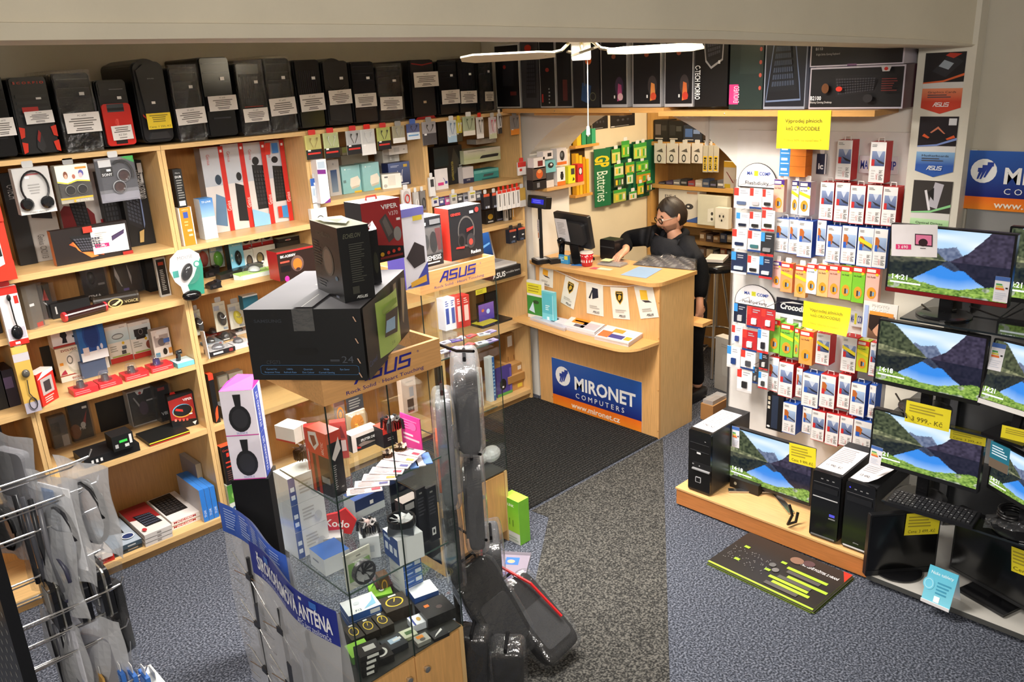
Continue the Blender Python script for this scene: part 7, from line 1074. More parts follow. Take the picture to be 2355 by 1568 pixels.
hand(wR,V3((.75,-.2,-.35)),V3((.2,.95,0)).normalized(),V3((.2,0,.95)),V,E,6,.75);hand(wL,V3((.1,.05,-1)),V3((.9,-.3,0)).normalized(),V3((.3,.9,0)).normalized(),V,E,9,.4)
vs,fs=skin(V,E);g=G('skin');SK='d8a183';g.add(vs,fs,SK)
# head with brow, nose, cheeks, chin, looking down to the counter
f=V3((.84,-.46,-.28)).normalized();sd=V3((.46,.84,0)).normalized();up=sd.cross(f);up=up if up.z>0 else-up;hR=.098
def hp(a,t): # a elevation, t azimuth around up from the face direction
 ca=math.cos(a);x=ca*math.cos(t);y=ca*math.sin(t);z=math.sin(a);sx,sy,sz=.103,.078,.125
 jaw=max(0,-z);sx*=1-.12*jaw;sy*=1-.30*jaw
 r_=0
 if x>0:
  r_+=.026*math.exp(-((y/.13)**2))*math.exp(-(((z+.12)/.17)**2));r_+=.010*math.exp(-((y/.35)**2))*math.exp(-(((z-.24)/.10)**2));r_-=.011*math.exp(-(((abs(y)-.34)/.13)**2))*math.exp(-(((z-.08)/.10)**2))
  r_+=.010*math.exp(-((y/.26)**2))*math.exp(-(((z+.45)/.06)**2));r_-=.006*math.exp(-((y/.25)**2))*math.exp(-(((z+.52)/.035)**2));r_+=.012*math.exp(-((y/.25)**2))*math.exp(-(((z+.78)/.14)**2))
 return headC+f*(x*sx+r_)+sd*(y*sy)+up*(z*sz)
n,m=48,36;HV=[];HC=[]
for i in range(m+1):
 a=-math.pi/2+math.pi*i/m
 for j in range(n):
  t=2*math.pi*j/n;HV.append(hp(a,t));z=math.sin(a);x=math.cos(a)*math.cos(t);y=math.cos(a)*math.sin(t);c=SK
  if x>.1 and-.93<z<-.3 and not(abs(y)<.2 and-.56<z<-.42):c=mixc(SK,'30211a',.8 if(z<-.6 or abs(y)<.4)else.55)
  if x>.5 and abs(y)<.26 and-.56<z<-.44:c='b0635a'
  HC.append(c)
g.add(HV,[[i*n+j,i*n+(j+1)%n,(i+1)*n+(j+1)%n,(i+1)*n+j]for i in range(m)for j in range(n)],HC)
for s in(-1,1):
 e=headC+f*.083+sd*(s*.032)+up*.012;g.ball(tuple(e),.012,.012,.012,'efeae6',n=12,m=8);q=e+f*.009-up*.004;g.ball(tuple(q),.006,.006,.006,'2a1c14',n=8,m=6)
 b=headC+f*.088+sd*(s*.035)+up*.036;g.tube([b-sd*.018,b+up*.004,b+sd*.018-up*.003],.005,'3a281e',6)
 ear_=headC+sd*(s*.079)-f*.012;g.ball(tuple(ear_),.014,.014,.03,'d09a7c',n=10,m=8)
man=O('person',g,None,(0,0,0),0,'man with dark hair, beard and glasses in a black jacket leaning over the counter','person',smooth=True)
# hair, glasses
hg=G('hair');HV=[];hm=16
for i in range(hm+1):
 a=math.radians(-30+120*i/hm)
 for j in range(n):
  t=2*math.pi*j/n;fr_=max(0,math.cos(t));low=math.radians(42)*fr_**1.2;aa=max(a,low+math.radians(4)*math.sin(9*t))if math.cos(t)>-.1 else a;p=hp(aa,t);k=1.0+.13*(1-.3*fr_)+.015*math.sin(13*t+i);HV.append(headC+(p-headC)*k)
hg.add(HV,[[i*n+j,i*n+(j+1)%n,(i+1)*n+(j+1)%n,(i+1)*n+j]for i in range(hm)for j in range(n)],'1e1510');O('hair',hg,man,smooth=True)
gl=G('gloss')
for s in(-1,1):
 c0=headC+f*.104+sd*(s*.034)+up*.008;pts=[c0+sd*(.026*math.cos(t))+up*(.019*math.sin(t))for t in[x*.3927 for x in range(17)]];gl.tube(pts,.004,'1a1412',5);gl.tube([c0+sd*(s*.026)+up*.006,headC+f*.05+sd*(s*.079)+up*.012,headC-f*.02+sd*(s*.084)+up*.008],.0024,'c8b8a8',5)
gl.tube([headC+f*.106-sd*.008+up*.01,headC+f*.109+up*.013,headC+f*.106+sd*.008+up*.01],.0024,'1a1412',5);O('glasses',gl,man)
lens=G('glass')
for s in(-1,1):c0=headC+f*.104+sd*(s*.034)+up*.008;lens.add([c0+sd*(.025*math.cos(t))+up*(.018*math.sin(t))for t in[x*.3927 for x in range(16)]],[list(range(16))],'fff')
O('glasses_lens',lens,man)
# jacket and trousers
JV=[(tuple(pel+V3((.02,-.02,.04))),(.15,.13)),(tuple(chest),(.205,.15)),(tuple(neck+V3((0,0,-.035))),(.095,.09)),(tuple(sR+V3((0,.01,-.03))),.078),(tuple(eR),.066),(tuple(wR+(eR-wR)*.16),.05),(tuple(sL+V3((0,-.02,-.03))),.082),(tuple(eL),.07),(tuple(wL+(eL-wL)*.12),.05),(tuple((chest+neck)/2),(.18,.13))]
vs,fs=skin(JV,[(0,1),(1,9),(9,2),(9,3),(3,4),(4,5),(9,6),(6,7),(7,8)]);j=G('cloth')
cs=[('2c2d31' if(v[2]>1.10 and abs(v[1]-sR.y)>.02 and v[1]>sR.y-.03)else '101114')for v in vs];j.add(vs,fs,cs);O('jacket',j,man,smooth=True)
O('collar',G('cloth').tube([neck+f*.075*math.cos(t)+sd*.085*math.sin(t)+V3((0,0,.012-.03*max(0,math.cos(t))))for t in[x*.3927 for x in range(17)]],.026,'16171a',8),man,smooth=True)
O('zip',G('metal').tube([neck+f*.105+V3((0,0,-.04)),chest+V3((.17,-.10,.06)),chest+V3((.175,-.11,-.12))],.004,'8a8a8c',5),man)
vs,fs=skin([(tuple(pel+V3((0,0,.0))),(.1,.1)),(tuple(hipR),.1),(tuple(kR),.075),(tuple(fR+V3((0,0,.02))),.055),(tuple(hipL),.1),(tuple(kL),.075),(tuple(fL+V3((0,0,.02))),.055)],[(0,1),(1,2),(2,3),(0,4),(4,5),(5,6)]);O('trousers',G('cloth').add(vs,fs,'16171a'),man,smooth=True)
for q,s in((fR,0),(fL,0)):O('shoe',sell(G('semi').at(('t',(q.x+.05,q.y,.045))),.26,.088,.1,'141416','semi',e=.5),man,smooth=True)
# ================================================================ keyboard cartons on the wall shelf
XK=-3.99
KF=[((1143,1198),(1133,105),'c8c8c8',[('p',[(.3,.35),(.75,.35),(.8,.85),(.35,.85)],'26262c'),('e',.4,.65,.06,.03,'a03028'),('r',.6,.2,.85,.26,'6a2420')],'silver edged keyboard carton at the corner, half behind the fan blade'),((1202,1241),(1195,98),'3a3a3e',kbd([(.25,.15),(.85,.15),(.9,.85),(.4,.85)],'1e1e24','34343c',9,4)+[('e',.5,.88,.2,.05,'a83020')],'black keyboard carton with a red emblem, second in the row'),((1244,1279),(1250,95),'b8b8ba',[('e',.5,.55,.12,.03,'8a2a24'),('r',.1,.08,.2,.2,'b83028'),('l',.55,.05,.65,.3,5,'aaa')],'slim grey edged keyboard carton, third in the row'),((1282,1317),(1292,92),'a8a8aa',[('p',[(.4,.2),(.8,.2),(.85,.9),(.5,.9)],'1c1c20'),('r',.4,.1,.7,.4,'5a2a28')],'keyboard carton directly behind the fan motor'),((1320,1379),(1338,92),'222226',[('e',.6,.65,.12,.06,'d8642a'),('p',[(.3,.1),(.6,.05),(.7,.3),(.35,.35)],'2a4a7a'),('o',.75,.15,.12,.06,'6a6a50',.2),('r',.42,.3,.46,.9,'6a6a70')],'keyboard carton with an orange mark and a blue lower corner')]
for i,c in enumerate(('a84878','d88a4a','c86a3a')):KF.append((((1383,1443),(1455,1520),(1528,1593))[i],((1400,95),(1470,95),(1545,95))[i],'a8a8ac',[('r',.03,.04,.97,.98,'17171b'),('e',.7,.28,.16,.13,'3a2c44' if i==0 else '3a3436'),('p',[(.62,.08),(.82,.1),(.78,.3),(.66,.32)],c),('e',.74,.14,.1,.05,['d8b0b8','c84a30','b83a2c'][i]),('e',.5,.68,.08,.03,'8a4a34'),('r',.5,.12,.55,.16,'ddd')],['silver framed keyboard carton with a pink mouse','silver framed keyboard carton with an orange mouse','silver framed keyboard carton with a rust red mouse'][i]))
KF+=[((1597,1671),(1612,95),'141416',[('p',[(.2,1),(.32,.55),(.5,.46),(.85,.56),(.9,1)],'a8a8ac'),('p',[(.23,1),(.35,.57),(.5,.49),(.82,.58),(.87,1)],'26262a')]+kbd([(.4,.56),(.8,.62),(.84,.99),(.3,.99)],'202026','4a4a52',6,6)+[('t','C-TECH MORRO',.12,.3,.08,'e8e8e8',{'rot':-90,'w':.42,'b':1}),('r',.74,.52,.8,.56,'ddd')],'black keyboard carton with a pale outlined keyboard and vertical white lettering'),((1676,1752),(1682,98),'22302e',[('p',[(.3,.42),(.9,.42),(.9,.95),(.35,.95)],'2c3a36'),('r',0,.06,.28,.3,'c83a7a'),('t','EVOLVEO',.22,.18,.08,'f0d0e0',{'rot':90,'w':.2}),('e',.15,.97,.14,.06,'d8a030')]+[('e',.92,.25+.15*k,.04,.025,'b05040')for k in range(5)],'dark green keyboard carton with a magenta corner'),((1755,1850),(1770,100),'8a90a0',[('r',.03,.03,.98,.99,'171a24'),('p',[(.05,.08),(.9,.1),(.86,.3),(.7,.85),(.6,.97),(.3,.97),(.2,.75)],'6a7a9a'),('p',[(.07,.1),(.88,.12),(.84,.3),(.68,.84),(.58,.95),(.32,.95),(.22,.75)],'14161c')]+kbd([(.14,.2),(.8,.22),(.62,.8),(.3,.8)],'191c22','3a4252',6,9)+[('r',.8,.9,.9,.94,'e0e0e0')],'keyboard carton with a blue outlined tapering keyboard')]
for(x0,x1),t,col,pr_,lb in KF:prod('keyboard_carton',lb,'carton',(x0,247),(x1,247),t,2.157 if x0<1650 else 2.142,pl=('X',XK),d=.1,col=col,mat='semi',rz=math.pi/2,group='keyboard cartons on the wall shelf',pr=([('r',.03,.02,.97,.98,'141417')]if col[0]in 'abc3' and len(pr_)<14 and 'framed' not in lb else[])+pr_,h=None if t[1]>104 else.42)
FRM=[('r',.015,.04,.985,.96,'151416')]
o=prod('keyboard_carton','wide black carton with a keyboard picture and a few red keys','carton',(1859,249),(2075,250),(1863,157),2.142,pl=('X',XK),d=.14,col='b8b0ba',rs='4a2a34',mat='semi',rz=math.pi/2,pr=FRM+kbd([(.3,.28),(.72,.4),(.76,.78),(.28,.8)],'1c1a1c','3a383c',6,15)+[('e',.35,.48,.035,.06,'d83a28'),('t','B2100',.1,.27,.1,'ece8e8',{'b':1,'w':.12}),('t','Blazing Gaming Desktop',.16,.17,.05,'d0ccc8',{'w':.24}),('p',[(.77,1),(.88,1),(.86,.86),(.79,.86)],'b8b4b4'),('e',.825,.92,.02,.04,'c03028'),('l',.79,.4,.95,.72,6,'6a2a26'),('e',.66,.25,.05,.1,'2a282a'),('e',.2,.5,.04,.12,'6a4020')]);hk=o['h']
prod('keyboard_carton','wide black carton stacked on the one with red keys','carton',(1862,155),(2078,150),(1865,100),2.142+hk+.003,pl=('X',XK-.005),d=.14,col='b8b0ba',mat='semi',rz=math.pi/2,h=.16,pr=FRM+[('t','B110',.1,.52,.08,'c8c4c4',{}),('t','8 light Strike Gaming Keyboard',.2,.36,.06,'b0acac',{'w':.26}),('r',.42,.0,.52,.06,'6a4a6a')])
# ================================================================ ceiling fan
A=onX((1336,100),-3.05);fz=A.z
u=O('ceiling_fan',G('semi').lathe([(.085,.0),(.085,.035),(.03,.04)],'d8cfa8',n=28),None,(A.x,A.y,fz+.01),0,'cream ceiling fan with a pull cord','fan');O('down_rod',G('semi').cyl((0,0,.04),(0,0,3.095-fz-.01),.015,'d0c8b0'),u)
O('motor_housing',G('semi').lathe([(.0,-.085),(.042,-.083),(.045,-.075),(.045,-.01),(.06,.0)],'e6e2dc',n=24),u);O('switch_label',G().box(-.018,.0,-.0465,-.0455,-.06,-.03,'b0685a').at(('Z',40)).box(-.0,.012,-.0465,-.0455,-.05,-.04,'a8a4a0'),u)
for k,an in enumerate((43,133,223,313)):
 b=G('semi').at(('Z',an),('t',(0,0,-.035)),('X',15));P=[(.12,-.035),(.2,-.055),(.5,-.06),(.56,-.03),(.56,.03),(.5,.06),(.2,.055),(.12,.035)];b.hprism(P,-.02,-.012,'b8ad90' if k%2 else 'bcb298');bl_=O('blade',b,u);O('blade_arm',G('metal').at(('Z',an)).tube([(.05,0,.0),(.09,0,-.035),(.17,0,-.05)],.008,'c8bfa0',6),bl_)
O('pull_cord',G('print').tube([(-.02,.02,-.08),(-.018,.02,-.25),(-.015,.02,-.38)],.0022,'e4ded0',5).lathe([(.002,-.43),(.009,-.42),(.007,-.385),(.002,-.38)],'e8e4da',c=(-.015,.02,0),n=8),u)
# ================================================================ posters on the pillar, right sign
XP=-4.098
Zp=lambda*p:[(2000+x/3.408,80+y/3.408)for x,y in p]
def poster(q,top,band,c1,c2,title,lb,pic):
 bl,br,tl=Zp(*q);A,r,w,h=place(bl,br,tl,pl=('X',XP));g=G('semi');g.prism([(0,.1*h),(w/2,0),(w,.1*h),(w,h),(0,h)],0,.004,'d8d4d0')
 g.pr([('p',[(0,.1),(.5,0),(1,.1),(1,.22),(0,.22)],c2),('r',0,.2,1,.42,c2,c1),('r',0,.52,1,1,top)]+pic+[('p',[(0,.5),(.5,.52),(1,.62),(1,.66),(.5,.55),(0,.52)],band),('t',title,.5,.36,.035,'3a3a3a',{'w':.7}),('l',.15,.26,.85,.33,2,'4a4a50')]+asus(.3,.12,.42,.07,'f0f0ee'),w,h);return O('poster',g,None,A,math.pi/2,lb,'poster','product posters on the pillar')
poster(((395,620),(708,618),(428,145)),'1c1a1e','e0683a','e89068','c8402c','Graphics Cards','orange poster of a graphics card, top of the pillar',[('p',[(.2,.7),(.55,.6),(.95,.85),(.6,.97)],'2c2c32'),('p',[(.35,.78),(.6,.72),(.72,.82),(.48,.88)],'9aa4ae'),('p',[(.5,.95),(.7,.9),(.9,.97),(.6,.99)],'b83a2c')])
poster(((350,1108),(650,1100),(388,640)),'1e1a20','7a90c8','8ab4d8','2f58a8','Motherboards','blue poster of a motherboard, middle of the pillar',[('p',[(.1,.66),(.35,.72),(.5,.82),(.75,.7),(.95,.64),(.9,.6),(.5,.62),(.2,.6)],'141216'),('p',[(.15,.72),(.3,.66),(.26,.64),(.1,.68)],'d85a30'),('p',[(.92,.7),(.72,.64),(.76,.62),(.96,.66)],'d85a30'),('p',[(.3,.74),(.5,.84),(.7,.72),(.66,.72),(.5,.8),(.34,.73)],'c8785a'),('r',.76,.86,.96,.97,'d8d8dc')])
poster(((298,1640),(600,1640),(335,1135)),'3a3634','8acb8a','c0e0b0','5ab050','Optical Drives','green poster of an optical drive, bottom of the pillar',[('p',[(.42,.62),(.66,.58),(.78,.95),(.55,.98)],'b8b4bc'),('p',[(.3,.85),(.36,.86),(.5,.56),(.44,.55)],'e0dce0'),('p',[(.38,.82),(.54,.9),(.56,.7)],'1c1c1e')])
A=onX((2208,478),-4.17);T_=onX((2220,345),-4.17);hh=T_.z-A.z;ww=hh*2.35;O('shop_sign',G('semi').box(0,ww,0,.004,0,hh,'cfd2d8').pr(mironet(),ww,hh),None,A,math.pi/2,'blue and orange shop sign on the plaster wall above the monitors','sign','blue shop signs')
O('cable_duct',G('semi').box(-4.198,-4.17,-1.31,-1.285,1.72,1.95,'dcd8cc'),label='small white duct on the wall beside the sign',cat='duct')
# ================================================================ ink wall
XI=-4.08;Zd=lambda*p:[(1660+x/5.0575,330+y/5.0575)for x,y in p];Ze=lambda*p:[(1660+x/3.7325,620+y/3.7325)for x,y in p]
u=O('ink_hook_board',G('semi').box(-4.189,-4.175,-2.52,-1.57,.12,2.02,'e4e0dc'),label='white hook panel crowded with ink refill boxes and memory cards',cat='display panel');O('edge_trim',G('metal').box(-4.175,-4.165,-2.53,-2.515,.12,1.75,'d0d0d0'),u)
PIC={'sea':[('r',.12,.42,.95,.78,'3a4a78','8a9ac0'),('p',[(.35,.6),(.6,.5),(.95,.46),(.95,.5),(.6,.56)],'2a2a34'),('p',[(.4,.78),(.8,.78),(.6,.62)],'c8d0e0')],'tower':[('r',.12,.42,.95,.78,'7a8ab0','a8c0e0'),('p',[(.12,.5),(.4,.5),(.45,.7),(.3,.78),(.12,.78)],'b8642a'),('p',[(.4,.55),(.95,.44),(.95,.48),(.42,.6)],'3a3a44')]}
inkn=[0]
def ink(row,q,c,pic,Z,cat='ink box',note=None,tall=None):
 bl,br,tl=Z(*q);cc={'r':'c42a2c','b':'2c5cb8'}[c];lb=f'{"red" if c == "r" else "blue"} and white ink refill box, {ORD[row[1]]} in the {row[0]} row of the ink wall'
 o=prod('ink_box',lb,cat,bl,br,tl,pl=('X',XI),d=.075,col='ece8e6',rs=cc,top=cc,ls=cc,rz=math.pi/2,group='ink refill boxes',pr=PIC[pic]+[('r',.12,.42,.32,.58,cc),('t','Ink Refill',.78,.2,.1,'5a5654',{'rot':-90,'w':.24}),('l',.15,.08,.45,.34,4,'d0ccca'),('t','Canon',.55,.16,.06,'c8605c',{'rot':-90,'w':.14}),('r',0,0,1,.015,cc),('l',.1,.88,.5,.95,2,'8a8a88')]+([('p',[(.05,.66),(.95,.5),(.95,.6),(.05,.76)],'e8d028')]if note else[]))
 O('hang_handle',G('semi').tube([(o['w']*.3,.03,o['h']),(o['w']*.32,.03,o['h']+.018),(o['w']*.68,.03,o['h']+.018),(o['w']*.7,.03,o['h'])],.003,'f0eeea',5),o)
for i,q in enumerate((((1318,420),(1490,430),(1340,-40)),((1700,455),(1878,465),(1716,-20)))):ink(('top',i),q,'r','sea',Zd)
for i,q in enumerate((((1125,880),(1280,905),(1150,447)),((1298,903),(1462,922),(1325,450)),((1470,928),(1640,942),(1488,485)),((1663,935),(1835,948),(1686,480)),((1845,950),(2010,970),(1870,500)))):ink(('second',i),q,'r','sea',Zd)
for i,q in enumerate((((610,1250),(765,1268),(637,870)),((770,1275),(870,1287),(800,880)),((870,1312),(1035,1332),(905,895)),((1090,1300),(1192,1312),(1125,890)),((1200,1375),(1365,1392),(1226,950)),((1375,1390),(1545,1402),(1402,952)),((1560,1422),(1735,1440),(1582,972)),((1740,1440),(1895,1452),(1766,985)))):ink(('third',i),q,'b','tower',Zd,note=i==6)
for i,(q,c,n)in enumerate(((((800,800),(915,825),(815,540)),'r',1),(((1015,865),(1140,888),(1038,570)),'r',1),(((1255,905),(1330,920),(1262,620)),'r',0))):ink(('fourth',i),q,c,'sea',Ze,note=n)
for i,(q,c)in enumerate(((((390,1030),(478,1045),(412,745)),'r'),(((480,1075),(600,1095),(502,790)),'r'),(((630,1085),(680,1092),(642,840)),'r'),(((680,1160),(820,1182),(702,880)),'b'),(((832,1170),(960,1192),(852,895)),'r'),(((985,1178),(1088,1192),(1005,890)),'r'),(((1092,1240),(1215,1265),(1112,965)),'b'),(((1248,1268),(1300,1280),(1262,985)),'b'))):ink(('fifth',i),q,c,'tower' if i%2==0 else 'sea',Ze)
for i,(q,c)in enumerate(((((515,1388),(628,1410),(525,1135)),'b'),(((685,1392),(760,1405),(692,1172)),'b'),(((760,1450),(870,1475),(778,1202)),'r'),(((882,1490),(990,1515),(892,1225)),'r'),(((1000,1500),(1110,1525),(1012,1250)),'r'),(((1118,1515),(1285,1550),(1135,1280)),'b'))):ink(('lowest',i),q,c,'tower' if c=='b' else 'sea',Ze)
def sm(label,q,Z,col,pr,d=.03,name='refill_pack',cat='ink pack',X=XI,**k):bl,br,tl=Z(*q);return prod(name,label,cat,bl,br,tl,pl=('X',X),d=d,col=col,rz=math.pi/2,pr=pr,tab=k.pop('tab','e8e4e0'),**k)
SP=lambda c,t,n=0:[('r',0,0,1,.72,c),('r',0,.84,1,1,t),('r',.05,.87,.7,.96,'f0e0d8'),('e',.8,.82,.12,.04,'f0c828'),('t','Ink Refill',.4,.74,.055,'3a3430',{'w':.6}),('e',.5,.28,.34,.17,'f09a28'),('r',.4,.18,.55,.34,'3a3a3e'),('r',.58,.2,.7,.32,'5aa0d0')]+([('p',[(.0,.62),(1,.5),(1,.6),(0,.72)],'f0dc28')]if n else[])
sm('pink ink pack with a violet top beside the flash drives',((595,790),(712,800),(597,415)),Zd,'f0b0a0',SP('f2b8a0','4a2a86'));sm('white ink pack with a violet top and yellow band, nearer of two',((800,815),(880,822),(800,430)),Zd,'e8e6e6',SP('e8eaf0','2f2a6a',1));sm('white ink pack with a violet top and yellow band, farther of two',((890,830),(1015,840),(892,440)),Zd,'e8e6e6',SP('eceef4','2f2a6a',1),d=.06)
for i in range(3):o=sm(f'flat blue and orange ink cartridge box, {["bottom", "middle", "top"][i]} of the stack under the yellow note',((665,375),(965,388),(660,290)),Zd,'f0862a',[('r',0,0,.4,1,'3a90d8'),('r',.06,.55,.3,.8,'f0f0f0'),('r',.04,.2,.36,.3,'d0e4f4')],d=.07,name='cartridge_box',cat='ink box',h=.052);o.location.z+=.053*i;[bpy.data.objects.remove(c)for c in list(o.children)]
for i,(x0,x1,yb,yt,c,t)in enumerate(((432,500,155,-75,'f2b0a8','4a2a86'),(500,600,190,-62,'f09a60','d8281e'),(620,715,235,-40,'f0a868','d8281e'),(718,808,205,-55,'d8e4f0','d8281e'),(812,905,228,-48,'f2b878','d8281e'),(908,1005,240,-44,'f2a890','d8281e'),(1008,1105,255,-38,'8ac83a','d8281e'),(1108,1212,280,-32,'7ac030','d8281e'),(1220,1335,280,-22,'f4b8a8','d8281e'))):sm(f'flat ink refill pack, {ORD[i]} in the coloured row under the blue boxes',((x0,yb-6),(x1,yb+8),(x0+12,yt)),Ze,c,SP(c,t,i in(1,2)),group='flat ink packs in the coloured row')
for i,(q,c)in enumerate((((398,700),(490,722),(412,420)),((495,735),(605,755),(512,460)),((615,745),(660,750),(628,500)),((655,800),(770,822),(668,515)),((1148,865),(1245,885),(1160,600)))and zip((((398,700),(490,722),(412,420)),((495,735),(605,755),(512,460)),((615,745),(655,750),(628,500)),((658,800),(770,822),(668,515)),((1148,865),(1245,885),(1160,600))),('8ac848','7cc040','98cc50','f0a050','c8d030'))):sm(f'flat ink refill pack, {ORD[i]} in the row below the white script sign',q,Ze,c,SP(c,'d8281e',i in(1,2,4)),d=.05,group='flat ink packs below the white script sign')
sm('tall black laminator carton low on the panel',((378,1358),(515,1385),(392,1048)),Ze,'17171a',[('r',.3,.05,.7,.95,'2a3448'),('r',.06,.8,.2,.9,'c8b89a'),('r',.06,.68,.2,.76,'d8d0c0'),('r',.06,.56,.2,.64,'d8d0c0'),('e',.15,.08,.1,.03,'eee')],name='laminator_box',cat='box')
def arch_sign(label,q,Z,txt):
 bl,br,tl=Z(*q);A,r,w,h=place(bl,br,tl,pl=('X',-4.155));P=[(0,0),(w,0)]+[(w/2+w/2*math.cos(t),h*.12+h*.88*math.sin(t))for t in[math.pi*x/20 for x in range(21)]];g=G('semi');g.prism(P,0,.006,'17171a');I=[(w/2+(x-w/2)*.965,h*.035+(z-h*.0)*.945)for x,z in P];g.add([(x,-.0006,z)for x,z in I],[list(range(len(I)))],'f0eef0');g.pr([('t','MA',.31,.58,.14,'2f50b0',{'b':1,'w':.14}),('r',.42,.48,.52,.68,'d8d83a'),('t','X',.47,.58,.14,'c8cc30',{'b':1}),('t','COMP',.69,.58,.14,'3a58b4',{'b':1,'w':.28}),('t',txt,.5,.2,.15,'3a3436',{'w':.6})],w,h,y=-.0008);O('panel_sign',g,None,A,math.pi/2,label,'sign')
arch_sign('half-round white sign reading Flashdisky',((185,500),(640,520),(190,215)),Zd,'Flashdisky');arch_sign('half-round white sign reading Paměťové karty',((110,285),(458,335),(125,105)),Ze,'Paměťové karty')
sm('black sign with big white script, partly under the curled yellow note',((462,395),(745,440),(478,235)),Ze,'161a2c',[('t','Crocodile',.55,.6,.3,'f4f4f4',{'b':2,'w':.86,'sk':.15}),('p',[(.1,.75),(.5,.9),(.9,.85),(.5,.8)],'f0f0f0'),('r',0,0,1,.2,'e8e8ea')],name='panel_sign',cat='sign',X=-4.155,d=.006)
for q,lb in((((1590,340),(2040,372),(1600,140)),'large white sign with blue letters behind the top ink boxes'),(((1100,480),(1232,505),(1125,350)),'end of a white sign with blue letters under the yellow note')):sm(lb,q,Zd if 'large' in lb else Ze,'dcdce0',[('t','MA',.14,.5,.5,'2a3f98',{'b':1,'w':.2}),('r',.26,.15,.4,.85,'d8d040'),('t','COMP',.7,.5,.5,'2a3f98',{'b':1,'w':.5})],name='panel_sign',cat='sign',X=-4.16,d=.006)
sm('dark blue sign corner behind the orange boxes',((1095,352),(1205,360),(1105,118)),Zd,'1c2440',[('t','ic',.45,.4,.3,'f0f0f0',{'b':2}),('r',.85,0,1,1,'d8d8dc')],name='panel_sign',cat='sign',X=-4.16,d=.006)
def note(label,q,X,curl=0):
 bl,br,tl=q;A,r,w,h=place(bl,br,tl,pl=('X',X));f_=lambda u,v:(u*w,-.03*curl*(1-v)**2*u-.004*math.sin(u*6),v*h);g=G();g.grid(f_,8,8,'ead824');k=G().pr([('t','Výprodej plnících',.5,.74,.1,'5a5020',{'w':.68}),('t','kitů CROCODILE',.5,.54,.1,'5a5020',{'w':.62}),('t','!! Sleva 50% na označené !!',.5,.24,.06,'a89a28',{'w':.7})],w,h,y=-.002-.004*curl);k.v=[(x,y+f_(x/w,z/h)[1],z)for x,y,z in k.v];o=O('paper_note',g,None,A,math.pi/2,label,'note','yellow sale notes');O('lettering',k,o)
note('yellow sale note taped to the edge of the wall shelf',((1785,341),(1906,339),(1789,254)),-3.915);note('curled yellow sale note hanging in the middle of the ink wall',tuple(Ze((690,488),(1090,565),(728,268))),-3.99,1)
# flash drives and memory cards
FL=[(Zd,(140,318,745,512),'f0eeee','5a6a8a'),(Zd,(322,460,755,515),'f2f0ee','b8b4b8'),(Zd,(468,590,760,530),'f0eeee','2a2a2c'),(Zd,(165,315,985,800),'eeeef0','1c2434'),(Zd,(320,452,1005,790),'f0eeee','26282a'),(Zd,(462,608,1010,772),'f2f0ec','2a2a20'),(Zd,(118,288,1215,990),'f0f2f6','1c2a4a'),(Zd,(298,456,1250,1010),'f2eeee','3a6a70'),(Zd,(446,598,1300,1030),'2a2c2e','8a8a8c'),(Zd,(105,285,1500,1252),'1e2a48','b8c4d0'),(Zd,(295,430,1515,1300),'f2f0ee','26262a'),(Zd,(430,582,1560,1310),'1f2a48','c8ccd0'),(Ze,(100,205,462,285),'1c2238','b8b8bc'),(Ze,(212,335,490,310),'b8282c','f0f0f0'),(Ze,(335,452,505,332),'b82a2e','f0f0f0'),(Ze,(82,176,632,472),'f0eef0','3a4a8a'),(Ze,(172,298,685,510),'b8262a','f0f0f0'),(Ze,(302,398,705,508),'e8e8e8','2a2a30'),(Ze,(42,155,828,648),'eef0f4','26407a'),(Ze,(160,285,845,682),'f2eeee','4a4a50'),(Ze,(318,394,850,712),'2a2426','c8c8c8'),(Ze,(128,255,1032,842),'f2f0f0','2a2a2c'),(Ze,(262,308,970,830),'3a3a40','a8a8a8'),(Ze,(310,390,1012,872),'ecebe8','3a3a3a')]
for i,(Z,(x0,x1,yb,yt),c,dv)in enumerate(FL):
 k=i<12;o=sm(f'{["flash drive", "memory card"][not k]} card, {ORD[i % 3]} from the panel edge, {ORD[(i if k else i-12)//3]} hook row down',((x0,yb),(x1,yb+(x1-x0)*.06),(x0+8,yt)),Z,c,[('r',0,.62,.3,1,'d83a30' if c[0]in 'fb' else '3a90d8'),('l',.4,.72,.9,.92,2,'a8a8b0'),('r',0,0,1,.1,['d8d4d4','26407a','c83030'][i%3])],d=.004,name='flash_drive' if k else 'memory_card',cat='flash drive' if k else 'memory card',X=-4.06+.008*(i%3),group='flash drive cards' if k else 'memory cards on hooks',tab=None);w,h=o['w'],o['h']
 O('drive' if k else 'card',G('semi').prism(rr(w*.22,h*.2,w*.8,h*.36,.004)if k else rr(w*.35,h*.2,w*.7,h*.48,.004),-.009,-.001,dv),o);O('hook',G('metal').cyl((w*.5,-.02,h+.02),(w*.5,.098+.008*(i%3),h+.02),.0018,'b8b8b8',n=5),o)
prod('photo_paper','photo paper pack with an orange band and a face, leaning at the ink wall','paper pack',*Ze((1195,572),(1480,640),(1245,270)),pl=('X',-4.0),d=.01,col='e8e2da',rz=math.pi/2,pr=[('r',.18,.0,.95,.68,'6a4a38','a87858'),('e',.55,.35,.24,.28,'d8a080'),('p',[(.2,.68),(.8,.68),(.5,.45),(.3,.2),(.2,.3)],'2c1c16'),('r',.2,.66,.9,.76,'e8963a'),('t','PHOTO',.5,.92,.08,'d8d4cc',{'b':1,'w':.5}),('t','PAPER',.5,.82,.08,'f4f0ea',{'b':1,'w':.5}),('r',.04,0,.16,.9,'a8b8e0'),('r',.6,.02,.9,.12,'e0d8c0')])
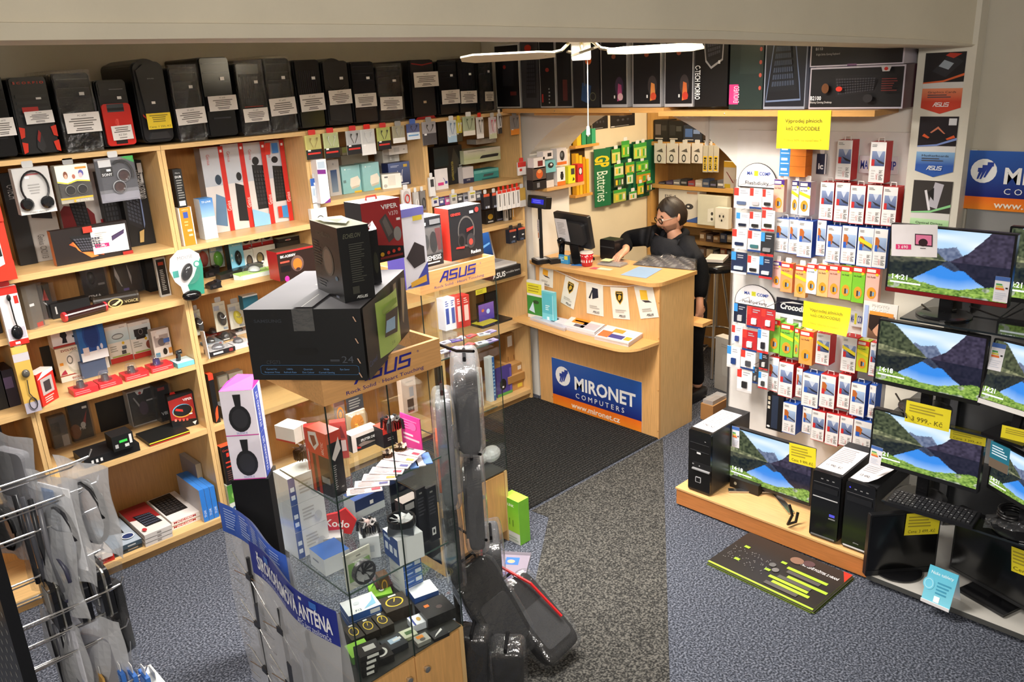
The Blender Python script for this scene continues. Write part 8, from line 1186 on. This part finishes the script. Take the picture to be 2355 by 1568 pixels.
# ================================================================ monitors, towers and the right side
def nz(x,y):v=math.sin(x*127.1+y*311.7)*43758.5453;return v-math.floor(v)
def fb(x,y):
 i,j=math.floor(x),math.floor(y);u,v=x-i,y-j;u*=u*(3-2*u);v*=v*(3-2*v)
 return(nz(i,j)*(1-u)+nz(i+1,j)*u)*(1-v)+(nz(i,j+1)*(1-u)+nz(i+1,j+1)*u)*v
def scape(u,v):
 ridge=lambda pts:next((a[1]+(b[1]-a[1])*(u-a[0])/(b[0]-a[0])for a,b in zip(pts,pts[1:])if a[0]<=u<=b[0]),0)
 w=.03*fb(u*14,3);N=fb(u*46,v*30);hz=.52
 L=ridge([(0,1.05),(.16,.95),(.3,.78),(.42,.6),(.48,hz),(1,.4)])+w;R=ridge([(0,.4),(.52,hz),(.66,.66),(.76,.86),(.84,1.02),(1,1.1)])+w*.6;Mm=ridge([(0,.4),(.3,.66),(.36,.74),(.42,.68),(.5,.72),(.56,.74),(.62,.6),(.7,.55),(1,.5)])+w
 def land(vv):
  if vv<L:return mixc('1c2620','6a7254',N*.8)if vv>hz+.10*(1-u*2)else mixc('3a4434','a8a880',N)
  if vv<R:return mixc('2a2636','585068',N*.6)
  if vv<Mm:return mixc('4a5674','8a94ac',N*.7)
  return mixc('7ab8e8','f0f6fa',min(1,.9*fb(u*3+vv*2,vv*9)+.2*(1-vv)))
 g=.14+.05*math.sin(u*7+1)+.08*max(0,u-.62)+.10*max(0,.18-u)+.02*fb(u*25,7)
 if v<g:return mixc('2f5a1c','a8c860',fb(u*60,v*70))if fb(u*12,v*14)>.28 else mixc('5a6a50','c0c8b0',N)
 if v<hz:
  vr=hz+(hz-v)*.8+.01;c=land(vr);return mixc(c,'101828',.72)if v>.43-1.15*max(0,abs(u-.52)-.08)-.07*math.exp(-((u-.56)/.05)**2)+.02*fb(u*20,2)else mixc('3a88e0','c8e4f8',max(0,min(1,(g+.16-v)*3)))
 return land(v)
g=G('screen');g.grid(lambda u,v:(u,0,v),150,84,'fff',cf=scape);SCR=g.mesh('display')
def mon(label,bl,br,tl,X,z,base='round',on=True,X2=None,rx=0,lip=.018,lipc='1a1a1c',t='14:21',sy=.10,h=None):
 A=onX(bl,X);B=onX(br,X2 or X);d=B-A;d.z=0;w=d.length;d.normalize();h=h or onV(tl,A,d).z-A.z;r=math.atan2(d.y,d.x)
 o=O('monitor',G('semi').prism(rr(0,0,w,h,.006),0,.028,'18181a'),None,A,r,label,'monitor','monitors on the rack and platform');o.rotation_euler[0]=math.radians(rx)
 O('back_cover',G('semi').prism(rr(w*.2,h*.2,w*.8,h*.8,.03),.028,.05,'151517'),o);O('lower_bezel',G('semi').box(.004,w-.004,-.003,0,.002,lip,lipc),o);b=.009
 if on:
  k=O('display',SCR,o,(b,-.0015,lip+.002));k.scale=(w-2*b,1,h-lip-b);q=G('glow').pr([('t',t,.12,.24,.075,'d8d8dc',{'w':.13}),('r',.04,.15,.3,.17,'b0b4b8'),],w,h,y=-.002);O('clock',q,o)
 else:O('display',G('gloss').box(b,w-b,-.0015,-.0005,lip+.002,h-b,'0a0a0b'),o)
 zd=z-A.z+.002
 if base=='round':O('stand_neck',G('gloss').box(w*.45,w*.55,.03,.05,zd+.006,h*.5,'141416'),o);O('stand_base',G('gloss').lathe([(sy*1.1,0),(sy*1.1,.006),(sy*.9,.01),(0,.012)],'161618',c=(w*.5,.03,zd),n=32),o)
 elif base=='v':
  O('stand_neck',G('metal').box(w*.46,w*.55,.05,.075,zd+.006,h*.5,'b8b8ba'),o)
  for s in(-1,1):O('stand_foot',G('metal').at(('t',(w*.5,.06,zd)),('Z',-90+s*52)).box(-.02,.24,-.017,.017,0,.008,'c0c0c2'),o)
 elif base=='flat':O('stand_neck',G('gloss').box(w*.42,w*.52,.03,.05,zd+.03,h*.4,'141416'),o);O('stand_base',G('gloss').box(w*.22,w*.72,-.07,.12,zd,zd+.012,'121214'),o)
 for c in o.children:
  if c.name.startswith('stand_base'):c.rotation_euler[0]=math.radians(-rx)
 return o
SH1,SH2,SH3=1.3155,.8755,.4405
EN=[('r',0,.84,1,1,'4a70b8'),('p',[(.1,.72),(.5,.72),(.54,.66),(.1,.66)],'4aa050'),('p',[(.1,.64),(.58,.64),(.62,.58),(.1,.58)],'d8d040'),('p',[(.1,.56),(.66,.56),(.7,.48),(.1,.48)],'e8742a'),('r',.76,.54,.92,.6,'1a1a1a'),('l',.1,.1,.9,.4,4,'d0d4e0')]
def yn(o,bl,br,tl,txt,off=.012):return stick(o,bl,br,tl,'price_note','e6d62a',[('l',.08,.34,.92,.9,4,'a8982a')]+([('t',txt,.5,.17,.15,'5a4e14',{'w':.8})]if txt else[]),off=off)
m1=mon('monitor on the top glass shelf with a white price sheet on its screen',(2035,668),(2318,706),(2052,513),-3.6,SH1,lipc='7a1418')
stick(m1,(2050,588),(2155,592),(2057,516),col='e8e2e4',spec=[('r',.1,.22,.44,.38,'d8306e'),('t','3 690',.26,.3,.1,'fff',{}),('p',[(.52,.36),(.9,.32),(.9,.7),(.52,.72)],'2a1420'),('p',[(.54,.4),(.88,.36),(.88,.67),(.54,.69)],'e07aa0'),('e',.7,.45,.1,.12,'2a1018'),('r',.64,.26,.76,.28,'222')],off=.004);stick(m1,(2282,692),(2316,697),(2287,634),'energy_label','eceaf0',EN,off=.005)
mon('monitor cut off by the picture edge behind the top one',(2300,690),(2560,725),(2284,516),-3.85,SH1)
m2=mon('monitor on the middle glass shelf showing 14:18',(2008,878),(2257,909),(2024,733),-3.6,SH2,t='14:18')
m5=mon('tilted monitor with a white lower edge at the right picture border',(2246,925),(2440,985),(2290,780),-3.58,SH2,rx=-14,lip=.022,lipc='dcdad8',X2=-3.5,base='flat',h=.28);stick(m5,(2270,848),(2301,855),(2288,788),'energy_label','eceaf0',EN,off=.006)
m3=mon('monitor on the lowest glass shelf above the black keyboard',(1997,1062),(2250,1124),(2012,938),-3.6,SH3);stick(m3,(1998,1066),(2024,1075),(2003,1022),'energy_label','eceaf0',EN,off=.006);yn(m3,(2184,1008),(2266,1027),(2190,978),'Cena: 3 399,-Kč')
m6=mon('monitor at the right border with a teal banner on its screen',(2269,1120),(2420,1214),(2291,1014),-3.68,SH3,X2=-3.5);stick(m6,(2274,1070),(2318,1092),(2292,1020),'screen_banner','2a6a7a',[('l',.1,.5,.9,.9,4,'d0dce0'),('r',.0,.0,1,.35,'6a5a4a')],off=.004,mat='screen')
m7=mon('switched-off monitor turned aside at the foot of the rack',(1989,1325),(2150,1306),(1990,1186),-3.45,.047,on=False,X2=-3.70,lip=.03);yn(m7,(2079,1231),(2157,1227),(2079,1182),'Cena: 3 499,-Kč',.006)
m8=mon('large switched-off monitor at the foot of the rack near the border',(2183,1307),(2400,1425),(2197,1218),-3.70,.047,on=False,X2=-3.56,base='flat',h=.33);yn(m8,(2326,1312),(2372,1330),(2336,1260),'Cena',.006)
m4=mon('monitor on a silver V-shaped stand between the computer towers',(1674.5,1099),(1863.5,1163),(1689,981),-3.72,.116,base='v',t='14:18');stick(m4,(1683,1026),(1700,1031),(1690,981),'energy_label','e8e6ee',EN,off=.005);yn(m4,(1815,1061),(1876,1077),(1821,1019),'Cena: 9 999,-Kč')
# yellow notes on the shelf edges
for q,X,tx,lb in((((2080,968),(2184,976),(2090,921)),-3.49,'3 999,- Kč','yellow price note hanging on the lowest shelf edge under the second monitor'),(((2300,1010),(2420,1040),(2310,978)),-3.49,'','yellow price note on the shelf edge at the picture border')):
 A,r,w,h=place(*q,pl=('X',X));O('price_note',G().box(0,w,0,.001,0,h,'e6d62a').pr([('l',.08,.5,.92,.9,3,'a8982a')]+([('t',tx,.5,.24,.22,'5a4e14',{'w':.7})]if tx else[]),w,h),None,A,math.pi/2,lb,'note','yellow price notes on the rack')
 # keyboard on the lowest glass shelf
P=[onZ(q,SH3+.012)for q in((2034,1155),(2236,1214),(2252,1180),(2052,1124))];a=P[0];d=P[1]-a;w=d.length;dp=max(.11,(P[3]-a).length);o=O('keyboard',G('semi').prism(rr(0,0,w,.018,.004),0,dp,'17171a'),None,(a.x,a.y,SH3+.001),math.atan2(d.y,d.x),'black desktop keyboard lying on the lowest glass shelf','keyboard')
ks=G('semi')
for r_ in range(6):
 for c_ in range(19):
  x=.012+c_*(w-.024)/19;y=.012+r_*(dp-.024)/6;ks.box(x,x+(w-.024)/19*.82,y,y+(dp-.024)/6*.78,.018,.024,'2a2a2d')
  if(r_*7+c_)%3==0:ks.add([(x+.004,y+.004,.0243),(x+.009,y+.004,.0243),(x+.009,y+.008,.0243),(x+.004,y+.008,.0243)],[[0,1,2,3]],'b8b8b8')
tag(O('keys',ks,o),kind='stuff')
A=onZ((2260,1215),SH3);o=O('plastic_bag',G('bag').grid(lambda u,v:(u*.3,v*.14,.004+.025*math.sin(u*3.1)*math.sin(v*3.1)+.006*math.sin(u*19+v*11)),14,8,'fff'),None,A,math.pi/2+.2,'clear plastic bag lying beside the keyboard','bag');A=onZ((2325,1195),SH3);O('cable_coil',G('semi').tube([(.06*math.cos(t),.05*math.sin(t),.012+.002*t)for t in[x*.5 for x in range(38)]],.008,'141416',6),None,A,0,'coil of black cable on the lowest glass shelf','cable',smooth=True)
for i,q in enumerate(((2230,705,2300,730,2355,690),(2120,700,2150,725,2200,712),(2060,905,2075,930,2085,960))):O('video_cable',G('semi').tube([onZ((q[0],q[1]),(SH1 if i<2 else SH2)+.02),onZ((q[2],q[3]),(SH1 if i<2 else SH2)+.006),onZ((q[4],q[5]),(SH1 if i<2 else SH2)+.02)],.004,'161618',5),None,(0,0,0),0,['black cable trailing over the top glass shelf','short black cable behind the top monitor stand','black cable hanging beside the middle shelf'][i],'cable')
# towers
def tower(label,q,hgt,style,paper):
 bl,br,tl=q;A=onZ(bl,.116);B=onZ(br,.116);d=B-A;w=.14;r=math.atan2(d.y,d.x);r=math.pi/2+(r-math.pi/2)*.2;h=onV(tl,A,d.normalized()).z-A.z;D=.40
 o=O('computer_tower',G('semi').box(0,w,.015,D,.008,h,'2a2a2c',U='232325'),None,A+Vector((0,0,.001)),r,label,'computer tower','computer towers on the low platform');f=G('gloss');f.prism(rr(0,.004,w,h,.012),0,.018,'121214')
 if style==0:f.box(.01,w-.01,-.003,0,h*.80,h*.802,'3a3a3c');f.box(.01,w-.01,-.003,0,h*.68,h*.682,'3a3a3c');f.box(.03,.15,-.003,0,h*.42,h*.5,'1e1e20');f.pr([('r',.2,.45,.28,.47,'8a8a8c'),('r',.5,.44,.56,.46,'8a8a8c'),('r',.4,.64,.58,.67,'d8d8d8'),('r',.74,.86,.8,.87,'aaa')],w,h,y=-.004);f.prism(rr(w*.35,h*.17,w*.6,h*.26,.004),-.003,0,'b8b8bc');f.prism(rr(w*.38,h*.18,w*.57,h*.25,.003),-.004,0,'19191b');f.box(.03,.14,-.012,0,h*.38,h*.4,'9a9a9c')
 else:f.box(.008,w-.008,-.003,0,h*.62 if style==1 else h*.04,(h*.62 if style==1 else h*.04)+.004,'b8b8ba');f.box(.008,w-.008,-.003,0,h*.84,h*.845,'4a4a4c');f.box(.01,w-.01,-.004,0,h*.72,h*.8,'1b1b1d');f.pr([('r',.3+.2*k,.9,.38+.2*k,.915,'8a8a8c')for k in range(3)],w,h,y=-.001);f.pr([('r',.68,.38,.88,.42,'5a5ae8'),('r',.66,.34,.9,.36,'8a8a8c')]if style==1 else[('e',.15,.92,.03,.012,'4a4aff'),('t','eVolve',.5,.12,.02,'d0d0d4',{})],w,h,y=-.001);f.box(.01,w-.01,-.004,0,.012,.018,'6a6a6c' if style==1 else 'c8c8ca')
 O('front_panel',f,o);p=G();p.grid(lambda u,v:(.004+u*(w-.012),.03+v*.3,h+.0015+.012*max(0,u-.6)*(paper==3)*8*(1-v)),6,4,'eeeaec');k=G().at(('t',(0,0,h+.003)),('X',-90));k.pr([('l',.1,.35,.9,.95,9,'c0bcc0'),('t',paper if isinstance(paper,str)else '13 490,- Kč',.5,.2,.08,'4a464a',{'w':.6})],w-.012,.3,z=.03);s_=O('price_sheet',p,o);O('lettering',k,o);return o
tower('black computer tower at the near end of the platform beside the counter',((1582,1124),(1637,1143),(1585,985)),.4,0,'7 290,- Kč');tower('black computer tower with a violet badge, left of the last one',((1860,1229),(1926,1251),(1872,1080)),.4,1,'11 990,- Kč');tower('black computer tower with a blue power light beside the dark monitor',((1934,1255),(1988,1277),(1950,1105)),.4,2,3)
prod('mini_computer','small black box computer under the silver-stand monitor','computer',(1678,1118),(1742,1142),(1676,1098),.116,d=.18,col='1a1614',rz=math.pi/2,h=.06,top='201c1a',pr=[('e',.2,.5,.05,.16,'b0a890')]);O('cable_bundle',G('semi').tube([onZ((1815,1160),.25),onZ((1822,1185),.2),onZ((1812,1205),.135),onZ((1830,1200),.13),onZ((1835,1178),.18)],.008,'1c1a18',6),None,(0,0,0),0,'bundle of black cables hanging below the platform monitor','cable')
# turquoise table tent
A=onZ((2117,1380),.047);B=onZ((2182,1408),.047);d=B-A;w=d.length;t=G('semi');t.add([(0,0,0),(w,0,0),(w,.06,.16),(0,.06,.16),(w,.12,0),(0,.12,0)],[[0,1,2,3],[3,2,4,5]],['7cc8dc','7cc8dc','58b4d0','58b4d0','e8e4e8','e8e4e8']);o=O('table_tent',t,None,A,math.atan2(d.y,d.x),'turquoise folded leaflet standing on the rack base','leaflet');q=G().at(('X',-20.5));q.pr([('t','Naše tablety',.5,.84,.08,'e8f6fa',{}),('l',.4,.3,.9,.66,4,'3a90b0'),('r',.4,.1,.6,.26,'e4f4f8'),('e',.12,.52,.2,.17,'6ac0dc'),('o',.12,.52,.15,.13,'b8e4f0',.12)],w,.171);O('lettering',q,o);O('base_strip',G().box(0,w,-.003,0,0,.016,'eceaec'),o)
# posters stacked on the carpet
P=[onZ(q,.006)for q in((1628,1294),(1868,1407),(1947,1324),(1722,1226))];a=P[0];d=P[1]-a;w=d.length;r=math.atan2(d.y,d.x);dp=(P[3]-a).length
for i in range(6):
 sx=(.012*math.sin(i*2.1),.010*math.cos(i*1.7))if i<5 else(0,0);g=G('semi');g.box(0,w,0,dp,0,.0022,'b8d850',U='2e2a28')
 if i==5:
  g.at(('t',(0,0,.0023)),('X',-90));Q=[('r',0,0,1,.03,'b4d848'),('t','PRO LEPŠÍ POŽITEK Z HRANÍ',.78,.78,.05,'ece8e8',{'b':1,'w':.34}),('p',[(.92,1),(1,1),(1,.78)],'d8382c')]+[('r',a0,b0,a1,b0+.055,'b0d840')for a0,a1,b0 in((.55,.92,.56),(.62,.98,.38),(.5,.86,.24),(.56,.9,.16))]+[('r',a0,b0,a0+.05,b0+.05,'a8d840')for a0,b0 in((.1,.62),(.14,.28),(.47,.62),(.42,.34))]+[('r',a0,b0,a0+.3,b0+.07,'5a5654')for a0,b0 in((.58,.47),(.56,.3),(.52,.08))]+[('e',.56,.8,.06,.08,'8a6a5a'),('e',.66,.84,.05,.07,'5a4448'),('e',.44,.5,.03,.05,'6a6866'),('e',.5,.42,.03,.05,'7a7674')]
  for k in range(70):x,y=.05+.4*nz(k,1),.2+.35*nz(k,5);Q.append(('e',x,y,.004,.007,'8a8684'))
  g.pr(Q,w,dp);g.at()
 O('gaming_poster',g,None,a+Vector((sx[0],sx[1],-.005+.0025*i)),r,f'black and lime green gaming poster, {["lowest", "second", "third", "fourth", "fifth", "topmost"][i]} of the stack on the carpet','poster','gaming posters stacked on the carpet')
 # ================================================================ keep shelf goods clear of panels and boards
BAYS=[(-.825,.0,(.08,.625,1.0,1.36,1.63)),(-1.63,-.827,(.08,.625,1.0,1.36,1.63)),(-2.44,-1.632,(.08,.62,1.015,1.385,1.625)),(-3.27,-2.442,(.08,.62,1.0,1.385,1.735)),(-4.12,-3.272,(.08,.625,1.0,1.38,1.675))]
for o in list(COL.objects):
 if o.parent or 'w' not in o or not(-4.61<o.location.y<-4.185)or o.location.z>2.1 or abs(abs(o.rotation_euler[2])-math.pi)>.05:continue
 w,h,x=o['w'],o['h'],o.location.x
 for x0,x1,bs in BAYS:
  if x0<=x-w/2<=x1:
   lo,hi=x0+.022+w,x1-.022
   if lo<hi:o.location.x=min(max(x,lo),hi)
   up=min([b-.033 for b in bs if b>o.location.z+.05]+[2.108])
   if o.location.z+h>up:o.scale.z=max(.3,(up-o.location.z)/(h+.002))
for o in COL.objects:
 for k in('w','h','d'):
  if k in o:del o[k]
